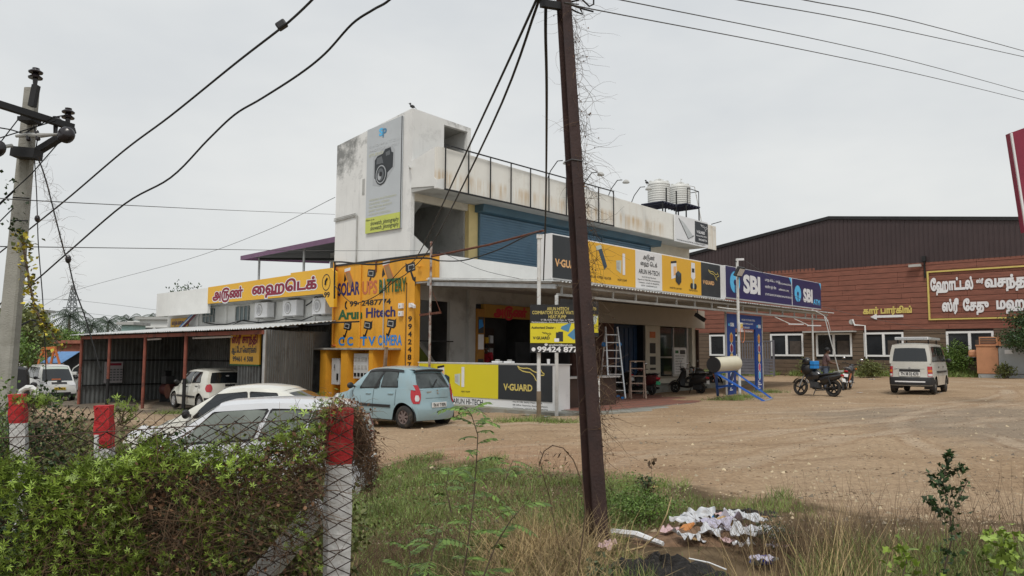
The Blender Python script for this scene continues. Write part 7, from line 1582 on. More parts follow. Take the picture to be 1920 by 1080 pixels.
# ------------------------------------------------------------------ leaning iron pole
ipb, ipt = gpt(1121, 1022), at(1053, -60, 7.15)
IPO = mat('oxide_painted_iron', (.042, .02, .016), .65, var=.2, scale=3, bump=.3, bscale=40, dirt=((.02, .012, .012), .6, 4, .5), streak=((.10, .045, .03), .4, .54))
IP = thingW('iron_pole', 'dark oxide painted iron pole leaning left in the foreground', 'pole', ipb.x, ipb.y, ipb.z)
ya = R(28); ex_, ey_ = Vector((math.cos(ya), math.sin(ya), 0)), Vector((-math.sin(ya), math.cos(ya), 0))
sec = [(-.5, -.5), (.5, -.5), (.5, -.4), (.06, -.4), (.06, .4), (.5, .4), (.5, .5), (-.5, .5), (-.5, .4), (-.06, .4), (-.06, -.4), (-.5, -.4)]
P = []
for i in range(21):
    f_ = i/20-.02; c = ipb.lerp(ipt, f_)-Vector((0, 0, .0)); k = .152-.05*max(0, f_)**.8; P.append([c+ex_*u*k+ey_*v*k for u, v in sec+[sec[0]]])
mb = MB(); mb.grid(P); mb.build('beam', IPO, IP)
def onpole(f_, u, v): c = ipb.lerp(ipt, f_); k = .152-.05*f_**.8; return c+ex_*u*k+ey_*v*k
for f_ in (.64,):
    q = [onpole(f_, u, v) for u, v in ((-.54, -.54), (.54, -.54), (.54, .54), (-.54, .54), (-.54, -.54))]; MB().tube(q, .006, 5).build('wire_loop', WIRE, IP)
MB().bar(at(1014, 6, 7.0), at(1050, 12, 7.1), .05, .07).build('clamp', IRON, IP)
mb = MB()
for pts in ([(1066, 5), (1085, 0), (1090, -6)], [(1067, 8), (1090, 16), (1113, 22)], [(1088, -4), (1105, 12), (1113, 8), (1113, -6)], [(1067, 15), (1080, 22), (1093, 27), (1088, 17)]): mb.tube([at(x, y, 7.15) for x, y in pts], .009, 5)
mb.build('wire_ends', IRON, IP, kind='stuff')

def twig_mesh(starts, dirs, lens, rad, nseg=6, wob=.35, grav=0.):
    n = len(starts); p = np.array(starts, float); d = np.array(dirs, float); d /= np.linalg.norm(d, axis=1)[:, None]; lens = np.broadcast_to(lens, n); rad = np.broadcast_to(rad, n)
    V_ = []; 
    for k in range(nseg+1):
        r_ = rad*(1-.7*k/nseg); a = np.cross(d, [0.3, .2, .9]); a /= np.linalg.norm(a, axis=1)[:, None]+1e-9; b = np.cross(d, a)
        for q in range(3): V_.append(p+(a*math.cos(q*2.094)+b*math.sin(q*2.094))*r_[:, None])
        p = p+d*(lens/nseg)[:, None]; d = d+rng.normal(0, wob, (n, 3))*.5; d[:, 2] -= grav/nseg; d /= np.linalg.norm(d, axis=1)[:, None]
    V_ = np.stack(V_, 1); base = (np.arange(n)*(nseg+1)*3)[:, None, None]; f = []
    for k in range(nseg):
        for q in range(3): f.append((k*3+q, k*3+(q+1) % 3, (k+1)*3+(q+1) % 3, (k+1)*3+q))
    return V_.reshape(-1, 3), (np.array(f)[None]+base).reshape(-1, 4)
# dry creeper on the iron pole
pts = []; dr_ = []
for i in range(420):
    f_ = rng.random()**.8*.93+.02; c = onpole(f_, .5+abs(rng.normal(0, .25)), -.3); pts.append(c); dr_.append((rng.normal(.25, .6), rng.normal(0, .5), rng.normal(-.4, .8)))
v, f = twig_mesh(pts, dr_, rng.uniform(.12, .5, 420), .0022, 7, .5, .5)
DC = thingW('dry_creeper', 'dry brown creeper tangled up the right side of the iron pole', 'creeper', ipb.x+.1, ipb.y, ipb.z)
fast_mesh('stems', v, f, TWIG, DC, 'stuff')
lf = np.array([(0, 0, 0), (.5, .3, .1), (1, 0, 0), (.5, -.3, -.1)]); lff = [(0, 1, 2, 3)]
pp_ = np.array(pts)[rng.integers(0, 420, 260)]+rng.normal(0, .06, (260, 3)); v, f = scatter(lf, lff, pp_, rots(260, 1.), rng.uniform(.012, .03, 260)); fast_mesh('dead_leaves', v, f, DEADL, DC, 'stuff')

# ================================================================== FENCE AND CREEPERS
P0 = at(637, 765, 3.7); P1 = at(195, 760, 5.3); P2 = at(33, 739, 6.3)
def fpost(name, label, top, zb, w, lean, redh, twist=.0, chip=0):
    r_ = thingW(name, label, 'post', top.x-lean, top.y, zb, 'red and white fence posts'); base = Vector((top.x-lean, top.y, zb)); 
    def seg(f0, f1, m, nm, cap=False):
        P = []; n_ = 7
        for i in range(n_):
            t = f0+(f1-f0)*i/(n_-1); c = base.lerp(top, t); k = w/2*(1+.03*math.sin(t*23)); q = []
            for a_ in range(9):
                u, v_ = [(-1, -1), (0, -1), (1, -1), (1, 0), (1, 1), (0, 1), (-1, 1), (-1, 0), (-1, -1)][a_]; cc = .93 if (u and v_) else 1
                u, v_ = u*cc*k, v_*cc*k; jt = .003*math.sin(t*61+a_ % 8*2.3); q.append(c+Vector((u*math.cos(twist)-v_*math.sin(twist)+jt, u*math.sin(twist)+v_*math.cos(twist)+jt, 0)))
            P.append(q)
        mb = MB().grid(P)
        if cap: mb.poly(P[-1][:-1])
        return mb.build(nm, m, r_, smooth=35)
    H_ = (top-base).length; fr_ = 1-redh/H_; seg(0, fr_, WPOST, 'white_shaft'); seg(fr_, 1, REDP, 'red_top', True); return r_
fpost('fence_post', 'nearest red topped white fence post, wrapped in brown creeper', P0, -.02, .118, -.005, .262, R(24))
fpost('fence_post', 'leaning red topped white fence post before the car shed', P1, -.35, .105, -.12, .29, R(8)); fpost('fence_post', 'leftmost red topped white fence post beside the concrete pole', P2, -.3, .12, -.16, .235, R(20))
br = thingW('fence_brace', 'sloping whitewashed concrete brace behind the near fence mesh', 'brace', -1.6, 3.85, 0)
b0, b1 = at(601, 951, 3.83), at(440, 1140, 3.80); MB().bar(b0+(b0-b1)*.02, b1, .105, .12, up=(0, -1, .25)).build('shaft', WPOST, br, bevel=.012)
pv2 = thingW('white_pipe', 'short white pipe standing by the middle fence post', 'pipe', P1.x-.07, 5.25, .3); MB().tube([at(181, 858, 5.25), at(182, 815, 5.25)], .018, 8).build('pipe', WPIPE, pv2)
FW = mat('rusted_fence_wire', (.075, .045, .032), .7, .3, var=.3, scale=9)
def chain(name, label, a, b, z0, z1a, z1b, c=.068, r=.0028, sag=0.):
    a, b = Vector(a), Vector(b); ln = (b-a).length; d = (b-a)/ln; root = thingW(name, label, 'fence', a.x, a.y, z0); V_ = []; F_ = []; cnt = int(ln/c); base = 0
    nx = np.array((d.y, -d.x, 0))
    for i in range(cnt+1):
        zt = z1a+(z1b-z1a)*i/cnt+sag*math.sin(i*.7)*.5; nn = int((zt-z0)/(c*.5)); k = np.arange(nn+1); u = i*c+np.where((k+i) % 2, c/2, -c/2)*.98; z = zt-k*c*.5
        p = np.stack([a.x+d.x*u, a.y+d.y*u, z], 1)+nx*(rng.normal(0, .003, nn+1)[:, None]+.012*np.sin(u*3+z*4)[:, None])
        for q in range(3): V_.append(p+np.array((d.x*math.cos(q*2.094), d.y*math.cos(q*2.094), math.sin(q*2.094)*.7))*r*1.2+nx*math.sin(q*2.094)*r)
        ids = base+np.arange(3)[:, None]*(nn+1)+k[None]
        for q in range(3): F_.append(np.stack([ids[q, :-1], ids[q, 1:], ids[(q+1) % 3, 1:], ids[(q+1) % 3, :-1]], 1))
        base += 3*(nn+1)
    fast_mesh('wire_mesh', np.concatenate(V_), np.concatenate(F_), FW, root, 'stuff'); return root
fa = Vector((P0.x+.06, P0.y-.10)); fb = Vector((-3.4, 3.1)); fdir = (fb-fa).normalized()
cf1 = chain('chain_link_fence', 'near rusty chain link fence covered in creeper', (fa.x, fa.y, 0), (fb.x, fb.y, 0), -.05, 1.42, 1.22)
for z_ in (1.36, .75, .1): MB().tube([(fa.x, fa.y, z_+.04), (fb.x, fb.y, z_-.1)], .0025, 5).build('line_wire', FW, cf1)
chain('chain_link_fence', 'far rusty chain link fence between the three posts', (P2.x-.9, P2.y+.5, 0), (P0.x-.1, P0.y+.15, 0), .55, 1.27, 1.36, .075, .0028)

# creeper leaves: palmate, five fingers
def palm_leaf():
    V_ = [(0, 0, 0)]; F_ = []
    for k, (a, L_) in enumerate(((0, 1.), (.95, .82), (-.95, .82), (1.95, .55), (-1.95, .55))):
        c, s = math.sin(a), math.cos(a); b = len(V_); V_ += [(c*L_*.45-s*.13*L_, -.06, s*L_*.45+c*.13*L_), (c*L_, .10, s*L_), (c*L_*.45+s*.13*L_, -.06, s*L_*.45-c*.13*L_)]; F_.append((0, b, b+1, b+2))
    return np.array(V_), np.array(F_)
PLV, PLF = palm_leaf()
HG_ = thingW('creeper_hedge', 'dense green five fingered creeper covering the near fence', 'creeper', -2.2, 3.3, 0)
def hedge_pts(n, u0, u1, zlo, zhi, thick=.09, topbias=0):
    u = rng.uniform(u0, u1, n); zt = np.interp(u, [0, .3, .75, 1.1, 2.7], [1.38, 1.28, 1.21, 1.16, 1.13])+.05*np.sin(u*9)+.03*np.sin(u*23+1); z = zlo+(zt*zhi-zlo)*(rng.random(n)**(1-topbias))
    off = -np.abs(rng.normal(0, thick, n))+.04; x = fa.x+fdir.x*u-fdir.y*0; X = fa.x+fdir.x*u+(-fdir.y)*(-off)*-1; nx_, ny_ = -fdir.y, fdir.x      # normal
    if ny_ > 0: nx_, ny_ = -nx_, -ny_      # towards the camera
    return np.stack([fa.x+fdir.x*u-nx_*off, fa.y+fdir.y*u-ny_*off, z], 1), u
def lrots(n, tilt=.55):
    a = rng.normal(0, .8, n); b = rng.normal(.55, tilt, n); c = rng.normal(0, 1.4, n); Rm = np.zeros((n, 3, 3))
    ca, sa, cb, sb, cc, sc = np.cos(a), np.sin(a), np.cos(b), np.sin(b), np.cos(c), np.sin(c); Z = 0*a; I = Z+1
    Rz = np.stack([np.stack([ca, -sa, Z], 1), np.stack([sa, ca, Z], 1), np.stack([Z, Z, I], 1)], 1)
    Rx = np.stack([np.stack([I, Z, Z], 1), np.stack([Z, cb, -sb], 1), np.stack([Z, sb, cb], 1)], 1)
    Ry = np.stack([np.stack([cc, Z, sc], 1), np.stack([Z, I, Z], 1), np.stack([-sc, Z, cc], 1)], 1)
    return Rz@Rx@Ry
def clump_keep(p, thr, sc=5.): q = np.sin(p[:, 0]*sc*1.3+1)*np.sin(p[:, 2]*sc*1.7+.5)+.6*np.sin(p[:, 0]*sc*2.9+p[:, 2]*sc*2.3); return q > thr
p, u = hedge_pts(24000, .85, 2.8, .0, 1.02); k = clump_keep(p, -.75)|(rng.random(len(p)) < .2); p = p[k]
v, f = scatter(PLV, PLF, p, lrots(len(p)), rng.uniform(.015, .036, len(p))); fast_mesh('foliage', v, f, LEAFV, HG_, 'stuff')
p, u = hedge_pts(12000, -.02, 1.2, .0, 1.0, .08, .1); k = (clump_keep(p, -.3, 6)) & (u > .1) & (rng.random(len(p)) < .45+.5*(u > .5)); p = p[k]
v, f = scatter(PLV, PLF, p, lrots(len(p)), rng.uniform(.012, .028, len(p))); fast_mesh('foliage', v, f, LEAFV, HG_, 'stuff')
p, u = hedge_pts(3500, .1, 2.8, 1.15, 1.03, .07, .5); p[:, 2] += rng.normal(.0, .03, len(p)); k = (u > .95) | (rng.random(len(p)) < .6); p = p[k]
v, f = scatter(PLV, PLF, p, lrots(len(p), .7), rng.uniform(.018, .04, len(p))); fast_mesh('top_foliage', v, f, LEAFV, HG_, 'stuff')
# the largest leaves as single parts
lm = None; p, u = hedge_pts(290, .9, 2.7, .35, 1.0, .03); q = lrots(290, .4)
for i in range(290):
    if lm is None: lo_ = fast_mesh('leaf', PLV*1.0, PLF, LEAFV, None); lo_.parent = HG_; OFF[lo_.name] = Vector(); lm = lo_
    else: lo_ = lm.copy(); COL.objects.link(lo_); lo_.parent = HG_
    pos = Vector(p[i])+Vector((0, -.05, 0))-Vector(OFF[HG_.name]); s_ = random.uniform(.03, .042); lo_.matrix_local = Matrix.Translation(pos) @ Matrix(q[i].tolist()).to_4x4() @ Matrix.Scale(s_, 4)
n = 4600; p, u = hedge_pts(n, -.05, 1.25, .0, .96, .05, .25); k = (u > .1) & ((u > .55) | (p[:, 2] > 1.0) | (rng.random(n) < .3)); p = p[k]; n = len(p); v, f = twig_mesh(p, rng.normal(0, 1, (n, 3))*[1, .3, .8], rng.uniform(.1, .35, n), .0021, 6, .5, .3); fast_mesh('brown_stems', v, f, TWIG, HG_, 'stuff')
n = 1300; p, u = hedge_pts(n, .9, 2.8, .0, .98, .05); p[:, 1] += .05; v, f = twig_mesh(p, rng.normal(0, 1, (n, 3))*[1, .3, .8], rng.uniform(.15, .4, n), .0018, 6, .5, .3); fast_mesh('brown_stems', v, f, TWIG, HG_, 'stuff')
p, u = hedge_pts(6500, -.02, 1.35, .1, 1.0, .05, .35); k = (u > .1) & ((u > .55) | (p[:, 2] > 1.0) | (rng.random(len(p)) < .3)); p = p[k]; v, f = scatter(lf, lff, p, rots(len(p), 1.), rng.uniform(.012, .03, len(p))); fast_mesh('dead_leaves', v, f, DEADL, HG_, 'stuff')
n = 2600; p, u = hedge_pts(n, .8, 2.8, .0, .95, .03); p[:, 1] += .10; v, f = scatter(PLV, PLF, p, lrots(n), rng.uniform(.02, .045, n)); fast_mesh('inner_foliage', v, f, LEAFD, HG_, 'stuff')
# brown tangle over the near post and falling behind it
TG = thingW('creeper_tangle', 'brown tangled creeper mound over and behind the nearest fence post', 'creeper', P0.x+.1, P0.y, 0)
n = 1000; th = rng.uniform(0, 1, n); px_ = np.interp(th, [0, .25, .6, 1], [618, 662, 690, 696])+rng.normal(0, 4, n); py_2 = np.interp(th, [0, .25, .6, 1], [772, 775, 830, 905])+rng.normal(0, 10, n); Yd = np.interp(th, [0, .25, 1], [3.62, 3.8, 4.3])+rng.normal(0, .05, n)
k = rng.random(n) < .45; px_ = np.where(k, rng.uniform(600, 622, n)+(rng.random(n) < .6)*58, px_); py_2 = np.where(k, rng.uniform(765, 860, n)+np.maximum(0, px_-650)*.5, py_2); Yd = np.where(k & (px_ > 655), 3.95, Yd)
p = np.array([at(a_, b_, c__) for a_, b_, c__ in zip(px_, py_2, Yd)])
v, f = twig_mesh(p, rng.normal(0, 1, (n, 3))*[.7, .4, 1]-[.25, 0, .5], rng.uniform(.05, .2, n), .0018, 6, .8, 1.6); fast_mesh('stems', v, f, TWIG, TG, 'stuff')
i_ = rng.integers(0, n, 1500); v, f = scatter(lf, lff, p[i_]+rng.normal(0, .03, (1500, 3)), rots(1500, 1.), rng.uniform(.01, .026, 1500)); fast_mesh('dead_leaves', v, f, DEADL, TG, 'stuff')
i_ = np.where((px_ < 665) & (py_2 < 820))[0]; i_ = rng.choice(i_, 170); v, f = scatter(PLV, PLF, p[i_]+rng.normal(0, .03, (170, 3))+[-.03, -.03, .02], lrots(170), rng.uniform(.012, .026, 170)); fast_mesh('foliage', v, f, LEAFV, TG, 'stuff')

# ================================================================== PLANTS
bl = np.array([(-.5, 0, 0), (.5, 0, 0), (-.42, .12, .35), (.42, .12, .35), (-.25, .38, .72), (.25, .38, .72), (0, .8, 1)]); bf4 = [(0, 1, 3, 2), (2, 3, 5, 4)]
blv = np.concatenate([bl[:6], [(-.02, .8, 1), (.02, .8, 1)]]); blf = np.array([(0, 1, 3, 2), (2, 3, 5, 4), (4, 5, 7, 6)])
def heap(X, Y): return ((X-1.85)/.85)**2+((Y-6.65)/.95)**2 < 1
def grass(name, label, cat, pos, h, w, m, tilt=.25, bend=.5, group=None):
    if np.ndim(h): k_ = ~heap(pos[:, 0], pos[:, 1]) | (rng.random(len(pos)) < .06); pos, h = pos[k_], h[k_]
    n = len(pos); sc = np.stack([np.full(n, w) if np.isscalar(w) else w, h*bend, h], 1); v, f = scatter(blv, blf, pos, rots(n, tilt), sc); o = fast_mesh(name, v, f, m, None, 'stuff'); tag(o, label, cat, group, 'stuff'); return o
def ground_pts(X, Y): return np.stack([X, Y, gz(X, Y)+bumpz(X, Y)-.005], 1)
def nz2(X, Y, s=1.): return np.sin(X*1.9*s+Y*1.1*s)*np.sin(Y*2.3*s-X*.7*s+1)+.6*np.sin(X*4.3*s-Y*3.1*s)
def vmask(X, Y): return ~(heap(X, Y) & (np.random.default_rng(1).random(X.shape) < .93)) & (((Y+X*.95+nz2(X, Y)*.6 < 11.6) & (X < 3.2)) | (Y+nz2(X, Y)*.35 < 6.4))
n = 170000; Y = 3.6+rng.random(n)**1.2*9.5; X = rng.uniform(-.30, .72, n)*Y; 
dens = .5+.5*nz2(X, Y, 1.3); k = vmask(X, Y) & (rng.random(n) < np.clip(.35+dens*.7, .04, 1)); green = k & ((X < 1.5) | (rng.random(n) < .75))
green &= ~((X > 2.0-.2*(Y-7)) & (X < 3.6) & (Y > 6.1) & (Y < 8) & (rng.random(n) < .85))
hh = rng.uniform(.03, .11, n)*(1+.8*(nz2(X, Y, .8) > .3)); GXY = ground_pts(X, Y)
grass('verge_grass', 'short green grass and weeds on the verge around the iron pole', 'grass', GXY[green], hh[green], .006, GRASS, .4, .5)
# ground cover leaves
n = 26000; Y = 5+rng.random(n)*8; X = rng.uniform(-.26, .2, n)*Y; k = vmask(X, Y) & (nz2(X, Y, 1.7) > -.3) & (Y > 7); 
pts_ = ground_pts(X, Y)[k]; pts_[:, 2] += rng.random(k.sum())*.16*(1+nz2(X[k], Y[k])*.5); v, f = scatter(lf, lff, pts_, rots(len(pts_), .7), rng.uniform(.012, .035, len(pts_))); tag(fast_mesh('ground_cover', v, f, LEAF, None), 'low leafy weeds carpeting the verge left of the iron pole', 'weeds', kind='stuff')
# straw around the pole foot and across the front
def blob(cx, cy, sx, sy, n): return rng.normal(cx, sx, n), rng.normal(cy, sy, n)
X, Y = blob(.3, 6.2, .3, .6, 2600); grass('dry_grass', 'bent dry straw heaped round the foot of the iron pole', 'grass', ground_pts(X, Y), rng.uniform(.15, .45, 2600), .005, STRAW, .7, 1.1)
X, Y = blob(-.3, 4.9, .7, .4, 2200); grass('dry_grass', 'matted brown straw along the bottom of the view', 'grass', ground_pts(X, Y), rng.uniform(.08, .26, 2200), .005, STRAW, .7, 1.0)
n = 800; Y = rng.uniform(4.4, 6.2, n); X = rng.normal(.42, .08, n)*Y*1.05; grass('dry_grass', 'tall dry grass stems at lower right beside the litter', 'grass', ground_pts(X, Y), rng.uniform(.25, .85, n)*np.exp(-((X/Y-.36)/.12)**2*.5), .0045, STRAW, .22, .45)
n = 1300; Y = rng.uniform(4.0, 6.3, n); X = rng.uniform(.38, .75, n)*Y; grass('dry_grass', 'mixed dry grass filling the bottom right corner', 'grass', ground_pts(X, Y), rng.uniform(.1, .32, n), .005, STRAW, .4, .6)
n = 11000; Y = rng.uniform(4.0, 6.3, n); X = rng.uniform(.38, .75, n)*Y; grass('green_grass', 'green grass mixed into the bottom right corner', 'grass', ground_pts(X, Y), rng.uniform(.1, .32, n), .006, GRASS, .4, .6)
n = 600; Y = rng.uniform(4.6, 6.6, n); X = rng.uniform(.36, .75, n)*Y; v, f = twig_mesh(ground_pts(X, Y), np.stack([rng.normal(0, .35, n), rng.normal(0, .3, n), np.ones(n)], 1), rng.uniform(.3, .8, n), .0022, 7, .22); tag(fast_mesh('dry_stalks', v, f, TWIG, None), 'thin brown weed stalks standing along the verge', 'weeds', kind='stuff')
n = 500; X, Y = rng.uniform(-1.2, .9, n), rng.uniform(5, 10.5, n); v, f = twig_mesh(ground_pts(X, Y), np.stack([rng.normal(0, .4, n), rng.normal(0, .3, n), np.ones(n)], 1), rng.uniform(.2, .6, n), .002, 7, .25); tag(fast_mesh('dry_stalks', v, f, TWIG, None), 'thin brown stalks in the grass left of the iron pole', 'weeds', kind='stuff')
n = 600; X, Y = rng.normal(-.95, .3, n), rng.normal(6.3, .6, n); v, f = twig_mesh(ground_pts(X, Y), np.stack([rng.normal(0, .8, n), rng.normal(0, .6, n), np.ones(n)*.7], 1), rng.uniform(.12, .42, n), .0024, 6, .5); tag(fast_mesh('dry_brush', v, f, TWIG, None), 'dead brown weeds heaped just right of the nearest fence post', 'brushwood', kind='stuff')
# brushwood right of the litter
n = 900; X, Y = rng.normal(2.35, .35, n), rng.normal(6.35, .35, n); v, f = twig_mesh(ground_pts(X, Y), np.stack([rng.normal(0, .7, n), rng.normal(0, .5, n), np.ones(n)*.7], 1), rng.uniform(.15, .5, n), .002, 6, .4); tag(fast_mesh('dry_brush', v, f, TWIG, None), 'dead brown brushwood just right of the litter heap', 'brushwood', kind='stuff')
# weeds behind the far fence
def leafcloud(name, label, cat, c, r, n, m, sz=(.03, .06), group=None, tmpl=None, stems=40, flatz=1.):
    root = thingW(name, label, cat, c[0], c[1], c[2], group); q = rng.normal(0, 1, (n, 3)); q /= np.linalg.norm(q, axis=1)[:, None]; q *= (rng.random(n)**.4)[:, None]*(1+.25*np.sin(q[:, :1]*7+q[:, 2:]*9)); p = np.array(c)+[0, 0, r[2]]+q*np.array(r)
    t, tf_ = tmpl or (lf, lff); v, f = scatter(t, tf_, p, rots(n, .8), rng.uniform(sz[0], sz[1], n)); fast_mesh('foliage', v, f, m, root, 'stuff')
    s0 = np.tile(np.array(c, float), (stems, 1))+rng.normal(0, .12, (stems, 3))*[r[0], r[1], 0]; v, f = twig_mesh(s0, rng.normal(0, .5, (stems, 3))*[r[0], r[1], .2]+[0, 0, r[2]], rng.uniform(1.1, 1.9, stems)*r[2], .006*max(1, r[2]), 6, .25); fast_mesh('stems', v, f, TWIG, root, 'stuff'); return root
for i, (px, py, Y, rx, rz, m_, lb) in enumerate(((10, 745, 6.9, .6, .45, LEAF, 'leafy weed clump behind the leftmost fence post'), (98, 757, 6.6, .55, .45, LEAFD, 'dark weed clump between the two left fence posts'), (150, 815, 6.3, .3, .45, LEAFO, 'olive weeds at the foot of the middle fence post'), (255, 815, 6.2, .4, .45, LEAFO, 'thin olive weeds right of the middle fence post'), (340, 840, 6, .5, .45, LEAFD, 'low weeds before the bonnet of the nearest car'), (-30, 720, 7.6, .35, .45, LEAFV, 'fresh green weeds rising at the left edge by the pole'), (450, 850, 5.0, .5, .45, LEAFO, 'brownish weeds behind the near fence, right half'), (560, 850, 4.6, .4, .45, LEAFO, 'brownish weeds behind the near fence beside the red topped post'), (340, 880, 4.5, .5, .45, LEAFD, 'dark weeds behind the middle of the near fence'), (150, 900, 4.4, .6, .45, LEAFD, 'dark weeds behind the left of the near fence'))):
    q = at(px, py, Y); leafcloud('weed_clump', lb, 'weeds', (q.x, q.y, G(q.x, q.y)+.05), (rx, .3, (q.z-G(q.x, q.y))*.5), 6500, m_, (.025, .05), 'weed clumps behind the far fence')
n = 9000; Y = rng.uniform(5.8, 8.2, n); X = rng.uniform(-.72, -.38, n)*Y; grass('fence_grass', 'mixed dry and green grass behind the far fence', 'grass', ground_pts(X, Y), rng.uniform(.1, .5, n), .006, GRASS, .35, .5); n = 3500; Y = rng.uniform(5.8, 7.6, n); X = rng.uniform(-.7, -.38, n)*Y; grass('fence_straw', 'dry straw behind the far fence', 'grass', ground_pts(X, Y), rng.uniform(.15, .65, n), .005, STRAW, .35, .6)
q = at(195, 735, 6.6); 
for i, (pts2, lb) in enumerate((([(50, 800), (60, 740), (75, 700)], 'a'),)): pass
lc = leafcloud('climbing_weed', 'light green leafy shoots spreading over the leftmost red post', 'weeds', tuple(at(66, 765, 6.2)), (.2, .1, .06), 100, LEAFV, (.03, .055), tmpl=(PLV, PLF), stems=14)
leafcloud('climbing_weed', 'light green leafy shoots beside the middle red post', 'weeds', tuple(at(225, 795, 5.5)), (.12, .1, .1), 90, LEAFV, (.025, .045), tmpl=(PLV, PLF), stems=6)
# saplings with feather leaves
def frond(mb, p, d, L_, droop, pairs, ll, lw):
    d = Vector(d).normalized(); side = d.cross(Vector((0, 0, 1))).normalized(); up = side.cross(d); prev = Vector(p); 
    pts = []
    for i in range(pairs+2): t = i/(pairs+1); pts.append(Vector(p)+d*L_*t+Vector((0, 0, -droop*L_*t*t)))
    mb.tube(pts, .0025, 3, False)
    for i in range(1, pairs+2):
        c = pts[i]; dd = (pts[i]-pts[i-1]).normalized(); k = 1-.35*abs(i/(pairs+1)-.4)
        for s in ((-1, 1) if i <= pairs else (0,)):
            o = (side*s*.85+dd*.6+up*random.uniform(-.3, .1)).normalized() if s else dd; o.z -= .22; w_ = o.cross(up).normalized()*lw*k
            e = c+o*ll*k; m_ = c+o*ll*k*.45; mb.add([c, m_+w_, e, m_-w_], [(0, 1, 2, 3)])
def sapling(name, label, path, Y, fr_pts, m=LEAF, L_=.2, pairs=6, ll=.062, lw=.013, stem=.006, group='feather leaved saplings on the verge'):
    P = [at(x, y, Y) for x, y in path]; base = P[0]; root = thing(name, label, 'sapling', base, 0, group, base); MB().tube(P, [stem*(1-.6*i/(len(P)-1)) for i in range(len(P))], 6).build('stem', BARK, root, smooth=60); fm = MB()
    for (x, y, a, el, k) in fr_pts: frond(fm, at(x, y, Y), (math.cos(R(a))*math.cos(R(el)), math.sin(R(a))*math.cos(R(el)), math.sin(R(el))), L_*k, .35, pairs, ll*k, lw*k)
    fm.build('leaves', m, root, kind='stuff'); return root
def auto_fronds(path, n, k0=.7, k1=1.15):
    out = []
    for i in range(n):
        t = (i+.5)/n*(len(path)-1); j = min(int(t), len(path)-2); f_ = t-j; out.append((path[j][0]+(path[j+1][0]-path[j][0])*f_, path[j][1]+(path[j+1][1]-path[j][1])*f_, i*137+random.uniform(-25, 25), random.uniform(5, 45), random.uniform(k0, k1)))
    return out
pa = [(868, 1085), (880, 1000), (889, 926), (893, 872), (896, 816), (884, 778), (872, 762)]
sapling('neem_sapling', 'tall feather leaved sapling left of the iron pole', pa, 5.1, auto_fronds(pa[2:], 20)+auto_fronds(pa[:3], 7))
for (pth, Y, n_, lb) in (([(800, 1090), (812, 1030), (822, 985)], 4.6, 8, 'low feather leaved shoot at the bottom, left of the tall sapling'), ([(905, 1085), (930, 1020), (958, 975), (985, 945)], 4.9, 9, 'feather leaved shoot leaning right beside the tall sapling'), ([(948, 900), (955, 880), (962, 862)], 7.0, 6, 'small feather leaved shoot behind the tall sapling'), ([(846, 960), (836, 915), (842, 880)], 6.0, 8, 'feather leaved shoot growing behind the nearest post, left of the sapling'), ([(760, 1090), (770, 1050), (765, 1010)], 4.8, 6, 'short feather leaved shoot near the foot of the white post')):
    sapling('neem_sapling', lb, pth, Y, auto_fronds(pth, n_))
# lobed plant at right
def lobed(name, label, path, Y, n_, sz, m, spread=.1, side=()):
    P = [at(x, y, Y) for x, y in path]; root = thing(name, label, 'plant', P[0], 0, None, P[0]); MB().tube(P, [.005*(1-.6*i/(len(P)-1)) for i in range(len(P))], 6).build('stem', BARK, root); pp = []; st = MB()
    segs = [P]+[[at(x, y, Y) for x, y in sd] for sd in side]
    for sg in segs[1:]: st.tube(sg, .003, 5)
    if len(segs) > 1: st.build('branches', BARK, root, kind='stuff')
    for sg in segs:
        for i in range(int(n_*(1 if sg is P else .3))):
            t = rng.random()*(len(sg)-1); j = min(int(t), len(sg)-2); pp.append(np.array(sg[j].lerp(sg[j+1], t-j))+rng.normal(0, spread*.35, 3)*(.3+.9*(1-t/(len(sg)-1)) if sg is P else .5))
    lob = np.array([(0, 0, 0), (.35, .03, .25), (.55, .0, .1), (.5, .03, .5), (.2, .02, .6), (0, -.03, 1.), (-.2, .02, .6), (-.5, .03, .5), (-.55, 0, .1), (-.35, .03, .25)]); lo2 = [(0, 1, 2, 3), (0, 3, 4, 5), (0, 5, 6, 7), (0, 7, 8, 9)]
    v, f = scatter(lob, lo2, pp, lrots(len(pp), .8), rng.uniform(sz*.6, sz*1.15, len(pp))); fast_mesh('leaves', v, f, m, root, 'stuff')
lobed('lobed_weed', 'tall lobed leaved weed standing against the dirt at right', [(1765, 1090), (1785, 1010), (1780, 950), (1768, 905), (1775, 868), (1783, 850)], 4.6, 150, .036, LEAFD, .09, ([(1782, 985), (1752, 950), (1737, 938)], [(1778, 925), (1758, 905), (1745, 893)], [(1772, 890), (1790, 882), (1806, 880)], [(1783, 960), (1800, 930), (1815, 900)]))
lobed('lobed_weed', 'leafy lobed weed in the bottom right corner', [(1880, 1090), (1890, 1040), (1870, 1010)], 4.5, 160, .05, LEAFV, .3); lobed('lobed_weed', 'lobed weed at the bottom edge right of the dry stems', [(1690, 1095), (1700, 1050), (1690, 1030)], 4.4, 60, .05, LEAFV, .2); lobed('lobed_weed', 'pale leaved weed beside the foot of the iron pole', [(1125, 1085), (1120, 1065), (1110, 1055)], 5.6, 26, .06, mat('sage_leaf', (.14, .18, .10), .7, var=.2), .16)
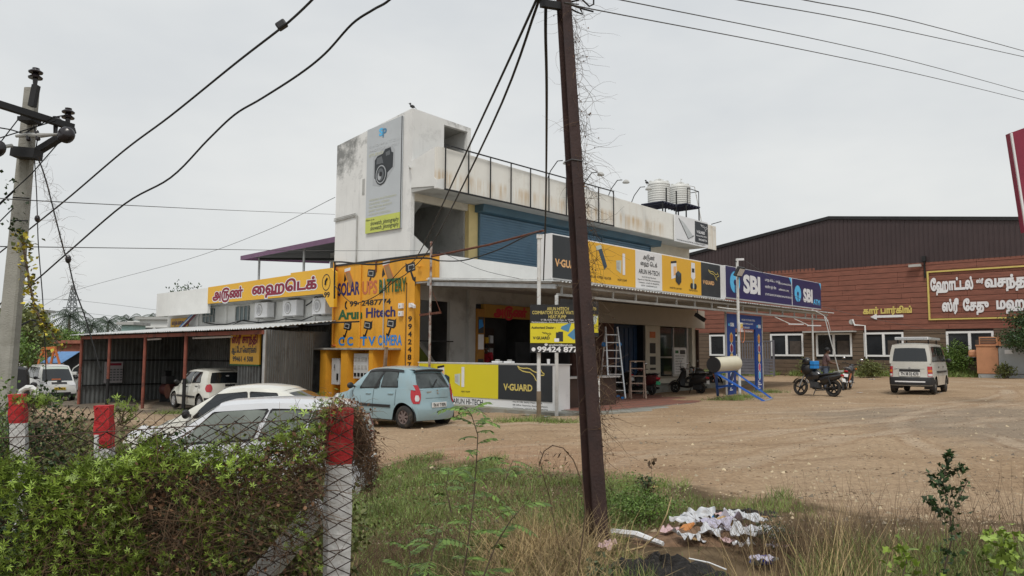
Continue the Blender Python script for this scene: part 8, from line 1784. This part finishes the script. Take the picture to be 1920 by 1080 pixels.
leafcloud('weed_bush', 'bushy green weed just right of the iron pole', 'weeds', (1.25, 7.7, .02), (.45, .35, .18), 5200, LEAF, (.012, .03)); leafcloud('weed_bush', 'small leafy plant rising behind the weed right of the pole', 'weeds', tuple(at(1213, 935, 8.6)), (.1, .1, .14), 130, LEAFD, (.03, .05)); leafcloud('weed_bush', 'small green bush at the right edge of the litter', 'weeds', (2.25, 6.55, .03), (.2, .16, .14), 1700, LEAFD, (.008, .022))
n = 1400; X, Y = rng.normal(2.5, .8, n), rng.normal(8.6, .5, n)
# arched dead stem
ar = thing('dead_stem', 'arched dead stem with curled leaves left of the iron pole', 'stem', at(1085, 1085, 5.3), 0, None, at(1085, 1085, 5.3))
st = [(1082, 1085), (1092, 1010), (1098, 960), (1092, 905), (1075, 862), (1056, 840), (1036, 835), (1020, 846), (1013, 865), (1018, 890), (1030, 930), (1040, 985), (1050, 1035)]
MB().tube([at(x, y, 5.3+.02*i) for i, (x, y) in enumerate(st)], [.006-.0003*i for i in range(len(st))], 6).build('stem', TWIG, ar, smooth=60)
lp_ = np.array([at(x, y, 5.35) for x, y in ((1046, 845), (1060, 850), (1066, 872), (1015, 860), (1014, 876), (1017, 890))]); v, f = scatter(lf*[1, .6, 1], lff, np.repeat(lp_, 3, 0)+rng.normal(0, .012, (18, 3)), rots(18, 1.2), rng.uniform(.04, .07, 18)); fast_mesh('curled_leaves', v, f, TWIG, ar, 'stuff')
tp2 = thing('dead_stem', 'single withered leaf cluster on a thin stem over the dirt lot', 'stem', at(1240, 1000, 7.5), 0, None, at(1240, 1000, 7.5)); MB().tube([at(1215, 960, 8), at(1222, 900, 8.0), at(1222, 860, 8)], .002, 4).build('stem', TWIG, tp2); q = np.array([at(1222, 862, 8)]); v, f = scatter(lf, lff, np.repeat(q, 9, 0)+rng.normal(0, .03, (9, 3)), rots(9, 1.2), .07*np.ones(9)); fast_mesh('curled_leaves', v, f, TWIG, tp2, 'stuff')
# small tufts at building feet
def tufts(label, pts2, r_=.3, n_=260, h=(.08, .22), name='grass_tuft', group='grass tufts along the buildings'):
    for (x, y, lb) in pts2:
        X, Y = rng.normal(x, r_, n_), rng.normal(y, r_*.7, n_); o = grass(name, lb, 'grass', ground_pts(X, Y), rng.uniform(h[0], h[1], n_), .012, GRASS, .5, .6, group)
def t_at(px, py): p = gpt(px, py); return p.x, p.y
tufts('', [t_at(970, 790)+('grass tuft left of the white sign post foot',), t_at(1035, 792)+('grass tuft right of the white sign post foot',), t_at(1370, 750)+('grass under the blue solar heater frame',), t_at(1400, 745)+('grass at the left leg of the blue arch',), t_at(1440, 736)+('grass at the right leg of the blue arch',), t_at(325, 775)+('weed tuft by the front wheel of the white hatchback',)], .35, 500, (.06, .2))
n = 16000; t = rng.uniform(-13, 12, n); s = HS-abs(rng.normal(0, .5, n))-.1; pos = OB[None]+U[None]*s[:, None]+V[None]*(1.95+t)[:, None]; pos[:, 2] = gz(pos[:, 0], pos[:, 1])+.0; k = nz2(pos[:, 0], pos[:, 1], .6) > -.7
grass('wall_weeds', 'strip of green weeds growing along the foot of the hall', 'weeds', pos[k], rng.uniform(.1, .45, k.sum()), .03, GRASS, .4, .6)
for (px, py, rx, rz, Y, lb, m_, nn) in ((1797, 706, 1.0, .95, 42.5, 'rounded green bush beside the diesel generator', LEAF, 5200), (1632, 703, .9, .5, 43, 'low green bush at the hall foot between two windows', LEAFO, 2200), (1510, 700, .5, .55, 46, 'thin weed at the hall foot near the slanted pole', LEAFO, 700), (1885, 712, .5, .4, 39, 'small bush before the generator base', LEAFO, 900)):
    q = gpt(px, py) if 0 else at(px, py, Y); leafcloud('bush', lb, 'bush', (q.x, q.y, G(q.x, q.y)), (rx, rx*.7, rz), nn, m_, (.06, .13), 'bushes along the hall')
# ================================================================== TREES AND FAR THINGS
def tree(name, label, c, h, cr, n, m, sz, group='background trees', blobs=7, trunk=.18):
    root = thingW(name, label, 'tree', c[0], c[1], c[2], group); tk = MB(); tk.tube([c, (c[0]+.1, c[1], c[2]+h*.35), (c[0]-.1, c[1], c[2]+h*.6)], [trunk, trunk*.75, trunk*.5], 8); V_ = []; F_ = []; base = 0; bc = []
    for b_ in range(blobs): a = b_*2.4; rr = cr*.55*math.sqrt((b_+.5)/blobs); bc.append((c[0]+rr*1.2*math.cos(a), c[1]+rr*math.sin(a), c[2]+h*.62+h*.25*random.uniform(-.6, 1)*(1-.5*b_/blobs)))
    for b_ in bc: tk.tube([(c[0]-.1, c[1], c[2]+h*.45), ((c[0]+b_[0])/2, (c[1]+b_[1])/2, c[2]+h*.58), b_], [trunk*.5, trunk*.3, trunk*.12], 5)
    tk.build('trunk', BARK, root, smooth=60, kind=None)
    for b_ in bc:
        k = n//blobs; q = rng.normal(0, 1, (k, 3)); q /= np.linalg.norm(q, axis=1)[:, None]; q *= (rng.random(k)**.45)[:, None]*(1+.3*np.sin(q[:, :1]*8+q[:, 2:]*6+b_[0])); V_.append(np.array(b_)+q*[cr*.48, cr*.45, h*.17])
    p = np.concatenate(V_); v, f = scatter(lf, lff, p, rots(len(p), .9), rng.uniform(sz*.6, sz*1.2, len(p))); fast_mesh('crown', v, f, m, root, 'stuff'); return root
def gb(px, Y, zoff=0.): p = at(px, 700, Y); return (p.x, p.y, G(p.x, p.y)+zoff)
tree('broadleaf_tree', 'pale green tree behind the concrete pole, reaching above it at the left edge', gb(5, 46), 5.6, 3.4, 9000, LEAFO, .2); tree('broadleaf_tree', 'bushy green tree above the white taxi van', gb(85, 62), 4.6, 4.2, 10000, LEAF, .22); tree('broadleaf_tree', 'bright green tree just left of the shed roof', gb(120, 70), 5.0, 3.6, 9000, LEAF, .22)
tree('broadleaf_tree', 'brownish tree between the pole and the taxi van', gb(52, 56), 4.2, 2.6, 5000, mat('rusty_leaf', (.13, .075, .035), .7, var=.3, isl=.4), .18); tree('broadleaf_tree', 'dark tree rising behind the parapet of the long white building', gb(335, 75), 10.6, 2.6, 1800, LEAFD, .26); tree('broadleaf_tree', 'dark green tree at the right edge before the diesel generator', gb(1950, 38.0), 3.55, 1.9, 7000, LEAFD, .13, trunk=.1); tree('broadleaf_tree', 'low tree at the far left edge behind the jeep', gb(-20, 36), 3.6, 2.6, 7000, LEAF, .17)
tree('broadleaf_tree', 'dim tree behind the left end of the car shed', gb(150, 90), 3.6, 3.0, 3000, LEAFD, .3)
PALMG = mat('palm_leaf', (.05, .075, .05), .7, var=.3, isl=.3)
def palm(label, c, h, fl):
    root = thingW('coconut_palm', label, 'palm', c[0], c[1], c[2], 'coconut palms beyond the shed'); MB().tube([c, (c[0]+.3, c[1], c[2]+h*.5), (c[0]+.1, c[1], c[2]+h)], [.25, .18, .14], 8).build('trunk', BARK, root, smooth=60); fm = MB(); top = Vector((c[0]+.1, c[1], c[2]+h))
    for i in range(18):
        a = i*2.4; el = R(60-i*5.2); d = Vector((math.cos(a)*math.cos(el), math.sin(a)*math.cos(el), math.sin(el))); side = d.cross(Vector((0, 0, 1))).normalized(); pts = [top+d*fl*t+Vector((0, 0, -.75*fl*t*t)) for t in np.linspace(0, 1, 9)]
        fm.tube(pts, .04, 3, False)
        for j in range(1, 9):
            for s in (-1, 1):
                for q_ in (0, .5):
                    p_ = pts[j-1].lerp(pts[j], q_+.25); ln = fl*.26*(1-.5*abs(j/8-.4)); e = p_+side*s*ln*.8+(pts[j]-pts[j-1]).normalized()*ln*.5+Vector((0, 0, -ln*.45)); w_ = (pts[j]-pts[j-1])*.1; fm.add([p_-w_, p_+w_, e], [(0, 1, 2)])
    fm.build('fronds', PALMG, root, kind='stuff')
for (px, py, Y, fl, lb) in ((122, 588, 85, 3.8, 'tallest coconut palm in front of the lattice pylon'), (165, 606, 100, 3.8, 'coconut palm second from the left beyond the shed roof'), (196, 600, 110, 4.0, 'coconut palm above the middle of the shed roof'), (236, 596, 115, 3.8, 'coconut palm beside the small teal tank house'), (286, 592, 130, 3.6, 'distant coconut palm top next to the long white building')):
    c = gb(px, Y); zt = at(px, py, Y).z; palm(lb, c, zt-c[2]-.3, fl)
PY = thingW('lattice_pylon', 'tall steel lattice power pylon in the hazy distance at left', 'pylon', *gb(128, 240)[:2], -1); mb = MB(); c = gb(128, 240); zt = at(128, 535, 240).z; HZG = mat('hazy_steel', (.20, .21, .22), .8, var=0)  # distance haze is put into the paler grey of the steel
def pyw(z): t = (z+1)/(zt+1); return 2.9*(1-t)**1.1+.3
zz = -1; lv2 = []
while zz < zt: lv2.append(zz); zz += max(1.4, pyw(zz)*1.1)
lv2.append(zt)
for s1 in (-1, 1):
    for s2 in (-1, 1): mb.tube([(c[0]+s1*pyw(z), c[1]+s2*pyw(z), z) for z in lv2], .13, 4)
for a_, b_ in zip(lv2, lv2[1:]):
    for s1, s2, t1, t2 in ((-1, -1, 1, -1), (1, -1, 1, 1), (1, 1, -1, 1), (-1, 1, -1, -1)):
        mb.bar((c[0]+s1*pyw(a_), c[1]+s2*pyw(a_), a_), (c[0]+t1*pyw(b_), c[1]+t2*pyw(b_), b_), .13); mb.bar((c[0]+t1*pyw(a_), c[1]+t2*pyw(a_), a_), (c[0]+s1*pyw(b_), c[1]+s2*pyw(b_), b_), .13)
for y_ in (562, 577): z = at(128, y_, 240).z; mb.bar((c[0]-2.8, c[1], z), (c[0]+2.8, c[1], z), .3)
for y_ in (562, 577):
    pass
mb.build('lattice', HZG, PY, kind='stuff')
for i, y_ in enumerate((568, 590, 598)): wire('far_line', 'faint transmission line through the distant pylon, '+('top', 'middle', 'lowest')[i]+' of three', [(30, y_-4, 240), (128, y_-6, 240), (300, y_+14, 260)], .05, HZG, 'wire', 'faint transmission lines', 3)
def house(label, px0, px1, pt, Y, m, roofm, wins_=2, name='far_house'):
    p0, p1 = at(px0, pt, Y), at(px1, pt, Y); root = thingW(name, label, 'house', (p0.x+p1.x)/2, Y, -1.3, 'far houses'); zt = p0.z; MB().box(p0.x, p1.x, Y, Y+2.5, -1.3, zt).build('wall', m, root); MB().box(p0.x-.3, p1.x+.3, Y-.3, Y+2.8, zt, zt+.25).build('roof', roofm, root)
    for i in range(wins_): x = p0.x+(p1.x-p0.x)*(i+.5)/wins_; w_ = MB().box(x-.5, x+.5, Y-.05, Y, zt-2.0, zt-.8).build('window', DARKM, root); MB().box(x-.6, x+.6, Y-.08, Y-.02, zt-.8, zt-.7).build('sunshade', GREYW, w_)
    return root
house('pale house with an arched window glimpsed through the left trees', 36, 66, 584, 75, WHITE, GREYW, 2); house('low white flat roofed house above the shed roof', 262, 318, 599, 70, WHITE, GREYW, 2); TEAL = mat('pale_teal_wall', (.35, .5, .47), .8, var=.1); house('small pale teal tank house above the shed roof', 228, 247, 609, 66, TEAL, GREYW, 1)
house('white house wall between the palms', 247, 268, 607, 72, WHITE, WHITE, 1); house('red tiled roof house left of the shed', 108, 160, 644, 58, mat('brick_red_far', (.28, .10, .06), .8, var=.2), mat('red_tile_far', (.30, .11, .07), .8, var=.2), 3)
bt_ = thingW('blue_tarpaulin', 'blue tarpaulin lean-to left of the shed', 'tarpaulin', at(130, 700, 52).x, 52, -1.1); q0, q1 = at(110, 659, 52), at(150, 659, 52); MB().add([(q0.x, 52, q0.z), (q1.x, 52, q1.z), (q1.x, 50, q1.z-.75), (q0.x, 50, q0.z-.75), (q0.x, 52, q0.z-.03), (q1.x, 52, q1.z-.03), (q1.x, 50, q1.z-.78), (q0.x, 50, q0.z-.78)], [(0, 1, 2, 3), (7, 6, 5, 4), (3, 2, 6, 7)]).build('sheet', mat('blue_tarp', (.10, .22, .42), .6, var=.15), bt_)
for x in (q0.x, q1.x): MB().bar((x, 50.1, -1), (x, 50.1, q0.z-.78), .1).build('post', WOOD, bt_)
MB().box(q0.x, q1.x, 52, 52.2, -1.1, q0.z-.05).build('rear_sheet', DARKM, bt_)
tr_ = thingW('orange_trestle', 'orange painted steel trestle showing above the white taxi van', 'trestle', at(92, 700, 44).x, 44, -.9); OR2 = mat('orange_paint', (.5, .15, .04), .7, var=.15)
def tq(px, py, Y=44): return at(px, py, Y)
MB().bar(tq(79, 654), tq(105, 652), .16).build('beam', OR2, tr_)
for (a_, b_) in (((81, 655), (73, 680)), ((84, 655), (90, 700)), ((102, 653), (96, 680)), ((103, 653), (111, 680))): p = tq(*a_); q = tq(*b_); MB().bar(p, p+(q-p)*2.4, .1).build('leg', OR2, tr_)
MB().bar(tq(76, 668), tq(87, 668), .08).build('tie', OR2, tr_); MB().bar(tq(98, 666), tq(107, 666), .08).build('tie', OR2, tr_)
# creeper clad stay of the concrete pole
sg = [(63, 286), (76, 308), (88, 345), (97, 380), (107, 420), (120, 470), (128, 490), (140, 540), (158, 590), (170, 630), (190, 700)]
SW = wire('pole_stay', 'twisted stay wire with dry creeper running down from the concrete pole', [(x, y, 9.1-.0*i) for i, (x, y) in enumerate(sg)], .008); MB().sphere(at(128, 486, 9.1), .035, 8, 6, (1, 1, 1.5)).build('stay_insulator', PORC, SW)
S2_ = wire('pole_stay', 'near vertical stay wire beside the concrete pole', [(64, 290, 9.1), (68, 350, 9.1), (70, 400, 9.1), (72, 460, 9.1), (80, 560, 9.1), (84, 640, 9.1), (87, 720, 9.1)], .006); MB().sphere(at(70, 410, 9.1), .032, 8, 6, (1, 1, 1.4)).build('stay_insulator', PORC, S2_)
def along(path, n, sp_, Y): 
    out = []
    for i in range(n): t = rng.random()*(len(path)-1); j = min(int(t), len(path)-2); f_ = t-j; out.append(np.array(at(path[j][0]+(path[j+1][0]-path[j][0])*f_, path[j][1]+(path[j+1][1]-path[j][1])*f_, Y))+rng.normal(0, sp_, 3))
    return np.array(out)
heart = np.array([(0, 0, 0), (.45, .05, .35), (0, 0, 1), (-.45, .05, .35)])
YV = thingW('yellow_creeper', 'yellowing leafy creeper slanting down beside the concrete pole', 'creeper', at(60, 560, 9).x, 9, 2); pth = [(40, 440), (47, 480), (55, 530), (66, 580), (80, 605), (95, 620), (108, 645)]
MB().tube([at(x, y, 9.0) for x, y in pth], .015, 5).build('stem', BARK, YV); p = along(pth, 330, .045, 9.0); k = rng.random(330) < .5
v, f = scatter(heart, lff, p[k], lrots(k.sum(), .9), rng.uniform(.04, .075, k.sum())); fast_mesh('yellow_leaves', v, f, LEAFY, YV, 'stuff'); v, f = scatter(heart, lff, p[~k], lrots((~k).sum(), .9), rng.uniform(.04, .07, (~k).sum())); fast_mesh('green_leaves', v, f, LEAFO, YV, 'stuff')
p = along(sg[:8], 150, .03, 9.1); v, f = twig_mesh(p, rng.normal(0, 1, (150, 3)), rng.uniform(.05, .3, 150), .002, 6, .6, .6); fast_mesh('dry_stems', v, f, TWIG, SW, 'stuff'); p = along([(22, 415), (38, 440), (20, 330)], 60, .05, 9.0); v, f = scatter(heart, lff, p, lrots(60), rng.uniform(.03, .06, 60)); fast_mesh('leaves', v, f, LEAFD, CP, 'stuff')
# maroon sign at right edge
RS = thingW('roadside_sign', 'maroon hoarding edge leaning into view at the upper right', 'hoarding', 13.8, 20, .3); a0_, a1_, a2_, a3_ = at(1892, 250, 20), at(1990, 215, 20), at(2010, 420, 20), at(1921, 436, 20)
MB().prism([(p.x, p.z) for p in (a0_, a1_, a2_, a3_)], lambda u, v, d: (u, d, v), 20, 20.15).build('panel', MAROON, RS); MB().bar(a0_+Vector((.04, -.02, 0)), a3_+Vector((.04, -.02, 0)), .05).build('trim', SIGNW, RS); MB().tube([(15, 20.2, 0), (14.6, 20.2, 6)], .08, 8).build('post', IRON, RS)

# ================================================================== LITTER
def crumple(name, label, cat, px, py, sz, m, group=None, off=.04, flatk=.6):
    p = gpt(px, py); root = None; n_ = 8; P = []
    ang = random.uniform(0, 3); 
    for i in range(n_):
        P.append([])
        for j in range(n_):
            u, v_ = (i/(n_-1)-.5)*sz, (j/(n_-1)-.5)*sz*random.uniform(.55, .9); P[-1].append(Vector((u*math.cos(ang)-v_*math.sin(ang)+random.gauss(0, sz*.05), u*math.sin(ang)+v_*math.cos(ang)+random.gauss(0, sz*.05), off+abs(random.gauss(0, sz*.12))*flatk)))
    o = MB().grid(P).build(name, m, None, smooth=150); o.location = p; sb = o.modifiers.new('sub', 'SUBSURF'); sb.levels = sb.render_levels = 2; tag(o, label, cat, group); return o
PLW = mat('plastic_scrap', (.55, .56, .58), .35, var=.15, scale=12, dirt=((.25, .2, .15), .6, 9, .5)); PLL = mat('lilac_plastic', (.46, .44, .54), .35, var=.12, scale=12, dirt=((.25, .2, .15), .6, 9, .5)); CARD = mat('cardboard', (.42, .28, .13), .85, var=.15, scale=6); PINK = mat('faded_pink_wrapper', (.55, .38, .38), .5, var=.2, scale=10)
for i, (x, y, s_, m_, lb, nm) in enumerate(((1285, 1000, .22, PLW, 'crumpled white plastic at the left end of the litter heap', 'plastic_scrap'), (1310, 990, .24, PLW, 'white bag lying on the upper left of the litter heap', 'plastic_bag'), (1345, 1000, .32, PLL, 'lilac plastic sheet in the middle of the litter heap', 'plastic_sheet'), (1335, 1022, .22, PLW, 'white plastic below the lilac sheet', 'plastic_scrap'), (1372, 985, .2, PLW, 'white plastic behind the cardboard piece', 'plastic_scrap'), (1395, 990, .22, PLW, 'pale plastic at the upper right of the heap', 'plastic_scrap'), (1375, 1012, .16, PLL, 'small lilac scrap beside the cardboard', 'plastic_scrap'), (1412, 1022, .3, PLW, 'white foam and plastic at the right of the heap', 'foam_scrap'), (1440, 1012, .16, PLW, 'small white scrap at the right edge of the heap', 'plastic_scrap'), (1292, 1030, .18, PLW, 'clear plastic in front of the heap at left', 'plastic_scrap'), (1262, 1012, .14, PINK, 'pink wrapper left of the litter heap', 'wrapper'), (1141, 1048, .16, PINK, 'pink and white wrapper at the foot of the iron pole', 'wrapper'), (1395, 1040, .14, PLW, 'white scrap below the heap', 'plastic_scrap'), (1225, 925, .1, CARD, 'brown scrap on the dirt behind the pole', 'cardboard_scrap'), (1432, 1068, .14, PLL, 'crushed cup below the plastic bottle', 'crushed_cup'))):
    crumple(nm, lb, 'litter', x+8*math.sin(x), y+3*math.cos(x), s_*1.15, m_, 'litter in the heap', .08, 1.5)
for i in range(34):
    x, y = random.gauss(1352, 62), random.gauss(1008, 17); m_ = random.choice((PLW, PLW, PLL, CARD, PINK)); crumple('litter_scrap', 'small torn scrap of '+{PLW: 'white plastic', PLL: 'lilac plastic', CARD: 'brown card', PINK: 'pink wrapper'}[m_]+' strewn through the litter heap', 'litter', x, y, random.uniform(.05, .13), m_, 'small scraps of '+{PLW: 'white plastic', PLL: 'lilac plastic', CARD: 'brown card', PINK: 'pink wrapper'}[m_], .05, 1.4)
p = gpt(1355, 1000); o = MB().mbox(Matrix.Translation((0, 0, .1)) @ Matrix.Rotation(R(20), 4, 'X') @ Matrix.Rotation(R(30), 4, 'Z'), .2, .14, .02).build('cardboard_piece', CARD); o.location = p; tag(o, 'flat brown cardboard piece on top of the litter heap', 'cardboard')
p = gpt(1285, 1008); o = MB().mbox(Matrix.Translation((0, 0, .08)) @ Matrix.Rotation(R(-25), 4, 'Y') @ Matrix.Rotation(R(50), 4, 'Z'), .18, .12, .02).build('cardboard_piece', mat('orange_card', (.55, .22, .06), .7, var=.1)); o.location = p; tag(o, 'orange brown card at the left end of the litter heap', 'cardboard')
bo_ = thing('plastic_bottle', 'crushed clear plastic bottle with a blue label on the grass', 'bottle', gpt(1435, 1060)+Vector((0, 0, .04)), R(20)); CL = mat('clear_plastic', (.45, .48, .46), .12, var=.1, trans=.5)
MB().lathe([(.0, -.13), (.032, -.128), (.038, -.1), (.034, -.05), (.038, 0), (.035, .05), (.02, .09), (.013, .10), (.013, .12), (0, .12)], (0, 0, 0), 'X', 12).build('bottle', CL, bo_, smooth=50); MB().lathe([(.039, -.05), (.040, -.04), (.040, .03), (.039, .04)], (0, 0, 0), 'X', 12).build('label', mat('blue_label', (.02, .04, .35), .4, var=.1), bo_); MB().lathe([(.0155, -.14), (.0155, -.12), (0, -.12)], (0, 0, 0), 'X', 10).build('cap', mat('blue_cap', (.02, .1, .5), .4, var=0), bo_)
bc_ = thing('bottle_cap', 'small blue and white bottle end behind the litter heap', 'litter', gpt(1330, 975)+Vector((0, 0, .03)), 0); MB().sphere((0, 0, 0), .03, 8, 6).build('cap', LETW, bc_); MB().sphere((.03, 0, .0), .022, 8, 6).build('cap', SIGNBLUE, bc_)
o = MB(); s0, s1 = gpt(1148, 1006)+Vector((0, 0, .04)), gpt(1243, 1031)+Vector((0, 0, .05)); o.tube([s0, s0.lerp(s1, .5)+Vector((0, 0, .03)), s1], [.035, .03, .02], 6); o = o.build('white_strip', LETW); tag(o, 'curved white plastic strip lying right of the iron pole', 'strip'); o.scale = (1, 1, 1)
P = [gpt(1125, 1040), gpt(1165, 1040), gpt(1205, 1030)]; P = [q + Vector((0, 0, .02)) for q in P]+[at(1232, 1003, 6.6), at(1250, 965, 6.6), at(1259, 932, 6.7)]; tag(MB().tube(P, [.009, .009, .008, .007, .005, .003], 6).build('pale_stick', STRAW), 'long pale bent stick rising by the iron pole', 'stick')
P = [at(1292, 1047, 5.7), at(1330, 1055, 5.6), at(1362, 1068, 5.5)]; tag(MB().tube(P, .006, 5).build('thin_cable', LETW), 'white cord across the ash mound', 'cord')
ASH = mat('burnt_ash', (.018, .016, .015), .95, var=.5, scale=30, bump=1., bscale=50, dirt=((.10, .085, .07), .7, 25, .55))
for (px, py, r_, h_, lb) in ((1240, 1086, .46, .15, 'black burnt ash mound at the bottom right of the pole'), (1390, 968, .5, .06, 'charred black patch behind the litter heap')):
    p = gpt(px, py); P = []
    for i in range(11):
        rr = r_*i/10; P.append([Vector((p.x+rr*1.3*math.cos(a), p.y+rr*.75*math.sin(a), p.z-.02+h_*(1-(i/10)**2)*(1+.25*math.sin(a*3+i)+.2*math.sin(a*7-i*1.3))+(random.uniform(-.012, .012) if 0 < i < 10 else 0))) for a in np.linspace(0, 2*math.pi, 33)[:-1]]); P[-1].append(P[-1][0])
    tag(MB().grid(P).build('ash_mound', ASH, smooth=80), lb, 'ash', kind='stuff')
SOIL = mat('loose_soil', (.20, .12, .07), .95, var=.3, scale=15, bump=1., bscale=40)
p = gpt(1340, 1012); P = []
for i in range(11):
    rr = .62*i/10; P.append([Vector((p.x+rr*1.25*math.cos(a), p.y+rr*.7*math.sin(a), p.z-.03+.12*(1-(i/10)**2)+(random.uniform(-.015, .015) if 0 < i < 10 else 0))) for a in np.linspace(0, 2*math.pi, 33)[:-1]]); P[-1].append(P[-1][0])
tag(MB().grid(P).build('soil_heap', SOIL, smooth=80), 'low heap of soil under the litter', 'soil', kind='stuff')
n = 1100; Y = rng.uniform(5.5, 11, n); X = rng.uniform(-.2, .6, n)*Y; pts_ = ground_pts(X, Y); pts_[:, 2] += .008; v, f = scatter(lf, lff, pts_, rots(n, .18), rng.uniform(.008, .028, n)); tag(fast_mesh('fallen_leaves', v, f, DEADL, None), 'brown fallen leaves and bits scattered over the dirt and verge', 'leaves', kind='stuff')
for (x, y, s_, lb) in ((820*1.0+815, 712, .35, 'white scrap on the ground left of the silver van'), (1612, 737, .2, 'white scrap on the dirt between motorcycle and van'), (1762, 738, .15, 'white scrap beside the rear wheel of the van'), (985, 780, .3, 'pale stone slab at the foot of the display counter'), (1025, 783, .3, 'broken stone beside the white sign post')):
    crumple('ground_scrap', lb, 'scrap', x, y, s_, PLW if y < 760 else CEM, 'scraps on the ground', .02, .4)
